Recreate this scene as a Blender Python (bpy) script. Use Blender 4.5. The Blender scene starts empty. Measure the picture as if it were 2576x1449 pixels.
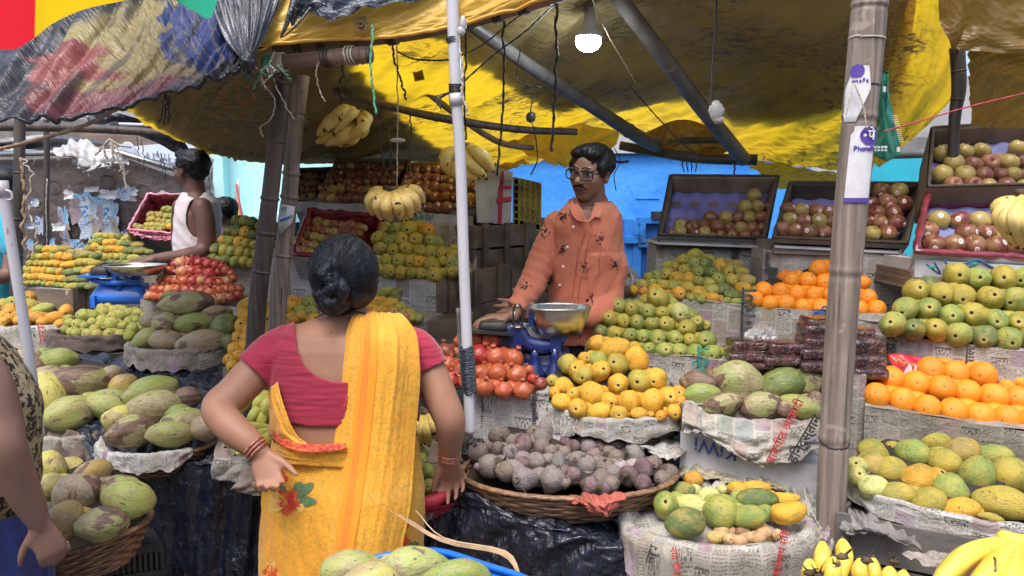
import bpy,bmesh,math,random,re
import numpy as np
from mathutils import Vector,Matrix,noise
from mathutils.bvhtree import BVHTree
R=math.radians
random.seed(7)
sc=bpy.context.scene
COL=sc.collection
F=2003.6;CX=1288.0;CY=724.5;CAMZ=1.6;PT=R(6.4)
cam=bpy.data.cameras.new('camera');camo=bpy.data.objects.new('camera',cam);COL.objects.link(camo)
cam.sensor_width=36;cam.lens=28;cam.clip_end=500;cam.clip_start=.05
camo.location=(0,0,CAMZ);camo.rotation_euler=(R(90)-PT,0,0)
sc.camera=camo
def ray(u,v):
 x=(u-CX)/F;y=-(v-CY)/F
 return Vector((x,math.cos(PT)+y*math.sin(PT),-math.sin(PT)+y*math.cos(PT)))
def P(u,v,d):
 r=ray(u,v);return Vector((0,0,CAMZ))+r*(d/r.y)
def PZ(u,v,z):
 r=ray(u,v);return Vector((0,0,CAMZ))+r*((z-CAMZ)/r.z)
def proj(p):
 q=Vector(p)-Vector((0,0,CAMZ))
 yy=q.y*math.cos(PT)-q.z*math.sin(PT);zz=q.y*math.sin(PT)+q.z*math.cos(PT)
 return CX+F*q.x/yy,CY-F*zz/yy
def tag(o,label=None,cat=None,group=None,kind=None):
 if label:o['label']=label
 if cat:o['category']=cat
 if group:o['group']=group
 if kind:o['kind']=kind
 return o
def thing(name,label,cat,loc,group=None):
 o=bpy.data.objects.new(name,None);COL.objects.link(o);o.location=loc
 o.empty_display_size=.1
 return tag(o,label,cat,group)
def wloc(o):
 v=Vector((0,0,0))
 while o is not None:
  v=v+Vector(o.location);o=o.parent
 return v
class MB:
 def __init__(s):s.v=[];s.f=[];s.m=[];s.uv=[];s.hasuv=False
 def add(s,vs,fs,mi=0,uvs=None):
  b=len(s.v);s.v.extend([tuple(x)for x in vs])
  for k,f in enumerate(fs):
   s.f.append(tuple(i+b for i in f));s.m.append(mi)
   if uvs is not None:
    s.uv.append([uvs[i]for i in f]);s.hasuv=True
   else:s.uv.append(None)
  return b
 def quad(s,a,b,c,d,mi=0,uv=None):
  s.add([a,b,c,d],[(0,1,2,3)],mi,uv)
 def box(s,c,x,y,z,mi=0):
  """c centre, x/y/z half-extent vectors; uv in metres"""
  c=Vector(c);x=Vector(x);y=Vector(y);z=Vector(z)
  for n,a,b in((x,y,z),(-x,-y,z),(y,-x,z),(-y,x,z),(z,x,y),(-z,x,-y)):
   la,lb=a.length,b.length;o=c.x*3+c.y
   s.add([c+n-a-b,c+n+a-b,c+n+a+b,c+n-a+b],[(0,1,2,3)],mi,[(o,o),(o+2*la,o),(o+2*la,o+2*lb),(o,o+2*lb)])
 def abox(s,x0,y0,z0,x1,y1,z1,mi=0):
  s.box(((x0+x1)/2,(y0+y1)/2,(z0+z1)/2),((x1-x0)/2,0,0),(0,(y1-y0)/2,0),(0,0,(z1-z0)/2),mi)
 def tube(s,pts,rad,n=8,mi=0,cap=True,flat=1.0,up=None,uvl=False):
  pts=[Vector(p)for p in pts]
  if not hasattr(rad,'__len__'):rad=[rad]*len(pts)
  t0=(pts[1]-pts[0]).normalized()
  ref=Vector(up)if up is not None else(Vector((0,0,1))if abs(t0.z)<.9 else Vector((0,1,0)))
  vs=[];uvs=[];L=0
  for i,p in enumerate(pts):
   t=(pts[min(i+1,len(pts)-1)]-pts[max(i-1,0)]).normalized()
   a=(ref-t*ref.dot(t))
   if a.length<1e-5:a=t.orthogonal()
   a.normalize();b=t.cross(a);ref=a if up is None else Vector(up)
   if i:L+=(p-pts[i-1]).length
   for k in range(n):
    w=2*math.pi*k/n
    vs.append(p+a*math.cos(w)*rad[i]*flat+b*math.sin(w)*rad[i])
    uvs.append((k/n,L))
  fs=[]
  for i in range(len(pts)-1):
   for k in range(n):
    k2=(k+1)%n
    fs.append((i*n+k,i*n+k2,(i+1)*n+k2,(i+1)*n+k))
  if cap:
   fs.append(tuple(reversed(range(n))));fs.append(tuple((len(pts)-1)*n+k for k in range(n)))
  s.add(vs,fs,mi)
 def loft(s,rings,n=28,mi=0,cap=True,e=1.0):
  """rings: (centre, half width vec, half depth vec[, exponent])"""
  vs=[]
  for r in rings:
   c,a,b=Vector(r[0]),Vector(r[1]),Vector(r[2]);ee=r[3]if len(r)>3 else e
   for k in range(n):
    w=2*math.pi*k/n;cw,sw=math.cos(w),math.sin(w)
    vs.append(c+a*math.copysign(abs(cw)**ee,cw)+b*math.copysign(abs(sw)**ee,sw))
  fs=[(i*n+k,i*n+(k+1)%n,(i+1)*n+(k+1)%n,(i+1)*n+k)for i in range(len(rings)-1)for k in range(n)]
  if cap:fs.append(tuple(reversed(range(n))));fs.append(tuple((len(rings)-1)*n+k for k in range(n)))
  s.add(vs,fs,mi)
 def ell(s,c,rx,ry,rz,nu=20,nv=12,mi=0,M=None,fn=None):
  c=Vector(c);vs=[]
  for j in range(nv+1):
   ph=math.pi*j/nv
   for i in range(nu):
    th=2*math.pi*i/nu
    q=Vector((math.sin(ph)*math.cos(th),math.sin(ph)*math.sin(th),math.cos(ph)))
    if fn:q=fn(q)
    q=Vector((q.x*rx,q.y*ry,q.z*rz))
    if M is not None:q=M@q
    vs.append(c+q)
  fs=[(j*nu+i,(j+1)*nu+i,(j+1)*nu+(i+1)%nu,j*nu+(i+1)%nu)for j in range(nv)for i in range(nu)]
  s.add(vs,fs,mi)
 def grid(s,pts,mi=0,uv=None,uscale=None):
  """pts rows of Vectors; uv metres by arc"""
  nr,nc=len(pts),len(pts[0]);vs=[p for r in pts for p in r]
  if uv is None:
   mid=pts[nr//2];cm=[r[nc//2]for r in pts]
   U=[0];V=[0]
   for i in range(1,nc):U.append(U[-1]+(Vector(mid[i])-Vector(mid[i-1])).length)
   for i in range(1,nr):V.append(V[-1]-(Vector(cm[i])-Vector(cm[i-1])).length)
   uv=[(U[c],V[r])for r in range(nr)for c in range(nc)]
  fs=[(r*nc+c,(r+1)*nc+c,(r+1)*nc+c+1,r*nc+c+1)for r in range(nr-1)for c in range(nc-1)]
  s.add(vs,fs,mi,uv)
 def build(s,name,mats,parent=None,smooth=True,label=None,cat=None,group=None,kind=None,origin=None):
  if not isinstance(mats,(list,tuple)):mats=[mats]
  me=bpy.data.meshes.new(name)
  if parent is not None:o0=wloc(parent)
  elif origin is not None:o0=Vector(origin)
  else:
   a=np.array(s.v);o0=Vector(((a[:,0].min()+a[:,0].max())/2,(a[:,1].min()+a[:,1].max())/2,a[:,2].min()))
  me.from_pydata([(x[0]-o0.x,x[1]-o0.y,x[2]-o0.z)for x in s.v],[],s.f)
  for m in mats:me.materials.append(m)
  me.polygons.foreach_set('material_index',s.m)
  me.polygons.foreach_set('use_smooth',[smooth]*len(s.f))
  if s.hasuv:
   l=me.uv_layers.new(name='UVMap');fl=[]
   for f,u in zip(s.f,s.uv):
    for k in range(len(f)):fl.extend(u[k]if u else(0,0))
   l.data.foreach_set('uv',fl)
  me.update()
  o=bpy.data.objects.new(name,me);COL.objects.link(o)
  if parent is not None:o.parent=parent
  else:o.location=o0
  return tag(o,label,cat,group,kind)
def catmull(p0,p1,p2,p3,t):
 return .5*((2*p1)+(p2-p0)*t+(2*p0-5*p1+4*p2-p3)*t*t+(3*p1-p0-3*p2+p3)*t**3)
def spline(pts,n):
 pts=[Vector(p)for p in pts];m=len(pts)-1;out=[]
 for i in range(n+1):
  x=i/n*m;k=min(int(x),m-1);t=x-k
  a=pts[k-1]if k>0 else 2*pts[0]-pts[1]
  d=pts[k+2]if k+2<=m else 2*pts[m]-pts[m-1]
  out.append(catmull(a,pts[k],pts[k+1],d,t))
 return out
def surf(rows,nu,nv,disp=None):
 """rows of control points (Vectors) -> dense grid; disp(s,t)->offset along normal"""
 rr=[spline(r,nu)for r in rows]
 cols=[spline([r[i]for r in rr],nv)for i in range(nu+1)]
 g=[[cols[i][j]for i in range(nu+1)]for j in range(nv+1)]
 if disp:
  o=[[None]*(nu+1)for _ in range(nv+1)]
  for j in range(nv+1):
   for i in range(nu+1):
    a=g[j][min(i+1,nu)]-g[j][max(i-1,0)];b=g[min(j+1,nv)][i]-g[max(j-1,0)][i]
    n=a.cross(b)
    n=n.normalized()if n.length>1e-9 else Vector((0,-1,0))
    o[j][i]=g[j][i]+n*disp(i/nu,j/nv)
  g=o
 return g
def PR(rows,nu,nv,disp=None):return surf([[P(*q)for q in r]for r in rows],nu,nv,disp)
def nz(x,y=0.,z=0.):return noise.noise(Vector((x,y,z)))
def ridge(x,y=0.,z=0.):return 1-2*abs(noise.noise(Vector((x,y,z))))
def prism(mb,poly,ext,mi=0):
 """poly: list of Vectors (front outline), ext: extrusion vector"""
 n=len(poly);e=Vector(ext)
 mb.add([Vector(p)for p in poly]+[Vector(p)+e for p in poly],[tuple(range(n)),tuple(reversed(range(n,2*n)))]+[(i,i+n,(i+1)%n+n,(i+1)%n)for i in range(n)],mi)
def text_into(mb,s,size,origin,xd,yd,mi=0,ext=.0008,bold=0.0):
 cu=bpy.data.curves.new('t','FONT');cu.body=s;cu.size=size;cu.extrude=ext;cu.resolution_u=2;cu.align_x='CENTER';cu.align_y='CENTER';cu.offset=bold
 o=bpy.data.objects.new('t',cu);COL.objects.link(o)
 dg=bpy.context.evaluated_depsgraph_get();me=o.evaluated_get(dg).to_mesh()
 xd=Vector(xd).normalized();yd=Vector(yd).normalized();zd=xd.cross(yd);O=Vector(origin)
 vs=[O+xd*v.co.x+yd*v.co.y+zd*v.co.z for v in me.vertices];fs=[tuple(p.vertices)for p in me.polygons]
 if vs:mb.add(vs,fs,mi)
 o.evaluated_get(dg).to_mesh_clear();bpy.data.objects.remove(o);bpy.data.curves.remove(cu)
def remesh(mb,voxel,smooth=6,fac=.5,keep=None,disp=None,bsm=6):
 """union of closed shells as one continuous surface -> MB"""
 me=bpy.data.meshes.new('r');me.from_pydata(mb.v,[],mb.f);o=bpy.data.objects.new('r',me);COL.objects.link(o)
 m=o.modifiers.new('a','REMESH');m.mode='VOXEL';m.voxel_size=voxel
 if smooth:
  q=o.modifiers.new('b','SMOOTH');q.iterations=smooth;q.factor=fac
 dg=bpy.context.evaluated_depsgraph_get();ev=o.evaluated_get(dg);em=ev.to_mesh()
 bm=bmesh.new();bm.from_mesh(em);ev.to_mesh_clear()
 bpy.data.objects.remove(o);bpy.data.meshes.remove(me)
 bm.normal_update()
 if keep:
  dele=[v for v in bm.verts if not keep(v.co)]
  bmesh.ops.delete(bm,geom=dele,context='VERTS')
  for _ in range(bsm):
   mv={}
   for v in bm.verts:
    if v.is_boundary:
     ns=[e.other_vert(v).co for e in v.link_edges if e.is_boundary]
     if len(ns)==2:mv[v]=v.co*.4+(ns[0]+ns[1])*.3
   for v,c in mv.items():v.co=c
 if disp:
  nn=[(v,v.normal.copy())for v in bm.verts]
  for v,n in nn:v.co=v.co+n*disp(v.co)
 out=MB();bm.verts.index_update()
 out.add([v.co.copy()for v in bm.verts],[tuple(v.index for v in f.verts)for f in bm.faces])
 bm.free();return out
def limb(mb,pts,rads,n=16,seg=6,flat=1.0):
 """tapered closed tube with rounded ends through joints"""
 pp=spline(pts,(len(pts)-1)*seg);m=len(pts)-1;rr=[]
 for i in range(len(pp)):
  x=i/(len(pp)-1)*m;k=min(int(x),m-1);t=x-k;rr.append(rads[k]*(1-t)+rads[k+1]*t)
 a=(pp[0]-pp[1]).normalized();b=(pp[-1]-pp[-2]).normalized()
 h=[pp[0]+a*rr[0]*.85,pp[0]+a*rr[0]*.5];tt=[pp[-1]+b*rr[-1]*.5,pp[-1]+b*rr[-1]*.85]
 mb.tube(h+pp+tt,[rr[0]*.4,rr[0]*.85]+rr+[rr[-1]*.85,rr[-1]*.4],n=n,flat=flat)
class G:
 def __init__(s,name):
  m=bpy.data.materials.new(name);m.use_nodes=True;s.m=m;s.nt=m.node_tree;s.nt.nodes.clear()
  s.out=s.nt.nodes.new('ShaderNodeOutputMaterial');s.b=s.nt.nodes.new('ShaderNodeBsdfPrincipled')
  s.nt.links.new(s.b.outputs[0],s.out.inputs[0]);s.tc=s.nt.nodes.new('ShaderNodeTexCoord')
 def put(s,sock,v):
  if isinstance(v,bpy.types.NodeSocket):s.nt.links.new(v,sock)
  elif v is not None:
   if hasattr(sock,'default_value')and hasattr(sock.default_value,'__len__')and not hasattr(v,'__len__'):v=(v,)*len(sock.default_value)
   if sock.type=='RGBA' and len(v)==3:v=(*v,1)
   sock.default_value=v
 def n(s,t,ins={},**pr):
  x=s.nt.nodes.new('ShaderNode'+t)
  for k,v in pr.items():setattr(x,k,v)
  for k,v in ins.items():s.put(x.inputs[k],v)
  return x
 def mul(s,v,sc_):return s.n('Mapping',{'Vector':v,'Scale':sc_}).outputs[0]
 def math(s,op,a,b=0.,c=0.):return s.n('Math',{0:a,1:b,2:c},operation=op).outputs[0]
 def noise(s,scale,detail=3.,vec=None,dist=0.,rough=.55):return s.n('TexNoise',{'Vector':vec or s.tc.outputs['Object'],'Scale':scale,'Detail':detail,'Distortion':dist,'Roughness':rough}).outputs[0]
 def vor(s,scale,vec=None,feature='F1',out='Distance',rnd=1.):return s.n('TexVoronoi',{'Vector':vec or s.tc.outputs['Object'],'Scale':scale,'Randomness':rnd},feature=feature).outputs[out]
 def mix(s,f,a,b,bt='MIX'):
  x=s.n('Mix',{},data_type='RGBA',blend_type=bt,clamp_factor=True);s.put(x.inputs[0],f);s.put(x.inputs[6],a);s.put(x.inputs[7],b);return x.outputs[2]
 def step(s,v,lo,hi):
  return s.n('MapRange',{'Value':v,'From Min':lo,'From Max':hi},interpolation_type='SMOOTHSTEP').outputs[0]
 def bump(s,h,strength=.3,dist=.01,nrm=None):
  return s.n('Bump',{'Height':h,'Strength':strength,'Distance':dist,'Normal':nrm}if nrm else{'Height':h,'Strength':strength,'Distance':dist}).outputs[0]
 def rnd(s):return s.n('ObjectInfo').outputs['Random']
 def set(s,col=None,rough=None,nrm=None,**kw):
  if col is not None:s.put(s.b.inputs['Base Color'],col)
  if rough is not None:s.put(s.b.inputs['Roughness'],rough)
  if nrm is not None:s.put(s.b.inputs['Normal'],nrm)
  for k,v in kw.items():s.put(s.b.inputs[k.replace('_',' ')],v)
  return s.m
 def sep(s,v):
  x=s.n('SeparateXYZ',{0:v});return x.outputs[0],x.outputs[1],x.outputs[2]
 def comb(s,x=0.,y=0.,z=0.):return s.n('CombineXYZ',{0:x,1:y,2:z}).outputs[0]
def std(name,c1,c2=None,sc_=6.,rough=.7,bump=.3,bsc=50.,dist=.004,stretch=(1,1,1),lo=.35,hi=.65,metal=0.,dirt=None,dsc=3.,dlo=.55,dhi=.75,coat=0.,uv=False,detail=5.):
 g=G(name);v=g.mul(g.tc.outputs['UV' if uv else 'Object'],stretch)
 c=c1
 if c2 is not None:c=g.mix(g.step(g.noise(sc_,detail,v),lo,hi),c1,c2)
 if dirt is not None:c=g.mix(g.step(g.noise(dsc,6.,v,.4),dlo,dhi),c,dirt)
 g.set(c,rough,g.bump(g.noise(bsc,4.,v),bump,dist),Metallic=metal)
 if coat:g.set(Coat_Weight=coat,Coat_Roughness=.15)
 return g.m
MT={}
MT['bamboo']=std('bamboo',(.30,.25,.20),(.19,.155,.125),22,.65,.35,90,.003,(1,1,.12),dirt=(.10,.08,.065),dsc=14)
MT['bamboo_pale']=std('bamboo_pale',(.34,.29,.25),(.17,.138,.118),38,.6,.6,120,.004,(1,1,.05),lo=.3,hi=.7,dirt=(.09,.075,.062),dsc=30,dlo=.54,dhi=.7)
MT['bamboo_dark']=std('bamboo_dark',(.04,.034,.034),(.10,.08,.07),30,.5,.5,120,.004,(1,1,.06),dirt=(.22,.19,.16),dsc=24,dlo=.60,dhi=.68)
MT['beam']=std('beam',(.27,.18,.14),(.14,.095,.075),24,.55,.5,110,.003,(.2,1,1),dirt=(.07,.055,.045),dsc=9)
MT['strut']=std('strut',(.15,.145,.145),(.09,.088,.088),9,.5,.3,80,.003,(1,1,1),dirt=(.05,.048,.048),dsc=5)
def bamboo_mat(name,c1,c2,dark,crk=.8):
 g=G(name);v=g.tc.outputs['Object'];a=g.noise(60.,4.,g.mul(v,(1,1,.04)),.2);b=g.noise(5.,5.,g.mul(v,(1,1,.5)))
 c=g.mix(g.step(a,.35,.62),c1,c2);c=g.mix(g.math('MULTIPLY',g.step(b,.45,.7),.6),c,dark);c=g.mix(g.math('MULTIPLY',g.step(g.noise(120.,5.,v,.5),.58,.68),.4),c,dark)
 k=g.math('MULTIPLY',g.step(g.noise(95.,2.,g.mul(v,(1,1,.015))),.66,.70),crk);c=g.mix(k,c,(.025,.02,.017));c=g.mix(g.math('MULTIPLY',g.step(g.noise(9.,7.,v,1.),.6,.66),.35),c,tuple(min(1,x*1.7)for x in c1))
 return g.set(c,.6,g.bump(g.math('SUBTRACT',a,k),.5,.006))
MT['bamboo_pale']=bamboo_mat('bamboo_pale',(.34,.275,.23),(.19,.15,.125),(.10,.078,.062));MT['bamboo_dark']=bamboo_mat('bamboo_dark',(.075,.06,.055),(.03,.026,.025),(.14,.11,.095),.5)
MT['pvc']=std('pvc',(.60,.61,.66),(.50,.51,.55),5,.3,.1,40,.001,(1,1,.3),dirt=(.28,.24,.2),dsc=40,dlo=.64,dhi=.7)
MT['rope_black']=std('rope_black',(.02,.02,.022),(.05,.05,.05),60,.7,.6,200,.002)
MT['rope_pale']=std('rope_pale',(.55,.50,.42),(.38,.33,.27),60,.8,.6,200,.002)
MT['rope_jute']=std('rope_jute',(.36,.25,.16),(.25,.17,.11),60,.9,.8,260,.003)
MT['rope_green']=std('rope_green',(.12,.42,.26),(.07,.30,.18),60,.7,.4,200,.002)
MT['rope_red']=std('rope_red',(.5,.06,.09),(.35,.04,.06),60,.7,.4,200,.002)
MT['wire']=std('wire',(.03,.03,.032),None,rough=.4,bump=.05)
MT['plank']=std('plank',(.20,.15,.11),(.09,.068,.05),9,.8,.5,60,.004,(.12,1,1),dirt=(.2,.155,.115),dsc=6,dlo=.58)
MT['plank_grey']=std('plank_grey',(.17,.155,.14),(.09,.083,.075),6,.8,.5,60,.004,(.12,1,1),dirt=(.05,.045,.04),dsc=4)
MT['gap_shade']=std('gap_shade',(.035,.028,.024),(.02,.016,.014),8,.9,.3,40)  # dark board colour standing in for shade in the gaps between fruit
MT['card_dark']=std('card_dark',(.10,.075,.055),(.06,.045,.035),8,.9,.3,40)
MT['card']=std('card',(.26,.19,.135),(.19,.14,.10),7,.85,.2,50,dirt=(.12,.09,.07),dsc=5)
MT['card_white']=std('card_white',(.56,.56,.58),(.44,.44,.45),7,.6,.2,30,dirt=(.3,.28,.26),dsc=6)
MT['card_grey']=std('card_grey',(.23,.22,.21),(.15,.14,.13),7,.8,.2,30)
MT['steel']=std('steel',(.62,.61,.58),(.42,.41,.38),9,.28,.06,90,metal=1.,dirt=(.35,.32,.27),dsc=14)
MT['black_iron']=std('black_iron',(.022,.022,.024),(.05,.048,.046),20,.45,.2,80)
MT['blue_scale']=std('blue_scale',(.03,.19,.72),(.025,.14,.55),9,.35,.15,60,coat=.4,dirt=(.12,.24,.5),dsc=20,dlo=.66)
MT['navy_scale']=std('navy_scale',(.012,.028,.17),(.02,.035,.12),12,.3,.3,70,coat=.5,dirt=(.12,.14,.24),dsc=25,dlo=.66)
MT['wicker']=std('wicker',(.16,.085,.045),(.30,.17,.09),30,.5,.3,120,.002,(1,1,3),dirt=(.05,.03,.022),dsc=18,coat=.2)
MT['wicker_grey']=std('wicker_grey',(.14,.12,.11),(.30,.27,.24),30,.5,.3,120,.002,(1,1,3),dirt=(.05,.042,.04),dsc=18)
MT['wicker_dark']=std('wicker_dark',(.10,.065,.045),(.19,.13,.09),30,.5,.3,120,.002,(1,1,3),dirt=(.04,.03,.022),dsc=18)
MT['pink_plastic']=std('pink_plastic',(.62,.22,.30),(.45,.12,.18),9,.25,.6,25,.01,coat=.5)
MT['maroon_plastic']=std('maroon_plastic',(.26,.035,.055),(.14,.02,.03),9,.22,.6,25,.01,coat=.6)
MT['jute']=std('jute',(.16,.12,.10),(.09,.068,.06),14,.95,.8,160,.003)
MT['yellow_crate']=std('yellow_crate',(.42,.33,.05),(.26,.20,.04),12,.5,.2,60,dirt=(.10,.08,.03),dsc=14)
MT['black_crate']=std('black_crate',(.018,.018,.02),(.04,.04,.045),12,.4,.2,60)
MT['white_paper']=std('white_paper',(.72,.72,.75),(.6,.6,.62),20,.6,.2,60)
MT['white_plastic']=std('white_plastic',(.48,.48,.48),(.33,.32,.30),10,.4,.4,60,coat=.3)
MT['blue_plastic']=std('blue_plastic',(.01,.15,.62),(.01,.12,.5),5,.35,.1,60)
MT['hair']=None
def plastic_sheet(name,c1,c2,rough=.17):
 g=G(name);v=g.tc.outputs['Object']
 n1=g.noise(3.,6.,v,.8);n2=g.noise(13.,5.,g.mul(v,(1,1,.35)),1.2);r=g.math('ABSOLUTE',g.math('SUBTRACT',n2,.5))
 d=g.step(g.noise(40.,6.,v),.55,.75)
 c=g.mix(g.step(n1,.35,.7),c1,c2);c=g.mix(g.math('MULTIPLY',d,.45),c,(.16,.17,.19))
 h=g.math('ADD',g.math('MULTIPLY',r,1.3),g.math('MULTIPLY',n1,.8))
 g.set(c,g.n('MapRange',{'Value':g.noise(7.,4.),'To Min':rough*.6,'To Max':rough*1.9}).outputs[0],g.bump(h,.9,.04),Coat_Weight=.45,Coat_Roughness=.2)
 return g.m
MT['black_sheet']=plastic_sheet('black_sheet',(.009,.013,.025),(.018,.026,.048))
MT['grey_sheet']=plastic_sheet('grey_sheet',(.04,.052,.075),(.10,.125,.17),.3)
def newspaper(name,base=(.46,.45,.42),ink=(.10,.10,.10),tint=(.35,.32,.27),s=1.0,colr=.35):
 g=G(name);uv=g.tc.outputs['UV'];u,v,_=g.sep(g.mul(uv,(1/s,1/s,1)))
 wob=g.math('MULTIPLY',g.math('SUBTRACT',g.noise(6.,2.,uv),.5),.02);v=g.math('ADD',v,wob)
 cu=g.math('FLOOR',g.math('DIVIDE',u,.055));fu=g.math('FRACT',g.math('DIVIDE',u,.055))
 cv=g.math('FLOOR',g.math('ADD',g.math('DIVIDE',v,.09),g.math('MULTIPLY',cu,.37)));fv=g.math('FRACT',g.math('ADD',g.math('DIVIDE',v,.09),g.math('MULTIPLY',cu,.37)))
 wn=g.n('TexWhiteNoise',{'Vector':g.comb(cu,cv,3.)});rnd=wn.outputs['Value'];rc=wn.outputs['Color']
 ln=g.math('FRACT',g.math('DIVIDE',v,.0052));li=g.math('FLOOR',g.math('DIVIDE',v,.0052))
 row=g.step(g.math('ABSOLUTE',g.math('SUBTRACT',ln,.5)),.3,.2)
 wordn=g.n('TexNoise',{'Vector':g.comb(g.math('MULTIPLY',u,260.),g.math('MULTIPLY',li,7.3),0.),'Scale':1.,'Detail':2.}).outputs[0]
 txt=g.math('MULTIPLY',row,g.step(wordn,.44,.5))
 mar=g.math('MULTIPLY',g.step(g.math('ABSOLUTE',g.math('SUBTRACT',fu,.5)),.46,.42),g.step(g.math('ABSOLUTE',g.math('SUBTRACT',fv,.5)),.48,.44))
 txt=g.math('MULTIPLY',txt,mar)
 hb=g.noise(1.,1.,g.comb(g.math('MULTIPLY',u,210.),g.math('MULTIPLY',v,120.),0.))
 hrow=g.step(g.math('ABSOLUTE',g.math('SUBTRACT',fv,.78)),.15,.13)
 hbar=g.step(g.math('ABSOLUTE',g.math('SUBTRACT',fv,.91)),.022,.015)
 head=g.math('MULTIPLY',g.math('MAXIMUM',g.math('MULTIPLY',g.step(hb,.5,.56),hrow),hbar),mar)
 ishead=g.math('LESS_THAN',g.math('FRACT',g.math('MULTIPLY',rnd,7.)),.33)
 a=g.math('MULTIPLY',txt,.75);hh=g.math('MULTIPLY',head,ishead)
 notrow=g.math('SUBTRACT',1.,g.math('MULTIPLY',ishead,hrow))
 inkf=g.math('MAXIMUM',g.math('MULTIPLY',a,notrow),hh)
 page=g.mix(g.step(g.noise(9.,4.,uv),.35,.7),base,tint)
 page=g.mix(g.step(g.noise(35.,5.,uv),.6,.8),page,tuple(x*.55 for x in base))
 c=g.mix(inkf,page,ink)
 pn=g.noise(55.,4.,uv,1.);pic=g.mix(g.step(pn,.35,.65),g.mix(.55,rc,(.05,.05,.06)),g.mix(.6,rc,(.5,.48,.45)))
 pic=g.mix(.78,pic,(.25,.235,.22));isp=g.math('MULTIPLY',g.math('GREATER_THAN',rnd,1-colr*.6),mar)
 c=g.mix(isp,c,pic)
 gl=g.math('MULTIPLY',g.step(g.math('ABSOLUTE',g.math('SUBTRACT',fu,.5)),.485,.5),g.math('GREATER_THAN',rnd,.6))
 c=g.mix(gl,c,ink)
 h=g.math('ADD',g.noise(14.,4.,uv,1.5),g.math('MULTIPLY',g.math('ABSOLUTE',g.math('SUBTRACT',g.noise(26.,3.,uv,.8),.5)),1.1))
 return g.set(c,.75,g.bump(h,.5,.012))
MT['news']=newspaper('news')
MT['news_old']=newspaper('news_old',(.34,.31,.26),(.09,.085,.08),(.25,.22,.18))
MT['news_color']=newspaper('news_color',(.44,.42,.38),(.09,.09,.09),(.38,.35,.28),1.0,.8)
MT['news_white']=newspaper('news_white',(.56,.55,.53),(.16,.16,.16),(.48,.46,.42),1.2,.2)
MT['ink']=std('ink',(.05,.05,.05),None,rough=.8,bump=.0)
MT['ink_blue']=std('ink_blue',(.03,.08,.25),None,rough=.8,bump=.0)
MT['ink_red']=std('ink_red',(.5,.06,.06),None,rough=.8,bump=.0)
MT['ink_teal']=std('ink_teal',(.02,.25,.18),None,rough=.8,bump=.0)
def tarp(name,c1,c2,trans,dirt_amt=.4,dirtc=(.05,.04,.02),speck=True,under=.0):
 g=G(name);v=g.tc.outputs['Object']
 c=g.mix(g.step(g.noise(1.6,4.,v,.5),.35,.7),c1,c2)
 dn=g.noise(2.1,5.,v);sp=g.noise(38.,4.,g.mul(v,(.5,1.,1.)),1.)
 k=g.math('MULTIPLY',g.step(dn,.42,.6),g.step(sp,.48,.62))if speck else g.step(dn,.5,.8)
 k=g.math('ADD',g.math('MULTIPLY',k,.8),g.math('MULTIPLY',g.step(g.noise(5.,6.,v),.5,.75),.35))
 k=g.math('MULTIPLY',k,dirt_amt)
 c=g.mix(k,c,dirtc)
 h=g.noise(7.,4.,g.mul(v,(1,.4,1)),.6)
 nr=g.bump(h,.4,.04)
 d=g.n('BsdfDiffuse',{'Color':g.mix(under,c,(.40,.37,.25)),'Normal':nr});t=g.n('BsdfTranslucent',{'Color':c});gl=g.n('BsdfGlossy',{'Color':(1,1,1),'Roughness':.38,'Normal':nr})
 m1=g.n('MixShader',{0:trans,1:d.outputs[0],2:t.outputs[0]});m2=g.n('MixShader',{0:.04,1:m1.outputs[0],2:gl.outputs[0]})
 g.nt.links.new(m2.outputs[0],g.out.inputs[0]);return g.m
MT['tarp_yellow']=tarp('tarp_yellow',(.86,.58,.015),(.80,.50,.02),.6,1.0,(.07,.05,.02),under=.8)
MT['tarp_hem']=tarp('tarp_hem',(.80,.52,.09),(.68,.40,.06),.3,.4,(.30,.18,.05),False)
MT['tarp_gold']=tarp('tarp_gold',(.30,.165,.012),(.22,.12,.012),.6,.5,(.10,.07,.02),under=.15)
MT['tarp_shade_dark']=std('tarp_shade_dark',(.03,.028,.022),(.02,.018,.015),4,.8)
MT['tarp_shade']=tarp('tarp_shade',(.13,.125,.105),(.06,.058,.05),.35,.8,(.03,.028,.025))
def at(g,n):return g.n('Attribute',attribute_name=n)
MERG=[False]
def lco(g):return at(g,'floc').outputs['Vector']if MERG[0]else g.tc.outputs['Object']
def fruit_vec(g):
 r=at(g,'frnd').outputs['Fac']if MERG[0]else g.rnd();off=g.n('CombineXYZ',{0:g.math('MULTIPLY',r,37.),1:g.math('MULTIPLY',r,91.),2:g.math('MULTIPLY',r,53.)}).outputs[0]
 return g.n('VectorMath',{0:lco(g),1:off},operation='ADD').outputs[0]
def objcol(g):
 if MERG[0]:x=at(g,'fcol');return x.outputs['Color'],x.outputs['Alpha']
 x=g.n('ObjectInfo');return x.outputs['Color'],x.outputs['Alpha']
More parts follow.
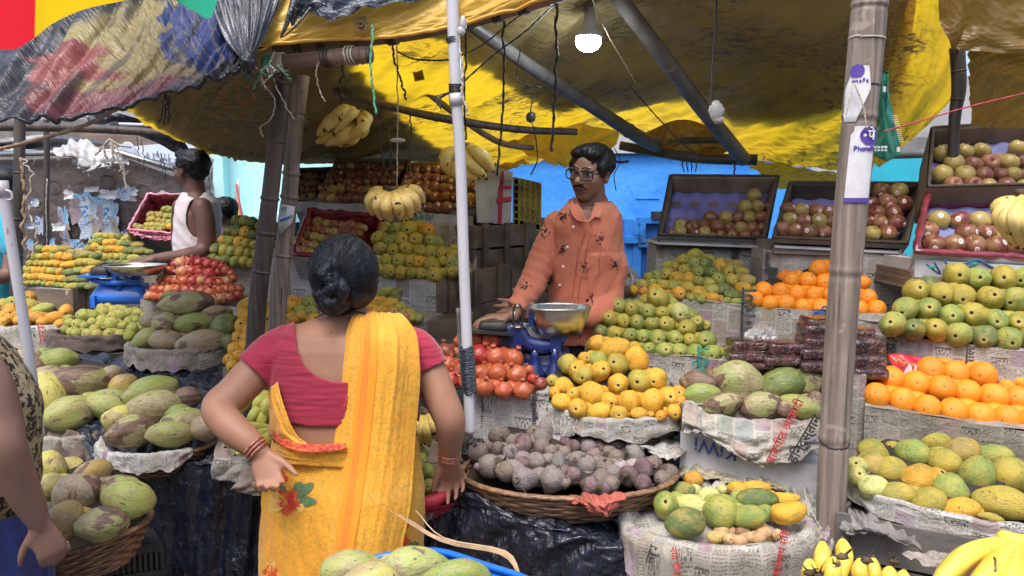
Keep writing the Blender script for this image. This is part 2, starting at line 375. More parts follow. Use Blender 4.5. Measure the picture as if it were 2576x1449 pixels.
def mango_mat():
 g=G('mango_skin');c,a=objcol(g);v=fruit_vec(g)
 yellow=g.mix(.38,c,(.62,.42,.07));green=g.mix(.55,c,(.15,.22,.05))
 k=g.noise(1.0,3.,v);col=g.mix(g.step(k,.42,.66),g.mix(g.step(k,.33,.48),green,c),yellow)
 lent=g.step(g.vor(11.,v),.12,.05);col=g.mix(g.math('MULTIPLY',lent,.4),col,(.7,.62,.3))
 spot=g.math('MULTIPLY',g.step(g.noise(4.5,7.,v,1.),.60,.67),.8);col=g.mix(spot,col,(.10,.06,.025))
 scr=g.math('MULTIPLY',g.step(g.noise(2.4,7.,g.mul(v,(1,2.5,1)),2.5),.55,.66),.6);col=g.mix(scr,col,(.30,.22,.12))
 x,y,z=g.sep(lco(g))
 rr=g.math('SQRT',g.math('ADD',g.math('MULTIPLY',x,x),g.math('MULTIPLY',y,y)))
 up=g.math('GREATER_THAN',z,0.);rim=g.math('MULTIPLY',g.step(rr,.42,.14),up)
 col=g.mix(g.math('MULTIPLY',rim,.35),col,(.62,.50,.14))
 dot=g.math('MULTIPLY',g.step(g.math('ADD',rr,g.math('MULTIPLY',g.noise(9.,2.,v),.08)),.19,.15),up);col=g.mix(dot,col,(.012,.009,.007))
 h=g.math('ADD',g.math('MULTIPLY',g.noise(6.,5.,g.mul(v,(1,1,.5)),1.3),1.),g.math('MULTIPLY',dot,-1.))
 return g.set(col,g.n('MapRange',{'Value':g.noise(3.,3.,v),'To Min':.33,'To Max':.65}).outputs[0],g.bump(h,.28,.07),Specular_IOR_Level=.3)
def apple_mat():
 g=G('apple_skin');c,a=objcol(g);v=fruit_vec(g)
 red=g.mix(.5,c,(.17,.024,.026));yel=g.mix(.6,c,(.42,.30,.10))
 st=g.noise(7.,4.,g.mul(v,(1,1,.22)),.4);k=g.noise(.9,2.,v)
 f=g.step(g.math('ADD',g.math('MULTIPLY',st,.45),g.math('MULTIPLY',k,.75)),.45,.72)
 col=g.mix(f,red,yel);col=g.mix(.35,col,c)
 lent=g.step(g.vor(13.,v),.1,.04);col=g.mix(g.math('MULTIPLY',lent,.5),col,(.62,.48,.3))
 x,y,z=g.sep(g.tc.outputs['Object'])
 sx=g.math('SUBTRACT',x,.10);sz=g.math('SUBTRACT',z,.15)
 q=g.math('SQRT',g.math('ADD',g.math('MULTIPLY',sx,g.math('MULTIPLY',sx,1.6)),g.math('MULTIPLY',sz,sz)))
 on=g.math('MULTIPLY',g.math('LESS_THAN',y,0.),g.math('GREATER_THAN',a,.75))
 lab=g.math('MULTIPLY',g.step(q,.27,.24),on)
 stc=g.mix(g.step(g.math('ABSOLUTE',g.math('SUBTRACT',q,.1)),.05,.03),(.75,.74,.72),(.62,.12,.12))
 col=g.mix(lab,col,stc)
 return g.set(col,.3,g.bump(g.noise(4.,3.,v),.08,.05),Specular_IOR_Level=.45)
def orange_mat():
 g=G('orange_peel');c,a=objcol(g);v=fruit_vec(g)
 col=g.mix(g.step(g.noise(1.2,3.,v),.35,.7),c,g.mix(.5,c,(.85,.36,.03)))
 pore=g.vor(26.,v);col=g.mix(g.math('MULTIPLY',g.step(pore,.2,.05),.25),col,(.5,.14,.01))
 x,y,z=g.sep(g.tc.outputs['Object']);rr=g.math('SQRT',g.math('ADD',g.math('MULTIPLY',x,x),g.math('MULTIPLY',y,y)))
 dot=g.math('MULTIPLY',g.step(rr,.09,.05),g.math('GREATER_THAN',z,0.));col=g.mix(dot,col,(.16,.13,.03))
 sp=g.step(g.noise(9.,5.,v),.70,.74);col=g.mix(g.math('MULTIPLY',sp,.5),col,(.25,.12,.03))
 xs=g.math('SUBTRACT',x,-.3);zs=g.math('SUBTRACT',z,.35)
 q=g.math('SQRT',g.math('ADD',g.math('MULTIPLY',xs,g.math('MULTIPLY',xs,2.)),g.math('MULTIPLY',zs,zs)))
 lab=g.math('MULTIPLY',g.math('MULTIPLY',g.step(q,.21,.19),g.math('LESS_THAN',y,0.)),g.math('LESS_THAN',a,.5))
 mid=g.math('MULTIPLY',g.math('LESS_THAN',g.math('ABSOLUTE',zs),.05),g.math('LESS_THAN',g.math('ABSOLUTE',xs),.1))
 col=g.mix(lab,col,g.mix(mid,(.02,.02,.08),(.8,.8,.8)))
 return g.set(col,.42,g.bump(pore,.25,.02),Subsurface_Weight=.05,Subsurface_Radius=(.03,.01,.003))
def pome_mat():
 g=G('pomegranate_skin');c,a=objcol(g);v=fruit_vec(g)
 k=g.noise(1.3,4.,v,.5);col=g.mix(g.step(k,.42,.75),c,g.mix(.6,c,(.52,.18,.05)))
 col=g.mix(g.math('MULTIPLY',g.step(g.noise(7.,6.,v,1.5),.56,.68),.55),col,(.17,.05,.03))
 x,y,z=g.sep(g.tc.outputs['Object']);col=g.mix(g.math('MULTIPLY',g.step(z,.95,1.25),.6),col,(.35,.10,.07))
 return g.set(col,.3,g.bump(g.noise(3.,4.,v),.15,.08),Specular_IOR_Level=.5)
def coco_mat():
 g=G('coconut_husk');c,a=objcol(g);v=fruit_vec(g)
 gr=g.mix(g.step(g.noise(2.,4.,v),.35,.7),c,g.mix(.5,c,(.38,.33,.09)))
 br=g.mix(g.step(g.noise(3.,5.,g.mul(v,(1,1,.15)),.3),.3,.7),(.10,.055,.04),(.22,.14,.10))
 tan=g.mix(g.step(g.noise(8.,6.,v,1.),.35,.65),(.42,.34,.20),(.26,.18,.11))
 thr=g.math('SUBTRACT',1.0,a)
 k=g.math('ADD',g.noise(.95,6.,v,.6),g.math('MULTIPLY',thr,.45))
 col=g.mix(g.math('MULTIPLY',g.step(k,.62,.72),.7),gr,tan);col=g.mix(g.step(g.math('ADD',g.noise(.7,4.,v,.8),g.math('MULTIPLY',thr,.5)),.76,.78),col,br)
 col=g.mix(g.math('MULTIPLY',g.step(g.noise(6.,7.,g.mul(v,(1,1,.4)),1.5),.6,.66),.8),col,(.05,.032,.025))
 col=g.mix(g.math('MULTIPLY',g.step(g.noise(16.,6.,v,1.),.6,.68),.5),col,(.5,.44,.27))
 x,y,z=g.sep(g.tc.outputs['Object']);col=g.mix(g.step(z,.93,1.0),col,(.12,.09,.06))
 h=g.math('ADD',g.noise(2.5,5.,g.mul(v,(1,1,.4)),.6),g.math('MULTIPLY',g.noise(20.,4.,g.mul(v,(1,1,.15))),.2))
 return g.set(col,.5,g.bump(h,.22,.05))
def beet_mat():
 g=G('beetroot_skin');c,a=objcol(g);v=fruit_vec(g)
 col=g.mix(g.step(g.noise(1.5,5.,v,.5),.35,.65),c,g.mix(.4,c,(.30,.25,.23)))
 col=g.mix(g.math('MULTIPLY',g.step(g.noise(7.,6.,v,1.5),.52,.66),.75),col,(.06,.035,.03))
 x,y,z=g.sep(g.tc.outputs['Object']);col=g.mix(g.step(z,-.7,-.95),col,(.07,.045,.03))
 return g.set(col,.7,g.bump(g.noise(4.,7.,v,.6),.3,.06))
MT['mango']=mango_mat();MERG[0]=True;MT['mango_heap']=mango_mat();MERG[0]=False;MT['apple']=apple_mat();MT['orange']=orange_mat();MT['pome']=pome_mat();MT['coco']=coco_mat();MT['beet']=beet_mat()
def mesh_of(mb,name,mats):
 o=mb.build(name,mats,origin=(0,0,0));me=o.data;bpy.data.objects.remove(o);return me
def lump(q,seed,amp,f=1.3):return 1+amp*nz(q.x*f+seed,q.y*f+seed*2.1,q.z*f-seed)
MESH={}
def variants(key,fn,n,mats):
 L=[]
 for i in range(n):
  mb=MB();fn(mb,i);L.append(mesh_of(mb,key,mats))
 MESH[key]=L
def m_mango(mb,i):
 def f(q):
  s=lump(q,i*7.3+1,.10);z=q.z
  p=Vector((q.x*s,q.y*s*.93,z*s))
  k=(1-z)/2;p.x+=.16*k*k*(1 if i%2 else-1);w=1-.16*max(0,-z)**1.5;p.x*=w;p.y*=w
  d=math.exp(-((q.x**2+q.y**2)/.05))*.07 if z>0 else 0
  p.z-=d;return p
 mb.ell((0,0,0),1,1,1,26,18,fn=f)
def m_apple(mb,i):
 def f(q):
  s=lump(q,i*5.1+3,.05);r=math.hypot(q.x,q.y)
  z=q.z*(.95+.03*i);k=math.exp(-(r/.30)**2)
  z+=(-.34 if q.z>0 else .16)*k;w=1-.15*max(0,-q.z)
  w+=.04*math.cos(5*math.atan2(q.y,q.x))*max(0,-q.z)
  return Vector((q.x*s*w,q.y*s*w,z*s))
 mb.ell((0,0,0),1,1,1,24,16,fn=f)
 mb.tube([(0,0,.55),(.03,0,.85),(.08,.02,1.02)],[.035,.03,.045],5)
def m_orange(mb,i):
 mb.ell((0,0,0),1,1,1,24,16,fn=lambda q:Vector((q.x,q.y,q.z*.96-(.06*math.exp(-(q.x**2+q.y**2)/.02)if q.z>0 else 0)))*lump(q,i*3.3,.05))
def m_pome(mb,i):
 def f(q):
  s=lump(q,i*4.7,.10,1.8);w=1+.03*math.cos(6*math.atan2(q.y,q.x)+i)*(1-q.z*q.z)
  return Vector((q.x*s*w,q.y*s*w,(q.z*.93+.10*math.exp(-(q.x**2+q.y**2)/.04)*(1 if q.z>0 else 0))*s))
 mb.ell((0,0,0),1,1,1,24,16,fn=f)
 n=6;vs=[];rr=[(.17,.92),(.20,1.06),(.24,1.20)]
 for r,z in rr:
  for k in range(12):vs.append((r*math.cos(k*math.pi/6),r*math.sin(k*math.pi/6),z))
 for k in range(12):vs.append(((.30 if k%2 else .22)*math.cos(k*math.pi/6),(.30 if k%2 else .22)*math.sin(k*math.pi/6),1.40 if k%2 else 1.22))
 for k in range(12):vs.append((.14*math.cos(k*math.pi/6),.14*math.sin(k*math.pi/6),1.08))
 fs=[(j*12+k,j*12+(k+1)%12,(j+1)*12+(k+1)%12,(j+1)*12+k)for j in range(4)for k in range(12)]
 mb.add(vs,fs)
def m_coco(mb,i):
 def f(q):
  s=lump(q,i*9.1,.09,1.2);a=math.atan2(q.y,q.x)
  tri=1+.07*math.cos(3*a+i)*(1-q.z**2)
  z=q.z;w=tri*(1-.28*max(0,z)**2.2)*(1-.10*max(0,-z)**2)
  return Vector((q.x*w*s,q.y*w*s,z*s-(.05*math.exp(-(q.x**2+q.y**2)/.015)if z>0 else 0)))
 mb.ell((0,0,0),1,1,1,30,22,fn=f)
 vs=[]
 for k in range(6):
  a=k*math.pi/3+.3;mb.add([(.05*math.cos(a),.05*math.sin(a),.93),(.20*math.cos(a+.3),.20*math.sin(a+.3),.93),(.16*math.cos(a-.25),.16*math.sin(a-.25),.97),(.03*math.cos(a),.03*math.sin(a),.99)],[(0,1,2,3)])
def m_beet(mb,i):
 def f(q):
  s=lump(q,i*6.1+2,.10,1.3);z=q.z
  w=1-.35*max(0,-z)**2
  return Vector((q.x*s*w,q.y*s*w,(z-.25*max(0,-z)**4)*s))
 mb.ell((0,0,0),1,1,1,24,16,fn=f)
 a=i*1.7;mb.tube(spline([(0,0,-1.05),(.05*math.cos(a),.05*math.sin(a),-1.4),(.3*math.cos(a),.3*math.sin(a),-1.8),(.7*math.cos(a),.6*math.sin(a),-2.1)],10),[.20,.13,.09,.07,.06,.05,.045,.04,.03,.025,.02],6)
 for k in range(5):
  b=k*1.256+i;mb.tube([(.10*math.cos(b),.10*math.sin(b),.85),(.16*math.cos(b),.16*math.sin(b),1.12),(.24*math.cos(b),.24*math.sin(b),1.22+.1*(k%2))],[.09,.07,.05],5)
def m_guava(mb,i):
 def f(q):
  s=lump(q,i*2.9+5,.10);w=1-.18*max(0,q.z)**1.2
  return Vector((q.x*s*w,q.y*s*w,q.z*s*1.02-(.08*math.exp(-(q.x**2+q.y**2)/.03)if q.z>0 else 0)))
 mb.ell((0,0,0),1,1,1,22,14,fn=f)
 mb.tube([(0,0,.92),(.02,0,1.12)],[.05,.035],5)
variants('mango',m_mango,4,[MT['mango']]);variants('apple',m_apple,3,[MT['apple']]);variants('orange',m_orange,2,[MT['orange']])
variants('pomegranate',m_pome,3,[MT['pome']]);variants('coconut',m_coco,4,[MT['coco']]);variants('beetroot',m_beet,4,[MT['beet']]);variants('guava',m_guava,3,[MT['mango']])
MESH['sapota']=MESH['guava']
CC={'mango':{'g':((.25,.31,.075),'green'),'G':((.09,.15,.055),'dark green'),'y':((.38,.32,.055),'yellow-green'),'Y':((.66,.34,.03),'yellow'),'O':((.66,.27,.03),'orange'),'b':((.36,.27,.08),'wrinkled brown'),'w':((.50,.50,.20),'pale green')},'apple':{'r':((.16,.036,.034),'dark red'),'y':((.44,.36,.10),'yellow-green'),'p':((.30,.10,.07),'blush red')},'orange':{'o':((.86,.27,.012),'orange'),'r':((.78,.17,.02),'reddish')},'pomegranate':{'o':((.44,.095,.04),'orange-red'),'r':((.34,.025,.03),'deep red'),'t':((.55,.26,.12),'tan'),'d':((.20,.04,.04),'dark red')},'coconut':{'g':((.20,.28,.06),'green',.85),'G':((.10,.16,.045),'dark green',.9),'y':((.50,.46,.12),'yellow-green',.75),'b':((.24,.16,.10),'brown',.3),'h':((.28,.36,.12),'half-peeled green and brown',.5),'p':((.30,.24,.19),'dusty pinkish brown',.6),'o':((.44,.28,.08),'orange-brown',.65),'w':((.31,.36,.11),'pale green',.75)},'beetroot':{'g':((.21,.18,.17),'dusty grey'),'p':((.13,.065,.075),'purple'),'b':((.19,.14,.11),'muddy brown'),'l':((.42,.36,.37),'pale grey')},'guava':{'g':((.32,.37,.08),'green'),'y':((.40,.40,.10),'pale green'),'G':((.26,.32,.10),'dark green')},'sapota':{'t':((.58,.34,.20),'tan'),'y':((.62,.42,.16),'yellowish'),'d':((.24,.12,.08),'dark brown')},}
ORD=['','first','second','third','fourth','fifth','sixth','seventh','eighth','ninth','tenth','eleventh','twelfth','thirteenth','fourteenth','fifteenth','sixteenth','seventeenth','eighteenth','nineteenth','twentieth']
KS=2576/4032
TRS={'1a':(0,0,.33514),'1b':(638.9,0,.33514),'1c':(1277.8,0,.33514),'1d':(1884.7,0,.33508),'2a':(0,447.2,.3528),'2b':(638.9,447.2,.3528),'2c':(1277.8,447.2,.3528),'2d':(1884.7,447.2,.35269),'3a':(0,926.4,.36059),'3b':(638.9,926.4,.36059),'3c':(1277.8,926.4,.36059),'3d':(1884.7,926.4,.3606)}
FRC=[0];MANG=[]
def pile(kind,where,data,d0,d1,mode='end',group=None,jit=18,st=0,vb=None,vt=None,sz=1.0,liner=None,lmat='gap_shade',fill=True,cat=None,word=None,tail=None):
 """data: '@3c x,y,r[,ry[,ang]]c ...' ; depth runs d0 (lowest row) .. d1 (top row)"""
 it=[];tr=None
 for tk in data.split():
  if tk[0]=='@':tr=TRS[tk[1:]];continue
  fl='^' if '^' in tk else('*' if '*' in tk else '');m=re.match(r'([-\d.,]+)([a-zA-Z]?)$',tk.replace('^','').replace('*',''));q=[float(x)for x in m.group(1).split(',')if x]
  c=m.group(2)or 'g'
  rx=q[2]*tr[2];ry=(q[3]if len(q)>3 else q[2])*tr[2]
  it.append(dict(u=tr[0]+q[0]*tr[2],v=tr[1]+q[1]*tr[2],rx=rx,ry=ry,ang=q[4]if len(q)>4 else 0,side=len(q)>3,c=c,fl=fl))
 lo=max(i['v']for i in it)if vb is None else vb;hi=min(i['v']for i in it)if vt is None else vt
 md=sorted(i['ry']for i in it)[len(it)//2]
 it.sort(key=lambda i:-i['v']);rows=[]
 for i in it:
  if rows and rows[-1][0]['v']-i['v']<md*1.05:rows[-1].append(i)
  else:rows.append([i])
 nr=len(rows)
 for k,r in enumerate(rows):
  r.sort(key=lambda i:i['u'])
  rn='the only' if nr==1 else('bottom' if k==0 else('top' if k==nr-1 else ORD[k+1]))
  for j,i in enumerate(r):
   t=(lo-i['v'])/max(1,lo-hi);d=d0+(d1-d0)*t
   if i['fl']=='^':d+=.05
   rad=(i['rx']+i['ry'])/2*d/F
   p=P(i['u'],i['v'],d)
   L=MESH[kind];FRC[0]+=1
   o=bpy.data.objects.new(word or kind,L[FRC[0]%len(L)]);COL.objects.link(o)
   view=(Vector((0,0,CAMZ))-p).normalized()
   right=Vector((0,0,1)).cross(view).normalized()*1.0;up=view.cross(right).normalized()
   s=d/F*sz*{'mango':1.15,'coconut':1.2,'apple':1.12,'orange':1.07}.get(kind,1.08);stk=st and random.random()<st
   rj=lambda a:math.radians(random.uniform(-a,a))
   if kind in('apple','pomegranate','beetroot')or mode=='up':
    if kind=='pomegranate':M=Matrix.Rotation(rj(28),3,'X')@Matrix.Rotation(rj(28),3,'Y')@Matrix.Rotation(rj(180),3,'Z')
    elif kind=='beetroot':M=Matrix.Rotation(random.uniform(-2.4,2.4),3,'Y')@Matrix.Rotation(random.uniform(-1.1,1.1),3,'X')@Matrix.Rotation(rj(180),3,'Z')
    else:M=Matrix.Rotation(rj(30)if stk else random.choice([rj(30),rj(30),R(70),R(-60)]),3,'X')@Matrix.Rotation(rj(30),3,'Y')@Matrix.Rotation(rj(40 if stk else 170),3,'Z')
    S=(i['rx']*s,(i['rx']+i['ry'])/2*s,i['ry']*s)
   elif i['side']and i['rx']!=i['ry']:
    a=R(i['ang']);ax=(-right)*math.cos(a)+up*math.sin(a)
    if i['ry']>i['rx']:ax=up*math.cos(a)-(-right)*math.sin(a)
    lg,shr=max(i['rx'],i['ry']),min(i['rx'],i['ry'])
    ax=(ax+view*random.uniform(-.25,.25)).normalized()*random.choice([1,-1])
    if i['fl']=='*':ax=(ax*1.+view*.9).normalized()
    x_=ax.orthogonal().normalized();y_=ax.cross(x_);M=Matrix((x_,y_,ax)).transposed()
    S=(shr*s,shr*s,lg*s)
   else:
    ax=(view+right*math.tan(rj(jit))+up*math.tan(rj(jit))+up*.05).normalized()
    x_=ax.orthogonal().normalized();y_=ax.cross(x_);M=Matrix((x_,y_,ax)).transposed()@Matrix.Rotation(rj(180),3,'Z')
    S=(i['rx']*s*random.uniform(.97,1.03),i['ry']*s*random.uniform(.97,1.03),i['rx']*s*(1.22 if kind=='mango' else 1.0))
    if kind=='coconut':S=(S[0],S[1],S[0]*1.25)
   o.matrix_world=Matrix.Translation(p)@M.to_4x4()@Matrix.Diagonal((*S,1))
   e=CC[kind].get(i['c'])or list(CC[kind].values())[0]
   v=random.uniform(.86,1.12);col=[min(1,x*v*random.uniform(.96,1.04))for x in e[0]]
   al=e[2]if len(e)>2 else(1.0 if stk else .6)
   if kind=='orange':al=.2 if i['fl']=='*' else 1.
   o.color=(*col,al)
   kw=(word or kind).replace('_',' ')
   if kw in e[1]:nm=kw
   else:nm=e[1]+' '+kw
   if nr==1:lb=f"{nm}, {ORD[min(20, j + 1)]} from left, {where}"
   else:lb=f"{nm}, {ORD[min(20, j + 1)]} from left in {rn} row, {where}"
   tag(o,lb,cat or kw,group or f"{kw}s {where}")
   i['d']=d;i['p']=p;i['o']=o
   if(word or kind)=='mango':MANG.append(((i['rx']*i['ry']),o,len(MANG)))
 if fill and kind!='apple':
  for r in rows:
   for a,b in zip(r,r[1:]):
    w=(a['rx']+b['rx'])/2;hgt=(a['ry']+b['ry'])/2
    if b['u']-a['u']>3.2*w or abs(a['v']-b['v'])>1.2*hgt:continue
    k=min(w,hgt);d=max(a['d'],b['d'])+1.35*k*d0/F;p=P((a['u']+b['u'])/2,(a['v']+b['v'])/2-.2*hgt,d);s=d/F*k*.98
    L=MESH[kind];o=bpy.data.objects.new(word or kind,L[len(L)-1]);COL.objects.link(o)
    M=Matrix.Rotation(random.uniform(0,6.28),3,'X')@Matrix.Rotation(random.uniform(0,6.28),3,'Y');o.matrix_world=Matrix.Translation(p)@M.to_4x4()@Matrix.Diagonal((s,s*.95,s*1.15,1))
    o.color=tuple(random.choice((a,b))['o'].color)
    kw=(word or kind).replace('_',' ');tag(o,f"half-hidden {kw} in the second layer, {where}",cat or kw,group or f"{kw}s {where}")
    if kw=='mango':MANG.append((0,o,len(MANG)))
 if liner:  # board behind the fruit; its dark colour stands in for shade in gaps
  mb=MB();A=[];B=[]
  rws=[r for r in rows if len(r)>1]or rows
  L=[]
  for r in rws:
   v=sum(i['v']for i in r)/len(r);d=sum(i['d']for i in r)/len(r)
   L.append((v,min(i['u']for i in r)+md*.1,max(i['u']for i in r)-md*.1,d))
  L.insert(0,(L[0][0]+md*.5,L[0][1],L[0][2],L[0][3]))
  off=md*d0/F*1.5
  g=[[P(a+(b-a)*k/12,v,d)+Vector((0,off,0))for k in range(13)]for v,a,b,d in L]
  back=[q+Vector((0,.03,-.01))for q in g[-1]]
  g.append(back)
  mb.grid(g);o=mb.build('gap_shade_board',MT[lmat],liner)
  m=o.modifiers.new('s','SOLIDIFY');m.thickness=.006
 return it
def merge_small():
 MANG.sort(key=lambda x:-x[0]);ex=[x[1]for x in MANG[298:]]
 if not ex:return
 vs=[];fs=[];col=[];loc=[];rn=[]
 for o in ex:
  b=len(vs);M=o.matrix_basis;r=random.random();c=tuple(o.color)
  for v in o.data.vertices:vs.append(M@v.co);loc.extend(v.co);col.extend(c);rn.append(r)
  fs+=[tuple(i+b for i in p.vertices)for p in o.data.polygons]
 for o in ex:bpy.data.objects.remove(o)
 me=bpy.data.meshes.new('distant_mangoes');me.from_pydata(vs,[],fs);me.polygons.foreach_set('use_smooth',[True]*len(fs));me.materials.append(MT['mango_heap'])
 a=me.attributes.new('fcol','FLOAT_COLOR','POINT');a.data.foreach_set('color',col);a=me.attributes.new('floc','FLOAT_VECTOR','POINT');a.data.foreach_set('vector',loc);a=me.attributes.new('frnd','FLOAT','POINT');a.data.foreach_set('value',rn)
 o=bpy.data.objects.new('distant_mangoes',me);COL.objects.link(o);tag(o,'farthest and half-hidden mangoes filling the piles all over the stall','mangoes',None,'stuff')
def crate(name,label,cat,A,B,h,depth,mat,top=True,group=None,back=None,wave=.004,trim=None,tilt=0.):
 """box whose front top edge runs from A=(u,v,d) to B=(u,v,d); h = height down, depth = back extent"""
 a=P(*A);b=P(*B);x=b-a;L=x.length;xd=x.normalized();yd=Vector((0,0,1)).cross(Vector((xd.x,xd.y,0)).normalized())
 zc=xd.cross(yd);dn=Vector((0,0,-1))
 nx=max(4,int(L/.03));ny=max(3,int(h/.03));o0=(A[0]*.013,A[1]*.017)
 t=thing(name,label,cat,(a+b)/2+dn*h+yd*depth/2,group)
 mb=MB()
 def face(p0,ex,ey,nx_,ny_,n):
  g=[];uv=[]
  for j in range(ny_+1):
   row=[]
   for i in range(nx_+1):
    s,q=i/nx_,j/ny_
    e=min(s,1-s)*min(1,1e9);ed=min(1,8*min(s,1-s))if True else 1
    w=wave*nz(s*ex.length*9+o0[0]*7,q*ey.length*9+o0[1]*5,1.7)*2
    row.append(p0+ex*s+ey*q+n*w*ed)
    uv.append((s*ex.length+o0[0]+n.x,-q*ey.length+o0[1]+n.z))
   g.append(row)
  mb.grid(g,0,uv)
 face(a,x,dn*h,nx,ny,-yd)
 nd=max(3,int(depth/.05))
 face(a+yd*depth,-yd*depth,dn*h,nd,ny,-xd)
 face(b,yd*depth,dn*h,nd,ny,xd)
 face(b+yd*depth,-x,dn*h,4,3,yd)
 if top:face(a+yd*depth,x,-yd*depth,nx,nd,Vector((0,0,1)))
 mb.build('wrapping' if mat.startswith('news')else 'side_panel',MT[mat],t)
 return t,a,b,xd,yd
def plank_crate(name,label,A,B,h,depth,rows=3,posts=2,mat='plank',group=None):
 a=P(*A);b=P(*B);x=b-a;L=x.length;xd=x.normalized();yd=Vector((0,0,1)).cross(Vector((xd.x,xd.y,0)).normalized())
 z=Vector((0,0,1));t=thing(name,label,'wooden crate',(a+b)/2-z*h+yd*depth/2,group)
 ph=h/rows
 for side,(p,e,ln,n)in enumerate(((a,xd,L,-yd),(b,yd,depth,xd),(a+yd*depth,-yd,depth,-xd),(b+yd*depth,-xd,L,yd))):
  mb=MB()
  for k in range(rows):
   jit=random.uniform(-.004,.004)
   mb.box(p+e*ln/2-z*(ph*(k+.5))+n*jit,e*(ln/2+.002*k),n*.005,z*(ph*.5-random.uniform(.002,.006)))
  mb.build('board_panel',MT[mat],t,smooth=False)
  if side<2:
   for k in range(posts):
    s=(k+.5)/posts if posts>2 else(.03+.94*k/max(1,posts-1))
    mb=MB();mb.box(p+e*ln*s-z*(h/2)+n*.012,e*.018,n*.006,z*(h/2+.006));mb.build('batten',MT[mat],t,smooth=False)
 mb=MB();mb.box((a+b)/2+yd*depth/2-z*(.03),xd*(L/2-.012),yd*(depth/2-.012),z*.01);mb.build('lid',MT['card_dark'],t,smooth=False)
 return t
def basket(label,C,rx,ry,h,mat='wicker',rot=0.,group=None,rings=11,th=.0055,flare=.72,a0=0,tilt=0.):
 """C = centre of rim; shallow bowl woven of canes"""
 t=thing('basket',label,'basket',(C[0],C[1],C[2]-h),group);C=Vector(C)
 cr,sr=math.cos(rot),math.sin(rot);n=132;mb=MB()
 def pt(th_,k,off=0):
  f=1-(1-flare)*(max(0.,k)**1.6);x=(rx+off)*f*math.cos(th_);y=(ry+off)*f*math.sin(th_)
  return Vector((C.x+x*cr-y*sr,C.y+x*sr+y*cr,C.z-h*k+tilt*x))
 for r in range(rings):
  k=(r+.5)/rings;ph=(r%2)*math.pi;st=30
  pts=[pt(2*math.pi*i/n,k+.012*nz(i*.09,r*3.1),.0045*math.sin(st*2*math.pi*i/n*.5+ph)+.002*nz(i*.3,r))for i in range(n)]
  vs=[];m=6
  for i,p in enumerate(pts):
   tt=(pts[(i+1)%n]-pts[i-1]).normalized();a=Vector((0,0,1));b=tt.cross(a).normalized();rr=th*(1+.35*nz(i*.15,r*5.5))*h/(rings*.0105)*.9
   rr=min(rr,h/rings*.62)
   for q in range(m):w=2*math.pi*q/m;vs.append(p+a*math.cos(w)*rr+b*math.sin(w)*rr*.8)
  mb.add(vs,[(i*m+q,i*m+(q+1)%m,((i+1)%n)*m+(q+1)%m,((i+1)%n)*m+q)for i in range(n)for q in range(m)])
 mb.build('woven_wall',MT[mat],t)
 mb=MB()
 for r in range(3):
  pts=[pt(2*math.pi*i/n,-.02+.01*math.cos(i*.8+r*2.1),.007+.005*math.sin(i*.8+r*2.1))for i in range(n+1)]
  mb.tube(pts,[.006]*len(pts),6,cap=False)
 mb.build('rim',MT[mat],t)
 mb=MB();vs=[C+Vector((0,0,-h*.85))]+[pt(2*math.pi*i/48,.85,-.01)for i in range(48)]
 mb.add(vs,[(0,i+1,(i+1)%48+1)for i in range(48)])
 g=[[pt(2*math.pi*i/48,k,-.012)for i in range(49)]for k in(.05,.5,.9)];mb.grid(g)
 mb.build('inner_lining',MT['card_dark'],t)
 return t,pt
def rim_paper(parent,pt,a0,a1,h,mat='news',top=.02,hang=.06,name='newspaper_liner',out=.02,seed=1,inn=.35):
 """sheet tucked inside the bowl, folded over the rim and hanging outside"""
 n=70;m=12;g=[];uv=[]
 for j in range(m+1):
  q=j/m;row=[]
  for i in range(n+1):
   s=i/n;th=R(a0+(a1-a0)*s)
   hg=hang*(1+.55*nz(s*6+seed*3.3,2.)+.25*nz(s*23+seed,9.))
   e=min(1,7*min(s,1-s))**.5
   if q<.35:k=inn*(1-q/.35);off=-.012-.02*(1-q/.35);z=0
   elif q<.5:k=0;off=-.012+(q-.35)/.15*(out+.012);z=top*min(1.,(q-.35)/.05)
   else:k=0;off=out+.008*(q-.5);z=top-(q-.5)/.5*(hg*e+top)
   wr=.007*nz(s*30+seed,q*4,seed)+.006*nz(s*11,q*9+seed)
   p=pt(th,k,off+wr);p.z+=z+.006*nz(s*24+seed,5.)*(q>.3)
   row.append(p);uv.append((s*abs(a1-a0)/57*.35+seed*.31,-q*.18+seed*.13))
  g.append(row)
 mb=MB();mb.grid(g,0,uv)
 return mb.build(name,MT[mat],parent)
def mound(parent,C,rx,ry,hgt,mat='card_dark',name='packing',rot=0.):
 mb=MB();mb.ell(C,rx,ry,hgt,36,12,fn=lambda q:Vector((q.x,q.y,max(q.z,-.05)))*(1+.12*nz(q.x*4,q.y*4,q.z*4)))
 return mb.build(name,MT[mat],parent)
def sheet(name,label,cat,rows,nu,nv,mat,disp=None,parent=None,group=None,thick=.0,kind=None,uvs=None):
 g=PR(rows,nu,nv,disp);mb=MB();mb.grid(g)
 if uvs:mb.uv=[[(a*uvs[0]+uvs[2],b*uvs[1]+uvs[3])for a,b in f]for f in mb.uv]
 o=mb.build(name,MT[mat]if isinstance(mat,str)else mat,parent,label=label,cat=cat,group=group,kind=kind)
 if thick:
  m=o.modifiers.new('s','SOLIDIFY');m.thickness=thick
 return o
def folds(fs,ft,amp,sh=0.,seed=0.,sharp=1.0,small=.25):
 def f(s,t):
  x=s*fs+t*sh
  a=ridge(x+seed,t*ft+seed);b=nz(x*2.7+seed,t*ft*2.5,4.);c=nz(s*31,t*31,seed)
  return amp*(a*sharp+b*.5+c*small)
 return f
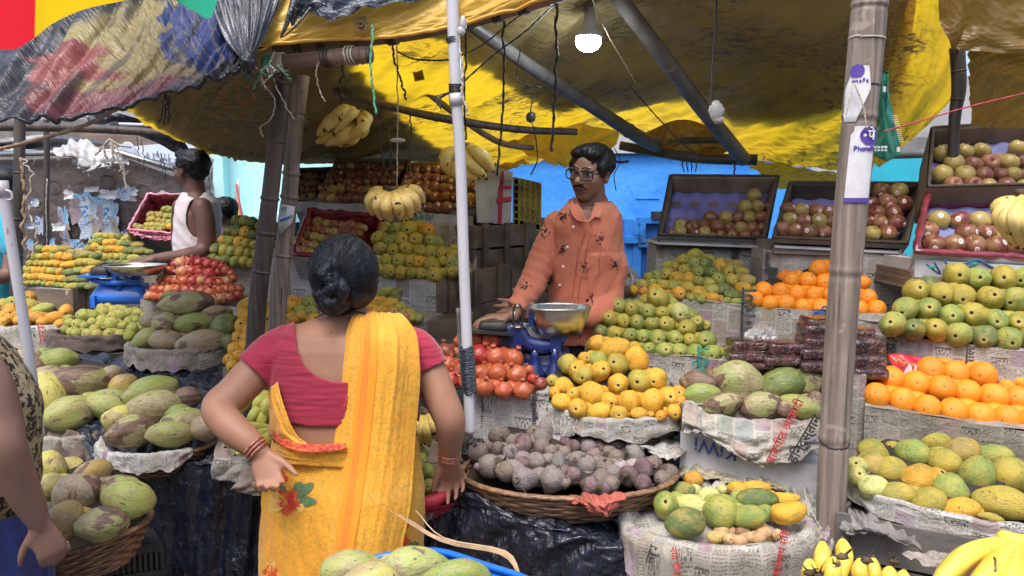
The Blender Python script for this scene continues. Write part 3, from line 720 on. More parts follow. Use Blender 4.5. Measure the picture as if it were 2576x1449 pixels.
def setting():
 mb=MB();mb.grid([[Vector((x,y,0))for x in(-60,-6,0,6,60)]for y in(-30,0,4,8,80)])
 mb.build('ground',std('ground_dirt',(.16,.14,.12),(.10,.09,.08),2.,.95,.5,30,.02,dirt=(.05,.045,.04),dsc=1.5),kind='structure')
 g=G('blue_render');v=g.tc.outputs['Object']
 c=g.mix(g.step(g.noise(2.5,5.,v),.3,.7),(.035,.26,.80),(.07,.36,.88));c=g.mix(g.math('MULTIPLY',g.step(g.noise(6.,7.,v,1.),.58,.7),.35),c,(.02,.17,.55))
 g.set(c,.7,g.bump(g.noise(16.,6.,v),.35,.02))
 t=thing('blue_wall','bright blue painted plaster wall behind the shopkeeper, dark blue plank door at its foot','wall',(1.3,5.6,0))
 a=P(1255,700,5.6);b=P(1975,700,5.6);tp=P(1500,388,5.6).z
 mb=MB();mb.abox(a.x,5.6,0,b.x+.15,5.8,tp)
 for k in range(4):
  q=P(1600+k*90,500+30*(k%2),5.6);mb.abox(q.x,5.592,q.z,q.x+.16,5.6,q.z+.008)
 mb.build('wall',g.m,t,smooth=False)
 mb=MB();mb.abox(a.x,5.55,tp+.004,b.x+.15,5.85,tp+.035);mb.build('coping',MT['card_white'],t,smooth=False)
 dm=std('blue_door',(.02,.17,.55),(.03,.22,.68),6,.55,.3,60,dirt=(.01,.06,.2),dsc=9);dk=std('blue_door_dark',(.012,.10,.35),(.01,.07,.26),6,.6,.3,60)
 def bx(u0,v0,u1,v1,d,th,m,nm,par):
  p,q=P(u0,v0,d),P(u1,v1,d);mb=MB();mb.abox(min(p.x,q.x),d,min(p.z,q.z),max(p.x,q.x),d+th,max(p.z,q.z));return mb.build(nm,m,par,smooth=False)
 bx(1608,550,1665,1000,5.45,.12,dk,'door',t);bx(1572,552,1590,1000,5.43,.14,dm,'door_post',t);bx(1594,556,1606,1000,5.42,.14,dm,'door_post',t)
 bx(1606,552,1664,562,5.41,.04,dm,'rail',t);bx(1606,610,1664,622,5.41,.04,dm,'rail',t);bx(1572,596,1606,612,5.40,.03,dm,'rail',t)
 bx(1610,562,1624,610,5.40,.03,dm,'slat',t);bx(1635,622,1645,700,5.40,.03,dm,'slat',t)
 bx(1640,532,1680,552,5.4,.05,MT['black_crate'],'bracket',t)
 bx(1300,548,1392,640,5.44,.1,MT['black_crate'],'dark_opening',t)
 g2=std('turq_render',(.02,.46,.62),(.03,.38,.52),5,.7,.3,30,dirt=(.02,.2,.28),dsc=9,dlo=.62)
 mb=MB();p,q=P(2170,396,5.0),P(2700,396,5.0);mb.abox(p.x,5.0,0,q.x,5.2,p.z);mb.build('turquoise_wall',g2,smooth=False,label='turquoise plaster wall seen between the bamboo pole and apple cartons',cat='wall')
 mb=MB();p,q=P(2150,345,5.6),P(2700,345,5.6);mb.abox(p.x,5.6,0,q.x,5.8,p.z);mb.build('grey_wall',MT['card_grey'],smooth=False,label='grey wall behind the turquoise wall on the right',cat='wall')
 mint=std('mint_render',(.42,.74,.76),(.50,.82,.82),3,.7,.2,30,dirt=(.3,.5,.5),dsc=6)
 t=thing('mint_house','pale mint plastered house front behind the dark bamboo pole','house',(-2.6,7.0,0))
 p,q=P(536,330,7.0),P(1000,600,7.0);mb=MB();mb.abox(p.x,7.0,0,q.x,7.3,p.z+.4);mb.build('wall',mint,t,smooth=False)
 p,q=P(538,330,6.9),P(572,600,6.9);mb=MB();mb.abox(p.x,6.86,0,q.x,7.0,p.z+.3);mb.build('pillar',mint,t,smooth=False)
 p,q=P(612,540,6.9),P(760,545,6.9);mb=MB();mb.abox(p.x,6.7,p.z-.06,q.x,7.0,p.z);mb.build('ledge',mint,t,smooth=False)
 p,q=P(618,548,6.9),P(760,900,6.9);mb=MB();mb.abox(p.x,6.95,q.z,q.x,6.99,p.z);mb.build('shop_opening',MT['black_crate'],t,smooth=False)
 t=thing('closed_umbrella','closed purple, yellow and green garden umbrella standing by the mint wall','umbrella',P(600,600,6.2))
 cols={'g':(.12,.42,.34),'p':(.28,.28,.66),'y':(.7,.6,.16),'r':(.72,.14,.13)}
 top=P(597,461,6.2)
 for k,c in enumerate('gpyr'):
  xs=[(576,590),(582,608),(606,612),(611,622)][k];mb=MB();g=[]
  for j in range(9):
   s=j/8;l=P(597+(xs[0]-597)*s,461+110*s,6.2);r=P(597+(xs[1]-597)*s,461+110*s,6.2)
   g.append([l+(r-l)*i/6+Vector((0,-.04*math.sin(math.pi*i/6)*s-.01*k,0))for i in range(7)])
  mb.grid(g);o=mb.build('fabric_panel',std('umb_'+c,cols[c],None,rough=.7),t);o.modifiers.new('s','SOLIDIFY').thickness=.01
 mb=MB();b_=P(600,640,6.25);mb.tube([b_,top+Vector((0,.03,.03))],.012,8);mb.build('pole',MT['pvc'],t)
 g=G('rusty_tin');v=g.tc.outputs['Object']
 c=g.mix(g.step(g.noise(3.,6.,v,.6),.3,.7),(.07,.052,.048),(.125,.098,.09));c=g.mix(g.step(g.noise(9.,7.,v,1.),.52,.68),c,(.05,.04,.038));c=g.mix(g.math('MULTIPLY',g.step(g.noise(14.,7.,v,.5),.62,.70),.8),c,(.42,.40,.40))
 g.set(c,.6,g.bump(g.noise(9.,5.,v,.5),.5,.03))
 t=thing('tin_shack','rusty dark tin shack covered in torn white and blue posters','shack',(-3.3,6.2,0))
 D=6.2;pl=[P(60,402,D),P(300,392,D),P(447,448,D)];bz=0
 poly=[Vector((pl[0].x-1.2,D,bz)),Vector((P(447,600,D).x,D,bz)),pl[2],pl[1],pl[0]-Vector((0,0,0)),pl[0]-Vector((1.2,0,0))]
 mb=MB();prism(mb,poly,(0,.8,0));mb.build('wall',g.m,t,smooth=False)
 mb=MB();mb.tube([pl[0]+Vector((-1.2,-.05,.02)),pl[1]+Vector((0,-.05,.03)),pl[2]+Vector((.12,-.05,.03))],.022,6);mb.build('roof_edge',MT['steel'],t)
 for k in range(9):
  q=P(90+45*k,[520,470,580,500,455,540,480,560,510][k],D-.004);mb=MB()
  mb.tube([q+Vector((.055*math.cos(a*.5236),-.004,.055*math.sin(a*.5236)))for a in range(13)],.0028,5,cap=False);mb.build('lid_ring',g.m,t)
 pm=newspaper('poster',(.50,.56,.62),(.06,.20,.48),(.38,.42,.48),3.4,.2)
 pm2=newspaper('poster_blue',(.22,.42,.66),(.45,.55,.66),(.16,.34,.58),2.8,.3)
 def scrap(u0,v0,u1,v1,d,m,nm,par,seed,lab=None):
  p=P((u0+u1)/2,(v0+v1)/2,d);W=abs(u1-u0)*d/F/1.5;H=abs(v1-v0)*d/F/1.6;mb=MB();n=34
  vs=[p+Vector((0,0,0))];uv=[(0,0)]
  for i in range(n):
   a=2*math.pi*i/n;k=1/max(abs(math.cos(a)),abs(math.sin(a)));r=k*(.78+.5*nz(i*1.7+seed*5,seed))
   x,z=W*r*math.cos(a),H*r*math.sin(a);vs.append(p+Vector((x,-.012-.02*abs(nz(i*.7,seed*3)),z)));uv.append((x,z))
  mb.add(vs,[(0,(i+1)%n+1,i+1)for i in range(n)],0,uv);return mb.build(nm,m,par)
 for k,(a,b,c_,d_,m)in enumerate([(180,490,260,560,pm2),(205,500,250,600,pm),(245,495,290,590,pm2),(262,510,300,600,pm),(150,520,175,600,pm2),(92,545,120,590,pm),(115,600,140,625,pm2),(330,560,365,600,pm),(360,555,400,610,pm),(310,580,350,615,pm),(160,600,200,625,pm2),(300,470,345,505,pm),(395,500,440,560,pm),(80,500,100,520,pm),(255,478,300,500,MT['white_paper']),(400,480,425,510,MT['white_paper']),(165,478,185,500,MT['white_paper']),(250,590,300,612,pm),(135,560,165,580,MT['white_paper']),(190,610,240,640,pm),(345,600,380,640,pm),(60,600,85,630,pm2),(420,560,445,600,pm),(215,470,250,482,MT['white_paper']),(70,560,90,575,pm)]):
  scrap(a,b,c_,d_,D-.01-.003*k,m,'torn_poster',t,k+1)
 sheet('plastic_sheeting','grey white torn plastic sheeting draped over the tin shack roof','plastic sheet',[[(120,372,6.0),(190,345,6.0),(290,372,6.0),(325,398,6.0)],[(140,385,5.9),(210,375,5.85),(290,395,5.9),(325,405,5.9)],[(170,400,5.9),(220,420,5.8),(262,425,5.85),(300,415,5.9)],[(182,420,5.9),(205,440,5.85),(235,438,5.9),(262,428,5.95)]],40,30,'white_plastic',folds(6,2,.05,2,3.))
 t=thing('signboard','white signboard with a faded portrait and grey lettering above the tin shack','sign',P(390,420,6.9))
 D=6.9;mb=MB();prism(mb,[P(285,400,D),P(540,520,D),P(545,360,D),P(470,352,D),P(400,362,D),P(290,372,D)],(0,.05,0));mb.build('board',std('sign_face',(.62,.70,.78),(.55,.64,.74),3,.5,.05),t,smooth=False)
 gm=std('sign_grey',(.22,.24,.32),None,rough=.6)
 mb=MB();xd=(P(440,422,D)-P(370,418,D));text_into(mb,'MACHO',26*D/F*1.25,P(412,411,D-.004),xd,(0,0,1),bold=.004);mb.build('lettering',gm,t)
 mb=MB();text_into(mb,'A M U L',15*D/F*1.25,P(398,392,D-.004),xd,(0,0,1));mb.build('lettering',gm,t)
 mb=MB();mb.ell(P(322,386,D-.002),.075,.01,.10,16,10);mb.ell(P(322,412,D-.002),.13,.01,.06,16,10);mb.build('portrait',std('portrait_grey',(.36,.42,.52),(.46,.52,.62),9),t)
 sheet('hanging_cloth','pale blue white cloth hanging behind the man in the white vest','cloth',[[(488,398,6.0),(520,392,6.0),(536,400,6.0)],[(495,430,6.0),(520,440,5.95),(538,440,6.0)],[(500,470,6.0),(522,480,6.0),(538,478,6.0)],[(505,500,6.0),(524,512,6.0),(534,505,6.0)]],24,20,'white_plastic',folds(5,2,.03))
 g=G('old_brick');v=g.tc.outputs['Object'];x,y,z=g.sep(v)
 br=g.n('TexBrick',{'Vector':g.comb(x,z,0.),'Color1':(.20,.13,.10,1),'Color2':(.26,.18,.14,1),'Mortar':(.22,.2,.18,1),'Scale':3.2,'Mortar Size':.02})
 g.set(g.mix(g.math('MULTIPLY',g.step(g.noise(3.,5.,v),.5,.7),.6),br.outputs[0],(.08,.07,.06)),.9)
 mb=MB();p,q=P(150,310,8.5),P(520,500,8.5);mb.abox(p.x,8.5,0,q.x,8.9,p.z);mb.build('brick_house',g.m,smooth=False,label='old brown brick house wall above the signboard',cat='house')
 mb=MB();p,q=P(-300,300,9.5),P(330,500,9.5);mb.abox(p.x,9.5,0,q.x,9.8,p.z);mb.build('grey_house',MT['card_grey'],smooth=False,label='weathered grey house wall at the far left behind the shack',cat='house')
 mb=MB();mb.box(P(70,365,7.5),Vector((.5,0,.05)),(0,.5,0),(0,0,.015));mb.box(P(60,380,7.3),Vector((.4,0,-.03)),(0,.4,0),(0,0,.012));mb.build('tin_awning',MT['card_white'],smooth=False,label='pale tin awning sheets at the far left under the black tarp',cat='awning')
 mb=MB();mb.abox(-14,12,0,14,12.3,3.4);mb.build('street_wall',std('street_wall',(.42,.42,.42),(.3,.3,.3),2,.9),smooth=False,label='grey street wall far behind all the stalls',cat='wall')
 t=thing('added_street_house','unseen row house across the street, added to cut frontal sky light','house',(0,-7,0));mb=MB();mb.abox(-16,-7.6,0,16,-7,4.6);mb.build('wall',std('added_house_wall',(.30,.27,.24),(.2,.18,.16),1.5,.9),t,smooth=False)  # unseen house added behind the camera to reduce frontal sky fill
 for k in range(7):mb=MB();mb.abox(-13+4*k,-6.98,.1,-11+4*k,-6.9,2.6);mb.build('added_house_shutter',MT['card_dark'],t,smooth=False)
 mb=MB();mb.abox(-16,-6.9,2.9,16,-5.6,3.0);mb.build('awning',MT['card_grey'],t,smooth=False)
setting()
MT['clear_bag']=std('clear_bag',(.34,.34,.34),(.22,.21,.21),10,.25,.5,40,coat=.4)
def counter(name,label,x0,y0,x1,y1,z,mat='plank'):
 t=thing(name,label,'counter',((x0+x1)/2,(y0+y1)/2,0));n=max(2,int((y1-y0)/.14));w=(y1-y0)/n
 mb=MB()
 for k in range(n):mb.abox(x0,y0+w*k+.003,z-.03,x1,y0+w*(k+1)-.003,z-.002*(k%2))
 mb.build('table_top',MT[mat],t,smooth=False)
 for(x,y)in((x0+.05,y0+.05),(x1-.05,y0+.05),(x0+.05,y1-.05),(x1-.05,y1-.05)):
  mb=MB();mb.abox(x-.03,y-.03,0,x+.03,y+.03,z-.031);mb.build('leg',MT[mat],t,smooth=False)
 return t
counter('stall_counter','rough plank counter under the beetroot basket, hung with black plastic',-.45,2.32,.55,3.3,.70)
counter('stall_counter','rough plank counter under the left coconut baskets, hung with black plastic',-1.65,2.36,-.55,3.4,.70)
counter('stall_counter','plank platform at the back left carrying the stacked mangoes and blue scale',-2.7,3.45,-.95,5.0,.92)
counter('stall_counter','plank platform on the right carrying the stepped crates',.60,2.5,2.2,4.3,.60)
counter('stall_counter','plank platform at the back centre carrying stacked crates',-1.0,3.2,.30,4.2,.62)
sheet('black_plastic_sheet','shiny black plastic sheet hanging in front of the left counter beside the woman','plastic sheet',[[(150,880,2.95),(330,890,2.9),(480,900,2.85),(640,900,2.85),(760,900,2.85)],[(150,960,2.75),(330,960,2.72),(480,960,2.7),(640,960,2.7),(760,960,2.7)],[(200,1090,2.42),(330,1120,2.36),(480,1130,2.35),(640,1120,2.36),(760,1120,2.4)],[(230,1180,2.33),(330,1185,2.3),(480,1185,2.29),(640,1180,2.3),(760,1180,2.33)],[(240,1350,2.36),(350,1370,2.3),(500,1380,2.3),(640,1380,2.32),(760,1350,2.36)],[(250,1640,2.36),(360,1640,2.28),(500,1640,2.29),(640,1640,2.31),(760,1640,2.36)]],150,130,'black_sheet',folds(10,1.6,.020,2.5,3.1))
sheet('black_plastic_sheet','dark blue-black plastic sheet draped over the counter front under the beetroot basket','plastic sheet',[[(1010,1190,2.40),(1130,1185,2.42),(1300,1235,2.40),(1480,1290,2.3),(1600,1330,2.25),(1700,1380,2.2)],[(1020,1250,2.26),(1130,1225,2.26),(1300,1290,2.14),(1470,1330,2.08),(1600,1380,2.05),(1700,1420,2.03)],[(1030,1340,2.27),(1130,1320,2.25),(1300,1380,2.12),(1450,1420,2.06),(1600,1470,2.03),(1700,1500,2.0)],[(1030,1650,2.27),(1130,1650,2.23),(1300,1650,2.12),(1450,1650,2.06),(1600,1650,2.03),(1700,1650,2.0)]],150,100,'black_sheet',folds(8,2.2,.022,4.,8.))
_,*_=crate('newspaper_crate','newspaper-covered crate under the long papaya-shaped mangoes at the left','crate',(52,716,4.0),(180,732,3.9),.30,.45,'news_white')
plank_crate('wooden_crate','brown wooden crate end beside the blue scale',(181,728,3.9),(222,727,4.0),.2,.35,2,2)
c1,*_=crate('newspaper_crate','newspaper-wrapped crate below the pink-lined mango carton','crate',(352,600,4.75),(470,598,4.75),.45,.4,'news_color')
c2,*_=crate('newspaper_crate','plain crate under the second stack of long mangoes, behind the scale pan','crate',(212,664,4.45),(400,664,4.45),.3,.5,'news_old')
pile('mango','long mango stack left','@2a 165,752,19,17y 200,750,20,17y 235,750,20,18g 275,750,20,18g 315,755,20,18g 350,757,21,18Y 385,760,20,18g 420,765,21,18g 460,768,26,20y 520,775,50,26y 600,772,48,26G 645,780,34,22G ' '190,708,26y 222,712,26Y 258,710,27Y 298,710,28Y 335,716,28Y 370,718,24Y 405,722,26Y 440,722,28Y 520,727,58,28,-4G 590,725,46,26G ' '165,660,24g 205,662,28y 240,660,27Y 278,662,26Y 316,664,26Y 352,664,25y 390,668,25g 430,672,28Y 505,677,62,27,-4G 575,664,42,26g 620,668,40,25Y 650,655,40,26Y ' '215,612,24y 262,612,24y 300,615,24y 335,615,26y 372,612,26Y 412,615,26Y 505,622,62,28,-2Y 575,605,38,28y 640,600,45,26y 680,612,42,26y ' '240,565,26y 282,565,26y 335,560,30Y 378,565,24g 425,562,32Y 495,566,46,28Y 560,560,40,24G 585,535,34,26b 615,548,38,24b 680,560,40,26G ' '285,510,30g 322,515,24Y 362,508,28,26Y 430,512,62,28,-3y 515,530,36,20b 540,545,30,20G',3.95,4.15,jit=25,group='long mangoes stacked at the far left')
pile('mango','back mango stack by vest man','@2a 800,602,30,20G 850,607,32,20G 905,607,34,20g 665,570,26y 700,552,28y 748,565,26y 790,567,27y 836,568,26y 886,572,28g 952,577,42,28,-5y 1010,580,36,24G ' '628,508,26y 678,500,32Y 728,512,25g 776,513,28Y 812,510,26Y 862,515,34,28Y 935,522,50,30,-8G 1005,525,48,28,-8G 1060,530,34,20G ' '665,462,32,22g 718,456,28g 762,468,28Y 806,464,27Y 856,470,26g 920,470,48,28,-6G 980,480,44,26,-10b ' '705,413,34,22y 762,420,26y 806,422,26y 852,422,28G 922,430,52,26,-12y 680,430,20g',4.4,4.6,jit=25,group='mangoes stacked behind the blue scale')
def liner_box(name,label,cat,q4,dfront,dback,h,inner,outer,rim='maroon_plastic',rimr=.008,tray=None,group=None,apron=None,apmat='card_white',apd=.0,crk=0.,holes=10):
 """open carton tipped towards the buyer. q4 = TL,TR,BR,BL pixels of the mouth; dback/dfront depth of its top/bottom edge"""
 h*=.65;TL,TR,BR,BL=[P(u,v,(dback if k<2 else dfront))for k,(u,v)in enumerate(q4)]
 n=(TR-TL).cross(BL-TL).normalized()
 if n.y>0:n=-n
 t=thing(name,label,cat,(BL+BR)/2,group);c=(TL+TR+BR+BL)/4
 ins=lambda p:p+(c-p)*.07-n*h
 a,b,d,e=map(ins,(TL,TR,BR,BL))
 def wall(p,q,q2,p2,mat,nm,wv=0.):
  g=[[(p+(q-p)*i/20)*(1-j/6)+(p2+(q2-p2)*i/20)*j/6 for i in range(21)]for j in range(7)]
  if wv:
   for j in range(7):
    for i in range(21):g[j][i]=g[j][i]+Vector((wv*nz(i*.6,j*.5,c.x*3),wv*nz(i*.55,j*.6,7+c.x),wv*nz(i*.5,j*.7,3.)))
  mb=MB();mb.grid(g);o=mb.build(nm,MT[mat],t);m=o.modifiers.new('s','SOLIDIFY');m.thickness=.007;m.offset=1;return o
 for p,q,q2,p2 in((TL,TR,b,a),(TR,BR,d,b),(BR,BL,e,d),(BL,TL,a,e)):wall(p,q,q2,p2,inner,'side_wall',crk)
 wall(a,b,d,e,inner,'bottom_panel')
 k=.010
 o4=[p+(p-c).normalized()*.012 for p in(TL,TR,BR,BL)];i4=[p-n*(h+.012)for p in(a,b,d,e)]
 mb=MB()
 for m_ in range(4):mb.quad(o4[m_],o4[(m_+1)%4],i4[(m_+1)%4],i4[m_],uv=[(0,0),(.4,0),(.4,.15),(0,.15)])
 mb.build('carton',MT[outer],t,smooth=False)
 mb=MB();lp=[TL,TR,BR,BL,TL];pts=[]
 for m_ in range(4):
  for j in range(14):
   s=j/14;p=lp[m_]+(lp[m_+1]-lp[m_])*s;w=crk*1.0+.0015
   pts.append(p+n*.003+Vector((w*nz(m_*9+j*.8,1.),0,w*nz(m_*7+j*.8,5.))))
 pts.append(pts[0]);mb.tube(pts,[rimr*(1+(.5*nz(i*.9)if crk else 0))for i in range(len(pts))],7,cap=False);mb.build('rim',MT[rim],t)
 if tray:
  nx,ny=64,40;g=[]
  A,B,C_,D_=[p+(c-n*h-p)*.04+n*.012 for p in(a,b,d,e)]
  for j in range(ny+1):
   r=[]
   for i in range(nx+1):
    s,q=i/nx,j/ny;p=(A+(B-A)*s)*(1-q)+(D_+(C_-D_)*s)*q
    w=.5*math.sin(s*math.pi*holes)*math.sin(q*math.pi*holes*.6)+.6*math.sin(q*math.pi*holes*.7+.8*math.sin(s*math.pi*holes));r.append(p+n*(.011*w))
   g.append(r)
  mb=MB();mb.grid(g);mb.build('moulded_tray',tray,t)
 if apron:
  A,B=P(*apron[0]),P(*apron[1]);hh=apron[2];mb=MB();dn=Vector((0,0,-hh));yb=Vector((0,.25,0))
  mb.box((A+B)/2+dn/2+yb/2,(B-A)/2,yb/2,-dn/2);mb.build('front_panel',MT[apmat],t,smooth=False)
 return t,(TL,TR,BR,BL),n
MT['tray_purple']=std('tray_purple',(.26,.25,.56),(.20,.19,.46),5,.8,.2,40,dirt=(.14,.13,.3),dsc=7)
MT['tray_blue']=std('tray_blue',(.24,.26,.50),(.19,.20,.42),5,.8,.2,40)
liner_box('mango_carton','open carton lined with crumpled pink plastic holding small mangoes','carton',[(372,489),(482,490),(466,590),(322,578)],4.55,4.75,.17,'maroon_plastic','card_grey','pink_plastic',.008,crk=.011)
sheet('plastic_liner','pink crumpled plastic folded over the lower edge of the small mango carton','plastic sheet',[[(322,572,4.6),(380,585,4.57),(440,592,4.54),(470,580,4.5)],[(318,582,4.5),(375,596,4.5),(435,600,4.47),(468,590,4.45)],[(330,590,4.52),(390,603,4.5),(440,604,4.5),(466,598,4.47)]],50,12,'pink_plastic',folds(9,2,.02))
pile('mango','pink-lined carton','@2a 1000,360,27b 960,347,24b 1048,342,24y 1085,342,27y 1125,347,27y 1170,352,27y 1212,350,26Y 1250,348,24b 1080,303,32b 1130,310,26b 1168,318,25b 1207,320,24g 1250,324,26y 1082,272,32b 1140,272,28y 1186,279,25g 1228,280,24y 1262,284,20y 1174,228,24g 1216,231,26g 1262,240,26b 1050,368,22y 1090,372,24b 1140,372,24y',4.58,4.72,group='small mangoes in the pink-lined carton')
crate('newspaper_crate','grey newspaper-edged crate carrying the left pomegranate heap','crate',(352,752,3.5),(625,775,3.4),.3,.5,'news_color')
lp=thing('packing_heap','inner heap of cardboard the left pomegranates are stacked on','packing',P(490,750,3.6))
pile('pomegranate','heap by blue scale','@2a 1065,845,35t 1110,850,34o 1155,852,34o 1205,862,34t 1450,870,34o 1520,875,40t 1580,862,36t 1640,855,34o 1700,840,34r ' '1105,795,35o 1160,800,38o 1206,800,36t 1266,800,38o 1325,803,34o 1380,806,38r 1440,815,40o 1507,823,48o 1570,808,38o 1618,798,35o 1665,800,34o 1710,795,30o ' '1146,730,30t 1196,737,38o 1250,740,34o 1310,742,44o 1374,740,44r 1438,740,40t 1502,755,46r 1570,750,34o 1620,738,34t 1665,718,30o ' '1200,668,36o 1246,672,26d 1300,675,42t 1366,675,44r 1430,680,40r 1500,688,46r 1560,676,34r 1610,665,34o 1650,685,26o ' '1245,618,28r 1288,610,42t 1352,608,42r 1425,612,42r 1488,618,42r 1540,625,34r 1590,640,34r',3.42,3.72,liner=lp,lmat='card_dark')
t,pt=basket('flat jute-wrapped tray holding the green guavas at the left',P(262,835,3.2),.20,.14,.07,'jute',rings=6)
rim_paper(t,pt,180,380,.1,'jute',.01,.05,'sacking',.02,4)
pile('guava','jute-wrapped tray','@2a 465,1085,30g 510,1100,34y 550,1110,37y 620,1115,39y 692,1120,42y 785,1118,46y 860,1120,40y 925,1130,42g 495,1040,36y 552,1050,43g 660,1035,38y 680,1082,40y 740,1092,36^g 800,1050,53y 880,1058,36y 950,1080,46g 1010,1072,32g 605,1058,32y 728,1045,40y ' '490,1005,32g 590,985,52,44g 665,985,42g 730,1002,46,26g 810,995,43y 860,985,44y 985,972,40y 925,1022,36g 975,1022,36g 1030,988,28g 745,962,40y 815,950,42y 875,945,34y 925,968,40y 726,935,38y',3.08,3.35,mode='up',cat='guava',liner=t)
t,pt=basket('newspaper-lined basket of ripe mangoes at the far left behind the white pole',P(80,812,3.4),.26,.14,.12,'wicker_dark',rings=7)
rim_paper(t,pt,180,380,.1,'news_color',.01,.13,seed=7)
mb=MB();q=P(108,836,3.22);text_into(mb,'सुरम',.05,q,(-.1,0,1),(-1,-.1,-.1));mb.build('headline',MT['ink_red'],t)
pile('mango','far left basket','@2a 30,1025,38O 75,1005,38O 125,990,40O 180,1030,40O 310,1030,42,34O 430,1040,40,32O 20,990,36O 130,1022,34O 60,965,46O 200,985,40O 275,1000,72,42O 395,1000,62,44O 470,955,46O 15,915,50y 85,905,50g 205,920,58,56y 300,940,78,40,-14g 210,858,46O 70,935,38O 160,940,36O',3.3,3.5,group='ripe mangoes in the far left basket',liner=t)
t,pt=basket('newspaper-lined basket of mixed green and brown coconuts at the centre left',P(465,868,2.95),.19,.16,.09,'wicker_dark',rings=7)
rim_paper(t,pt,170,370,.1,'news_old',.015,.06,seed=2)
pile('coconut','middle left basket','@2a 1045,1150,88,66,-20w 1200,1170,112,76,12p 1440,1175,162,76,-4p 1640,1170,56,50G 1090,1020,76,70p 1180,1045,86,78h 1400,1040,132,72,0g 1610,1055,92,72,-10G 1520,1005,80,40b 1545,960,92,42b 1320,900,168,76,-6h 1250,838,92,26^g',2.84,3.0,liner=t)
cr=crate('newspaper_crate','crate under the bright yellow mango pyramid behind the woman','crate',(560,925,2.72),(840,925,2.72),.2,.4,'news_old')[0]
pile('mango','pyramid left of the woman','@2a 1660,1345,46Y 1640,1300,46Y 1705,1275,48Y 1760,1310,44Y 1680,1222,50Y 1750,1200,50Y 1820,1230,48Y 1705,1142,48Y 1765,1150,54Y 1840,1115,64Y 1910,1120,56Y 1960,1180,50Y 1740,1060,60Y 1790,1095,54Y 1825,1025,46Y 1900,1025,60Y 1970,1040,50Y ' '1785,985,64,48Y 1735,972,42Y 1965,968,62,58Y 1880,945,60,48Y 1740,920,46Y 1812,893,80,48,-8Y 1965,905,46Y @2b 25,895,60,40,6Y 65,943,52Y 100,1022,54Y 15,1022,46Y 90,1088,46Y 25,1098,46Y 165,970,62,52Y 182,910,48Y 255,920,50Y 215,878,26Y 195,1045,58,36Y 285,1000,66,40Y 345,985,42Y 335,950,46g 280,885,46O 335,893,34O 398,890,50g 410,960,46g 430,1005,54,36Y 125,900,30g 95,885,26O 160,1100,46Y 230,1110,50Y 300,1090,50Y',2.68,2.95,liner=cr,lmat='card')
cr=crate('newspaper_crate','newspaper-covered crate under the green mangoes behind the vest man','crate',(520,660,3.95),(800,674,3.8),.3,.4,'news')[0]
crate('newspaper_crate','tall newspaper-wrapped crate behind the grey bamboo post','crate',(672,646,3.6),(830,650,3.6),.45,.4,'news_white')
pile('mango','pyramid behind vest man','@2a 1515,572,32G 1560,588,32G 1612,592,36G 1680,600,38g 1742,600,38y 1795,610,34y 1850,615,34y 1540,515,42G 1600,520,44y 1650,532,40g 1712,530,44y 1770,542,36y 1830,550,36y 1938,540,36y 1590,450,36Y 1645,457,38g 1706,462,44Y 1760,472,40y 1820,480,36y 1940,480,36y 1630,385,36G 1690,385,44G 1752,395,44Y 1805,408,36G 1860,420,34g 1940,395,38G 1690,312,42G 1745,312,44g 1800,325,42G 1850,350,34G 1945,340,36G',3.85,4.1,liner=cr)
def tray_box(*a,**k):return liner_box(*a,**k)
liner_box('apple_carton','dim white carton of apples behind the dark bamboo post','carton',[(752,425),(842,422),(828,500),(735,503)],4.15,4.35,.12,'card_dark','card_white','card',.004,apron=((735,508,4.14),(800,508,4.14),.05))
pile('apple','dim carton behind bamboo post','@2b 335,135,36r 375,138,36r 415,138,36y 350,90,34r 400,88,34r 440,88,34r 330,45,34r 380,42,34r 430,40,34r @1b 420,1328,32y 375,1330,34r 470,1330,32r 525,1332,32r 375,1385,32r 420,1385,32r 480,1387,32r',4.2,4.35)
liner_box('apple_carton','large white carton stacked with red apples at the back centre','carton',[(848,402),(1028,404),(1010,510),(800,505)],4.0,4.25,.14,'card','card_white','card',.005,apron=((802,512,3.99),(962,512,3.99),.07),holes=8)
pile('apple','left of two large back cartons','@1b 530,1412,40r 590,1430,40y 650,1420,40y 740,1420,46r 800,1432,38p 852,1425,36y 905,1430,38r 570,1365,36r 645,1362,40r 705,1375,42r 775,1375,42r 845,1372,38r 905,1362,37r 975,1368,40r 1037,1360,40r 590,1315,38r 650,1305,40r 735,1320,46r 800,1312,40r 865,1320,42r 930,1318,38r 985,1312,36r 1060,1308,38p 650,1258,40r 727,1252,40y 790,1256,38r 847,1258,42r 905,1262,38r 955,1266,35r 1030,1258,38r 1095,1265,36y ' '@2b 500,135,38p 556,145,36y 612,150,37r 670,150,37r 726,145,36r 785,145,37r',4.0,4.25,st=.12)
liner_box('apple_carton','white carton of stickered dark red apples beside the white pole','carton',[(1028,412),(1245,412),(1225,520),(1055,525)],3.85,4.1,.14,'card','card_white','card',.005,apron=((1040,533,3.84),(1190,545,3.84),.06))
mb=MB();q=P(1065,546,3.83);text_into(mb,'fresh',.05,q,(1,0,.02),(0,0,-1));fo=mb.build('print',MT['ink_teal'],[o for o in bpy.data.objects if o.name.startswith('apple_carton')][-1])
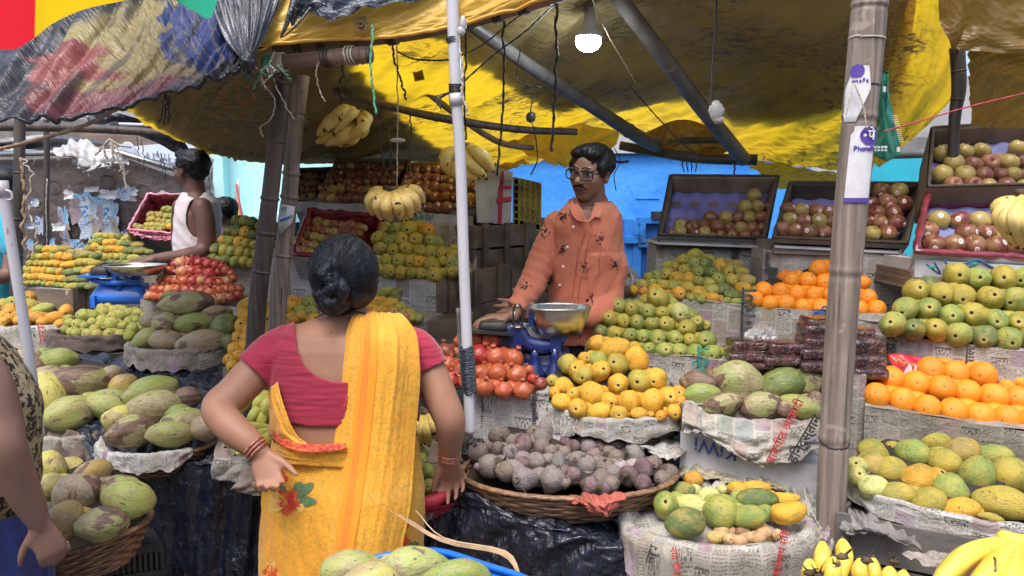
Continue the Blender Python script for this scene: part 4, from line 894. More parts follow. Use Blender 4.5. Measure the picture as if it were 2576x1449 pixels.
pile('apple','carton beside white pole','@1b 1215,1275,36r 1295,1280,43r 1370,1282,40r 1432,1288,38r 1165,1328,40r 1225,1332,38p 1300,1335,42r 1370,1342,40r 1430,1350,36r 1155,1382,42y 1225,1397,45r 1292,1395,40r 1350,1402,42r 1422,1415,40r 1482,1370,38r 1640,1400,38r 1600,1340,38r 1690,1395,34r @2b 1095,50,42p 1168,60,42r 1232,65,40r 1285,75,40r 1342,85,40r 1396,86,38r 1540,60,30y 1588,80,46r 1235,120,38p 1290,142,40p 1366,145,44r 1428,142,36r 1546,150,40y 1245,215,38r 1310,215,42r 1378,215,42r 1442,210,32r 1502,200,32r 1550,190,36r',3.86,4.08,st=.85)
def flat_box(name,label,cat,q4,d,th,mat,skew=None):
 ps=[P(u,v,d if not skew else skew[k])for k,(u,v)in enumerate(q4)];t=thing(name,label,cat,ps[2]);mb=MB();prism(mb,ps,(0,th,0));mb.build('carton',MT[mat],t,smooth=False);return t
t=flat_box('tall_carton','white carton side with dirty edges at the right of the stickered apples','carton',[(1195,455),(1245,418),(1262,425),(1238,560),(1200,560)],3.72,.3,'card_white')
t=flat_box('tall_carton','white carton with red stripe and red tape standing beside the yellow crate','carton',[(1250,425),(1290,432),(1285,566),(1240,562)],3.8,.25,'card_white')
rt=std('red_tape',(.55,.04,.06),None,rough=.4)
def strip(par,q4,d,mat,nm='tape'):
 mb=MB();prism(mb,[P(u,v,d)for u,v in q4],(0,.003,0));return mb.build(nm,mat,par,smooth=False)
strip(t,[(1256,427),(1268,430),(1262,565),(1252,562)],3.795,rt);strip(t,[(1244,500),(1287,494),(1287,506),(1244,512)],3.793,rt);strip(t,[(1244,470),(1287,466),(1287,474),(1244,478)],3.793,rt)
t=thing('plastic_crate','mustard yellow plastic lattice crate on the plank boxes behind the shopkeeper','crate',P(1325,570,3.9))
A,B=P(1292,446,3.9),P(1360,462,3.95);dn=Vector((0,0,-(A.z-P(1292,566,3.9).z)));x=B-A;yb=Vector((0,.28,0));mb=MB()
mb.box(A+x/2+dn/2+yb,x/2,(0,.004,0),dn/2)
for k in range(6):mb.box(A+x*(k/5)+dn/2+yb/2,x.normalized()*.005,yb/2,dn/2)
for k in range(8):mb.box(A+x/2+dn*(k/7)+yb/2,x/2,yb/2,(0,0,.004))
mb.build('lattice_body',MT['yellow_crate'],t,smooth=False)
mb=MB()
for k in range(4):
 for j in range(6):
  for m_ in range(3):mb.box(A+x*((k+1.25+m_*.25)/5)+dn*((j+.5)/7)+Vector((0,.008,0)),x.normalized()*.0025,(0,.002,0),dn/14)
mb.build('slats',MT['yellow_crate'],t,smooth=False)
liner_box('apple_carton','carton lined with glossy maroon plastic, filled with pale apples, behind the woman','carton',[(778,530),(960,545),(935,655),(738,640)],3.5,3.75,.12,'maroon_plastic','card_white','maroon_plastic',.012,crk=.012)
pile('apple','maroon-lined carton behind the woman','@2b 290,510,38y 340,525,44p 400,535,32y 320,460,42y 376,487,40p 426,490,38y 375,415,38p 430,428,38y 482,435,34y 540,440,36p 385,370,32p 445,378,42p 510,388,40p 572,395,38y 635,392,42r 696,395,36r 745,405,34r 450,322,42y 514,333,36y 570,338,38p 624,346,36p 690,345,42p 750,355,35p 786,362,26y',3.52,3.76)
cr=crate('newspaper_crate','wooden box faced with newspaper under the centre back mango pyramid','crate',(945,693,3.3),(1097,706,3.22),.24,.3,'news_white')[0]
plank_crate('wooden_crate','weathered dark plank crate with battens to the right of the newspaper box',(1098,700,3.22),(1282,662,3.55),.30,.45,2,3)
plank_crate('wooden_crate','upper weathered plank crate below the white apple carton',(1188,566,3.55),(1345,560,3.9),.22,.4,2,3)
plank_crate('wooden_crate','dim plank crate in the gap behind the shopkeeper arm',(1284,680,3.75),(1400,670,3.95),.35,.3,3,2)
plank_crate('wooden_crate','black stained plank box low behind the white pole',(1035,812,2.98),(1180,792,3.05),.24,.35,1,2,'plank')
sheet('newspaper_sheet','grey newspaper pasted on the board behind the centre mango pyramid','newspaper',[[(1075,560,3.62),(1140,562,3.62),(1196,566,3.6)],[(1075,630,3.58),(1140,630,3.58),(1198,635,3.56)],[(1075,700,3.5),(1140,705,3.5),(1200,700,3.5)]],24,24,'news_old',folds(3,2,.01),thick=.004)
pile('mango','centre back pyramid','@2b 895,662,40y 960,665,50y 1046,675,46y 1126,682,42y 1196,687,42y 1285,692,56y 1345,678,36y 1415,676,44y 1500,672,46g 885,612,30y 945,595,48y 1035,597,52y 1110,600,50y 1176,610,50Y 1260,622,58y 1346,602,40y 1412,612,50g 900,505,46y 990,520,50y 1085,512,52y 1180,530,48y 1252,537,52y 1336,541,44y 1415,560,42y 1425,510,36^g 885,432,46y 965,450,48g 1048,448,54y 1155,447,54y 1268,460,54g 1312,470,40^g 930,398,38^g 1012,368,46g 1106,375,60y 1228,385,58O 945,362,44^y 1088,305,52^y',3.25,3.55,liner=cr,lmat='card')
cr=crate('newspaper_crate','low newspaper-topped box under the long mangoes by the woman in yellow','crate',(915,800,3.0),(1066,812,2.95),.2,.25,'news_old')[0]
pile('mango',"behind the woman's right shoulder",'@2b 1175,1003,35g 1120,1005,34y 1060,985,36y 1100,972,48,40y 990,965,42y 895,950,72,34,4Y 840,940,40Y 1046,940,46y 950,905,74,42,-14Y 870,885,44Y 985,873,62,30,-12G 892,832,54,34,-15g 945,815,56,34,-14y 1012,830,50,40,-30G',2.95,3.12,group='long mangoes behind the right shoulder')
t=flat_box('pink_packet','flat pink packet lying on the mango box behind the yellow pallu','packet',[(985,793),(1025,795),(1028,812),(1020,812)],2.9,.10,'pink_plastic')
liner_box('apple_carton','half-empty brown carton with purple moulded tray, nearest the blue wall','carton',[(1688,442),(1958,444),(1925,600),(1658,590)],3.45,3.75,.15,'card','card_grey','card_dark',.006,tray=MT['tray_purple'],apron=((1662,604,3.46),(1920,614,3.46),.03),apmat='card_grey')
pile('apple','carton nearest the blue wall','@2c 1170,396,28p 1225,388,44y 1330,397,40r 1400,395,46y 1460,412,26r 1520,414,36p 1600,414,36p 1690,414,38p 1770,412,32r 1228,338,42y 1310,355,48r 1396,345,46r 1490,353,50r 1576,360,42r 1660,360,46y 1744,360,44p 1808,358,36r 1445,287,50r* 1550,288,48y 1638,288,44r 1720,285,46y 1806,285,46p 1690,210,48y 1781,208,46y 1850,205,34r 1755,130,50y',3.5,3.72,st=.06)
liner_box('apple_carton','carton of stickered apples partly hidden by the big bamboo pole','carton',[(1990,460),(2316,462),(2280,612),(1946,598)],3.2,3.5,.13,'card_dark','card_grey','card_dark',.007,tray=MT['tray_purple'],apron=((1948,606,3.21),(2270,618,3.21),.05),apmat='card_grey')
pile('apple','carton behind the big bamboo pole','@2d 235,368,54p 325,378,52p 425,390,60r 532,390,52p 610,388,40r 680,390,50r 760,392,52r 875,400,54y 986,395,58p 286,300,52y 386,310,54p 495,312,56y 588,322,48r 850,312,40r 930,322,54p 1046,325,62r 275,225,52r 370,236,54y 478,240,54p 572,250,52p 640,262,46r 760,250,50r 905,258,58r 1022,250,56r 875,185,46r 980,178,60p 1100,187,58r 940,98,58r 1066,100,60y',3.24,3.46,st=.9)
liner_box('apple_carton','upper right brown carton holding dull yellow and red apples','carton',[(2348,322),(2660,300),(2660,462),(2335,470)],3.15,3.4,.16,'card','card','card_dark',.006,tray=MT['tray_blue'])
pile('apple','upper right carton','@1d 1532,1392,62p 1682,1392,62r 1790,1402,60y 1930,1396,62r 2055,1398,48y 2110,1390,50r 1450,1310,66y 1620,1312,68y 1762,1320,62r 1882,1312,52r 1980,1312,56y 2060,1318,52p 1540,1230,68y 1680,1240,64r 1810,1225,64p 1952,1225,64y 2064,1215,50r 2120,1240,50r 1452,1150,62y 1615,1142,62y 1745,1136,60y 2012,1115,58y 2110,1120,55r',3.2,3.38,st=.12)
t4,q4,n4=liner_box('apple_carton','carton with glossy maroon lining and blue scroll print at the right edge','carton',[(2336,480),(2680,474),(2680,655),(2303,634)],2.9,3.2,.13,'maroon_plastic','card_white','maroon_plastic',.014,tray=MT['tray_blue'],apron=((2303,652,2.92),(2680,676,2.84),.065),crk=.006,holes=8)
for(a,b,c_,m_)in(((2330,665),(2365,690),(2350,660),'ink_blue'),((2375,655),(2400,682),(2450,668),'ink_blue'),((2425,665),(2460,655),(2500,675),'ink_blue')):
 mb=MB();mb.tube(spline([P(a[0],a[1],2.885),P(b[0],b[1],2.88),P(c_[0],c_[1],2.875)],10),.004,5);mb.build('scroll_print',MT[m_],t4)
for(u,v)in((2344,673),(2452,664),(2520,674)):
 mb=MB();mb.ell(P(u,v,2.878),.012,.003,.007,10,6);mb.build('leaf_print',MT['ink_teal'],t4)
pile('apple','maroon-lined right carton','@2d 1315,480,72r 1460,485,74r 1605,487,74r 1755,492,74r 1890,496,70r 2010,500,70r 1270,385,70p 1550,400,70r 1690,397,66r 1800,412,62y 1910,410,64r 1350,310,72y 1500,316,72r 1642,316,72y 1790,320,66r 1920,325,66y',2.96,3.14,st=.9)
t=thing('cardboard_stack','stack of folded brown cardboard under the maroon-lined carton','cardboard',P(2440,720,2.95))
for k in range(7):
 A,B=P(2290+2*(k%3),682+k*7,2.93-.004*k),P(2680,700+k*8,2.84-.004*k);mb=MB();mb.box((A+B)/2+Vector((0,.15,0)),(B-A)/2,(0,.15,0),(0,0,.0042));mb.build('cardboard_layer',MT['card'],t,smooth=False)
t=thing('cardboard_stack','thin grey boards under the two middle apple cartons','cardboard',P(1980,620,3.3))
for k,(u0,v0,u1,v1)in enumerate(((1650,612,1930,622),(1948,613,2262,628),(1950,621,2262,636))):
 A,B=P(u0,v0,3.42-.2*(k>0)-.01*k),P(u1,v1,3.42-.2*(k>0)-.01*k);mb=MB();mb.box((A+B)/2+Vector((0,.15,0)),(B-A)/2,(0,.15,0),(0,0,.004));mb.build('cardboard_layer',MT['card_white'],t,smooth=False)
nc1,a,b,xd,yd=crate('newspaper_crate','crate papered with newspaper behind the mixed mango pile','crate',(1650,618,3.48),(1928,628,3.46),.42,.3,'news',wave=.006)
nc2,a2,b2,xd2,yd2=crate('newspaper_crate','crate papered with newspaper behind the back oranges','crate',(1920,628,3.24),(2282,640,3.2),.40,.3,'news',wave=.006)
def head(par,s,u,v,d,size,rot,mat='ink',off=.006):
 a=R(rot);o=P(u,v,d-off);mb=MB();text_into(mb,s,size,o,(math.cos(a),0,math.sin(a)),(-math.sin(a),0,math.cos(a)),bold=size*.02);mb.build('headline',MT[mat],par)
head(nc1,'सियासत',1852,655,3.46,.05,90);head(nc1,'पुरस्कार',1905,688,3.45,.035,90);head(nc2,'लाख',1945,700,3.235,.055,90);head(nc2,'समाचार',1932,660,3.235,.03,90);head(nc2,'वाराणसी',2255,690,3.2,.03,90)
cr,a,b,xd,yd=crate('newspaper_crate','long newspaper crate with a red and blue advert, in front of the mixed mangoes','crate',(1582,736,3.12),(1880,770,3.0),.30,.32,'news_color',wave=.006)
pile('mango','mixed pile by the newspaper crate','@2c 1380,866,32g 1300,856,30g 1635,880,48,22g 1560,880,30g 1700,850,36g 1765,802,32b 1215,835,52O 1462,858,48,34O 1600,840,54,38G 1130,830,30O 895,808,36Y 975,816,34O 1050,800,42Y 1360,815,54,42Y 1455,810,46g 1540,798,46G 1675,790,54,44Y 952,768,44b 1030,760,38g 1112,770,42y 1180,785,46g 1280,785,48,42y ' '1203,715,46Y 1285,725,42Y 1362,745,40g 1435,757,38y 1502,730,48g 1596,738,44y 1700,737,62,46b 1000,712,32y 1065,705,42g 1130,690,48y 1262,665,46y 1350,676,46g 1440,682,50G 1568,672,50y 1660,670,54,34y 1185,636,40y 1145,620,42,28y 1322,616,44g 1408,618,48G 1505,625,44Y 1515,598,32^y 1620,624,62,36b 1250,592,40y 1325,552,54,42,-20y 1425,578,46,30y',3.05,3.35,liner=cr,lmat='card',jit=28)
cr,a,b,xd,yd=crate('newspaper_crate','crate papered with newspaper in front of the back oranges','crate',(1880,770,3.0),(2245,796,2.88),.34,.3,'news_color',wave=.006)
head(cr,'जागरण',1883,800,2.985,.085,90);head(cr,'बिहार',2080,790,2.93,.05,0,'ink_blue')
pile('orange','back pile behind the bamboo pole','@2d 40,868,60o 146,897,57o 262,897,62o* 383,922,60o 510,925,62o 640,930,60o 790,930,55o 905,936,66o 105,800,58o 221,812,62o 338,828,62o 458,836,62o 575,838,56o 700,850,60o 845,856,60o 250,712,50^r 300,732,58o 415,735,62o* 536,746,62o 610,745,58o 720,745,58o 818,748,46o 355,690,30^o 490,650,62o 602,655,58o',2.98,3.15,liner=cr)
cr,a,b,xd,yd=crate('newspaper_crate','crate papered with newspaper under the green mango pyramid beside the shopkeeper','crate',(1470,872,2.78),(1830,908,2.7),.24,.32,'news_color',wave=.006)
head(cr,'स्वदेश',1768,925,2.71,.06,90,'ink_teal')
pile('mango','pyramid beside the shopkeeper','@2c 905,1216,48Y 1005,1226,48g 1110,1236,60g 1225,1235,54g 1335,1250,58g 1450,1255,62g 1545,1257,40b 665,1100,50G 762,1110,54y 866,1125,52g 963,1130,48g 1064,1142,60g 1185,1142,55g 1296,1162,48y 1411,1162,66g 728,1012,59y 821,1020,50y 920,1036,54g 1018,1046,50g 1130,1048,59y 1276,1075,63y 1348,1035,50g 1400,1060,44^y ' '790,916,56g 882,942,55y 925,912,45^g 996,956,57g 1101,967,50y 1228,966,64w 1302,975,50^g 1170,905,48^g 1072,862,74y 1040,812,40^Y',2.76,3.0,liner=cr,lmat='card')
cr,a,b,xd,yd=crate('newspaper_crate','crate papered with newspaper under the large green mangoes at right','crate',(2228,842,2.72),(2700,898,2.5),.30,.3,'news',wave=.006)
head(cr,'करती महि',2243,868,2.70,.045,90);head(cr,'नेपाल',2440,905,2.6,.04,90)
pile('mango','large pyramid at the right edge','@2d 1020,1050,84g 1172,1080,72G 1331,1085,76y 1503,1116,82g 1670,1132,84G 1846,1152,84g 2010,1150,80g 1108,940,80g 1271,941,82g 1430,990,80g 1598,985,88y 1765,1020,76g 1937,1040,84y 2080,1050,80g 1185,812,80y 1275,766,54^G 1370,825,78y 1515,845,84y 1722,862,84y 1895,865,84g 2040,880,80g 1478,696,84y 1630,726,80g 1814,722,86y 1975,715,80g',2.62,2.86,liner=cr,lmat='card')
cr,a,b,xd,yd=crate('newspaper_crate','brown stained newspaper crate in front of the large front oranges','crate',(2176,1020,2.42),(2720,1108,2.2),.24,.3,'news_old',wave=.006)
t=thing('snack_packet','shiny red packet with gold pattern lying behind the front oranges','packet',P(2330,960,2.62))
mb=MB();g=surf([[P(2233,884,2.66),P(2330,898,2.62),P(2440,930,2.58)],[P(2250,925,2.6),P(2340,940,2.56),P(2440,965,2.52)],[P(2262,970,2.56),P(2350,985,2.52),P(2440,1000,2.48)]],30,24,folds(2,2,.012));mb.grid(g);o=mb.build('wrapper',std('red_wrapper',(.55,.03,.05),(.42,.02,.04),5,.25,.5,20,coat=.5),t);o.modifiers.new('s','SOLIDIFY').thickness=.004
mb=MB();text_into(mb,'Al-',.045,P(2296,932,2.555),(1,0,-.12),(.1,0,1),bold=.002);mb.build('print',MT['white_paper'],t)
gm=std('gold_print',(.7,.42,.12),(.5,.25,.06),60,.4,.1)
for k in range(5):
 mb=MB();mb.tube(spline([P(2240+20*k,896+7*k,2.60),P(2252+20*k,908+6*k,2.59),P(2262+20*k,902+6*k,2.59),P(2250+20*k,915+6*k,2.59)],10),.0025,5);mb.build('gold_scroll',gm,t)
pile('orange','large front row by the bamboo pole','@3d 890,192,90o 1065,226,88o 1240,276,90o 1425,301,93o 1610,331,94o 1797,351,94o 1965,375,90o 985,76,88o 1160,111,92o 1340,143,92o 1520,170,90o 1702,201,94o 1878,216,90o 2050,240,88o 1265,15,90o* 1436,38,92o 1626,50,94o 1755,30,70^o 1792,136,58^o 1885,100,50^o 1920,50,60^o 1100,130,40^o',2.34,2.58,liner=cr)
dm=G('date_block');v=dm.tc.outputs['Object'];c_=dm.mix(dm.step(dm.noise(22.,6.,v,1.),.4,.6),(.028,.012,.012),(.10,.035,.03));c_=dm.mix(dm.math('MULTIPLY',dm.step(dm.noise(30.,6.,v,2.),.60,.66),.6),c_,(.28,.23,.24))
dm.set(c_,.16,dm.bump(dm.math('ABSOLUTE',dm.math('SUBTRACT',dm.noise(18.,4.,v,1.5),.5)),.9,.03),Coat_Weight=.8,Coat_Roughness=.08)
DP=[]
for k,(u,v_,w,h,d)in enumerate([(1878,865,48,17,2.66),(1972,873,50,19,2.62),(2060,832,50,26,2.68),(2065,812,48,18,2.72),(1870,893,46,15,2.60),(1958,903,48,15,2.57),(2060,858,54,18,2.62),(2048,885,46,18,2.58),(2170,868,46,26,2.62),(2170,905,50,20,2.58),(2178,935,46,18,2.54),(2050,917,48,16,2.54),(2150,838,40,18,2.68),(1900,915,40,10,2.58)]):
 p=P(u,v_,d);mb=MB();W,H=w*d/F*.95,h*d/F*.88
 mb.loft([(p+Vector((W*s,0,.006*nz(s*3+k))),Vector((0,.055,0))*q,Vector((0,0,H))*q*(1+.12*nz(s*6,k)),.45)for s,q in((-1,.75),(-.93,.95),(-.7,1),(-.4,.96),(0,1.02),(.4,.97),(.7,1),(.93,.95),(1,.75))],24)
 pos=['left','second','third','third','left','second','third','third','behind-pole','behind-pole','behind-pole','third','behind-pole','left'][k]
 lv=['upper','upper','upper','topmost','lower','lower','second-highest','middle','second','third','lowest','lowest','topmost','lowest'][k]
 o=mb.build('date_packet',dm.m,label=f'{lv} brown plastic-wrapped block of pressed dates, {pos} stack',cat='date packet',group='packets of pressed dates')
sheet('plastic_bag','clear crumpled plastic bag lying above the date packets','plastic bag',[[(1895,815,2.8),(1925,808,2.8),(1950,822,2.8)],[(1875,835,2.72),(1920,828,2.7),(1955,840,2.72)],[(1865,848,2.68),(1920,850,2.67),(1962,850,2.68)]],30,20,'clear_bag',folds(5,3,.01))
crate('newspaper_crate','newspaper-faced board under the date packets','crate',(1816,900,2.72),(2240,950,2.55),.28,.25,'news_color',wave=.008)
crate('newspaper_crate','dark printed newspaper crate behind the bamboo pole between dates and mangoes','crate',(2140,800,2.86),(2232,812,2.82),.40,.1,'news_color',wave=.01)
cr,a,b,xd,yd=crate('carton_box','white kiwi carton upside down under the right coconut tray','carton',(1712,1085,2.42),(2075,1175,2.3),.15,.36,'card_white',wave=.003)
mb=MB();text_into(mb,'KiWi',.062,P(1800,1128,2.375),-xd,(0,0,-1),bold=.001);mb.build('print',MT['ink_blue'],cr)
cr2,a,b,xd,yd=crate('newspaper_crate','tray wrapped in old newspaper holding the right coconuts','tray',(1716,1015,2.42),(2075,1050,2.38),.09,.36,'news_old',wave=.012,top=True)
sheet('newspaper_sheet','brown newspaper draped over the front of the right coconut tray','newspaper',[[(1728,1000,2.40),(1800,1040,2.37),(1900,1048,2.36),(2000,1052,2.35),(2075,1048,2.34)],[(1716,1050,2.36),(1800,1085,2.33),(1900,1100,2.32),(2000,1105,2.31),(2075,1100,2.3)],[(1722,1072,2.36),(1800,1110,2.32),(1880,1150,2.3),(1990,1140,2.3),(2075,1110,2.29)],[(1735,1078,2.35),(1810,1125,2.33),(1905,1180,2.3),(1975,1155,2.29),(2075,1115,2.28)]],70,40,'news_color',folds(5,3,.018),thick=.003)
head(cr2,'हिन्दुस्तान',2025,1105,2.29,.04,62);head(cr2,'बातचीत आजादी',1975,1085,2.29,.035,66,'ink_red')
pile('coconut','right newspaper tray','@3c 1500,250,124,76,-18h 1765,262,134,86,-12h 1930,285,60,50b 1355,186,118,72,-4g 1330,100,118,70,0b 1590,98,158,130,0h @3d 350,272,136,78,8w 460,240,60,70b 215,118,150,108,-20G 395,90,118,110,0h',2.38,2.55)
t,pt=basket('wide wicker basket heaped with dusty beetroot at the counter centre',PZ(1430,1185,.785),.315,.22,.095,'wicker',rings=9)
BC=PZ(1430,1190,.765)
pile('beetroot','wide wicker basket','@3c 20,700,62,100,0g 125,775,92,62,-25g 313,775,92,92g 455,745,58p 550,680,68,72g 575,822,66p 660,845,52p 720,808,56b 740,735,60g 655,775,70b 835,752,75,70p 945,700,82,62,-20p 1020,670,60b 1118,730,66b 1080,772,60b 940,800,62p 400,800,40b ' '105,640,62g 200,655,70,62g 352,655,72,52g 485,640,62g 680,690,66b 790,690,52l 885,590,86,58g 755,620,58b 600,610,52b 300,580,46b 392,590,50b 455,546,52p 405,510,44p 565,550,64,65g 640,545,52b 752,520,86,50b 705,580,50b 235,545,68,52b 95,585,75,38p 20,590,60g ' '235,490,64g 110,530,66p 30,510,48b 285,430,98,62g 450,420,74b 365,382,56b 180,450,52b 530,500,44b @3b 1565,592,70b 1650,682,82,92,0g 1758,722,70,82,0b 1710,470,82,58,0b 1795,512,48b 1880,520,62p 1885,772,82g 1878,662,52p 1855,582,82,38b 1705,560,50b 1560,690,30g',2.2,2.55,group='beetroots heaped in the wicker basket',liner=t)
def netmat(name,c,c2,s=260.):
 g=G(name);uv=g.tc.outputs['UV'];u,v,_=g.sep(uv);a=g.math('FRACT',g.math('MULTIPLY',u,s));b=g.math('FRACT',g.math('MULTIPLY',v,s))
 k=g.math('MULTIPLY',g.step(g.math('ABSOLUTE',g.math('SUBTRACT',a,.5)),.36,.24),g.step(g.math('ABSOLUTE',g.math('SUBTRACT',b,.5)),.36,.24))
 return g.set(g.mix(k,c,c2),.55,g.bump(k,-.6,.004))
MT['net_orange']=netmat('net_orange',(.55,.12,.08),(.10,.05,.04),170.);MT['net_red']=netmat('net_red',(.42,.02,.05),(.16,.01,.02),170.);MT['net_straw']=netmat('net_straw',(.42,.37,.26),(.10,.08,.06),170.)
sheet('orange_net','orange woven net bag hanging over the beetroot basket rim','net bag',[[(1425,1245,2.12),(1490,1236,2.1),(1578,1234,2.1)],[(1448,1262,2.06),(1500,1262,2.04),(1572,1255,2.06)],[(1480,1288,2.06),(1515,1288,2.03),(1560,1278,2.06)],[(1505,1302,2.06),(1525,1306,2.04),(1542,1300,2.06)]],40,30,'net_orange',folds(4,2,.012),thick=.003)
sheet('straw_net','pale straw coloured net crumpled behind the small green mangoes','net bag',[[(1700,1168,2.44),(1760,1160,2.45),(1830,1175,2.42),(1860,1190,2.4)],[(1705,1185,2.38),(1770,1178,2.36),(1830,1190,2.36),(1870,1200,2.36)],[(1715,1205,2.36),(1770,1200,2.33),(1830,1205,2.33),(1880,1212,2.33)]],50,24,'net_straw',folds(5,2,.014),thick=.003)
sheet('straw_net','second pale net fold by the bamboo pole foot','net bag',[[(1875,1200,2.36),(1930,1198,2.36),(1985,1215,2.34)],[(1880,1218,2.3),(1930,1215,2.28),(1990,1232,2.3)],[(1900,1232,2.3),(1940,1232,2.28),(1990,1245,2.3)]],40,20,'net_straw',folds(4,2,.012),thick=.003)
YC=P(1552,1026,2.58)
t,pt=basket('dark round basket of ripe yellow mangoes in the middle of the stall',YC,.225,.175,.12,'wicker_dark',rings=11)
rim_paper(t,pt,178,372,.1,'news',.015,.05,seed=5);rim_paper(t,pt,176,235,.1,'news_white',.03,.075,seed=11,name='paper_flap')
pile('mango','round basket at centre','@3c 490,282,70Y 630,302,82,58,-12Y 770,320,60Y 916,318,58,40Y 1160,308,52Y 1070,332,40O 375,240,66,60,0Y 325,172,40Y 462,186,50Y 585,182,86,80,0Y 708,228,60Y 845,242,76,84,0Y 1002,232,80,84,0Y 1120,208,72Y 1180,185,56O 1205,240,46O 390,122,64,56Y 312,86,44y 770,116,70Y 920,92,82,82,0y 1040,80,70Y @2c 530,1405,68y 655,1380,72Y 425,1326,70y 496,1372,66Y 780,1332,76y 920,1300,84,88,0Y 545,1290,48Y 640,1300,66g 757,1215,108,70,-6Y 640,1182,62,56Y 610,1200,50^Y',2.42,2.68,group='ripe mangoes in the round centre basket',liner=t)
sheet('newspaper_sheet','loose newspapers lying under the centre mango basket','newspaper',[[(1610,1105,2.5),(1680,1098,2.5),(1745,1110,2.48)],[(1600,1118,2.4),(1670,1125,2.38),(1720,1135,2.38)],[(1620,1128,2.38),(1670,1148,2.34),(1700,1150,2.34)]],30,20,'news',folds(3,2,.012),thick=.003)
cr,a,b,xd,yd=crate('newspaper_crate','newspaper-wrapped crate with frayed white strips under the front pomegranates','crate',(1190,985,2.56),(1380,1000,2.52),.20,.3,'news_white',wave=.008)
head(cr,'disqualification will',1345,1062,2.53,.026,-90);head(cr,'for South zone, Baker',1215,1050,2.56,.02,-90)
for k in range(22):
 u=1192+8.6*k;q=P(u,985+12*k/22,2.545);mb=MB();ln=random.uniform(.02,.06);sx=random.uniform(-.02,.02)
 mb.tube(spline([q+Vector((0,.01,.006)),q+Vector((sx*.5,-.008,-.005)),q+Vector((sx,-.006,-ln*.6)),q+Vector((sx*.3,-.004,-ln))],8),.0028,4,flat=.3);mb.build('paper_strip',MT['white_paper'],cr)
pile('pomegranate','front crate by the white pole','@3b 1385,85,50r 1480,92,56o 1560,120,50o 1610,135,66o 1740,155,62o 1875,157,66o @3c 175,75,38r 230,108,46d @2b 1405,1430,52o 1480,1372,58o 1380,1335,64o 1562,1410,50^o 1620,1395,64o 1735,1395,70o 1875,1408,76o 1315,1310,34o 1960,1370,36o 1362,1245,66d 1446,1248,52^o 1535,1260,56^o 1610,1268,78r 1725,1282,74o 1850,1290,72o 1776,1228,48^o 1466,1165,42o 1580,1145,68o 1695,1150,74o',2.5,2.72,lmat='card_dark',liner=cr)
SC=P(1800,1330,2.12)
t,pt=basket('newspaper-covered basket of small green mangoes at the lower right',SC,.235,.16,.20,'wicker_dark',rings=10)
rim_paper(t,pt,150,395,.1,'news_color',.03,.21,seed=3,out=.03);rim_paper(t,pt,200,330,.1,'news_old',.02,.16,seed=23,out=.045,name='paper_flap')
mb=MB();mb.ell(SC+Vector((0,.03,-.012)),.235,.18,.035,40,12,fn=lambda q:q*(1+.10*nz(q.x*5,q.y*5,q.z*5)));mb.uv=[[(mb.v[i][0],mb.v[i][1])for i in f]for f in mb.f];mb.hasuv=True;mb.build('paper_bed',MT['news'],t)
head(t,'डायरी राजनाथ सिंह',1960,1420,1.93,.026,80,'ink_red');head(t,'लाभ',1640,1395,1.92,.03,75);head(t,'नया रोजगार',1700,1425,1.92,.024,-80,'ink_red')
pile('mango','newspaper-covered front basket','@3c 1235,1075,132,98,-4G 1685,1040,118,78,-8g 1480,1012,112,110,0g 1910,1010,72,64,0Y 1100,955,86,86g 1275,955,112,72,8w 1490,935,112,56,0g 1215,850,84,56,-8G 1392,882,78,52,0w 1740,920,134,74,-4G 1296,780,62,56O 1600,835,62,46Y 1742,832,86,42Y 1905,905,58,34Y @3d 255,915,88,42,-10Y 282,1010,112,66,-25Y',2.02,2.32,group='small green and yellow mangoes in the front basket')
pile('sapota','beside small green mangoes','@3c 1445,1180,58,44y 1490,1140,54t 1546,1132,42t 1640,1142,56,48,0d 1545,1196,42t 1620,1205,52,40t 1570,1166,38^t 1690,1180,44,40t 1760,1120,52t 1782,1150,60,50t 1745,1186,52,44t 1880,1162,40t',1.96,2.08,group='small tan sapotas in the front basket')
sheet('newspaper_sheet','blue and white newspaper crumpled beside the foot of the big bamboo pole','newspaper',[[(1985,1222,2.3),(2040,1225,2.28),(2090,1250,2.24)],[(1990,1260,2.22),(2045,1262,2.18),(2100,1280,2.16)],[(2000,1305,2.16),(2050,1300,2.12),(2105,1325,2.1)],[(2010,1370,2.12),(2050,1365,2.08),(2100,1390,2.06)]],40,40,'news_color',folds(4,4,.03),thick=.003)
sheet('newspaper_sheet','grey newspaper crumpled behind the small green mangoes','newspaper',[[(1760,1195,2.42),(1850,1195,2.42),(1985,1210,2.38)],[(1760,1215,2.34),(1850,1212,2.32),(1985,1235,2.3)],[(1760,1235,2.3),(1850,1240,2.28),(1985,1270,2.26)]],40,30,'news',folds(5,3,.02),thick=.003)
plank_crate('wooden_crate','brown crate under the newspaper-covered front basket',(1640,1500,2.0),(2060,1500,2.0),.5,.4,3,2,'plank')
MC=P(2520,1232,2.22)
t,pt=basket('large grey wicker basket of big speckled mangoes in the lower right corner',MC,.43,.30,.15,'wicker_grey',rings=12,th=.0055,tilt=-.05)
rim_paper(t,pt,172,372,.1,'news',.012,.045,seed=9,out=.018)
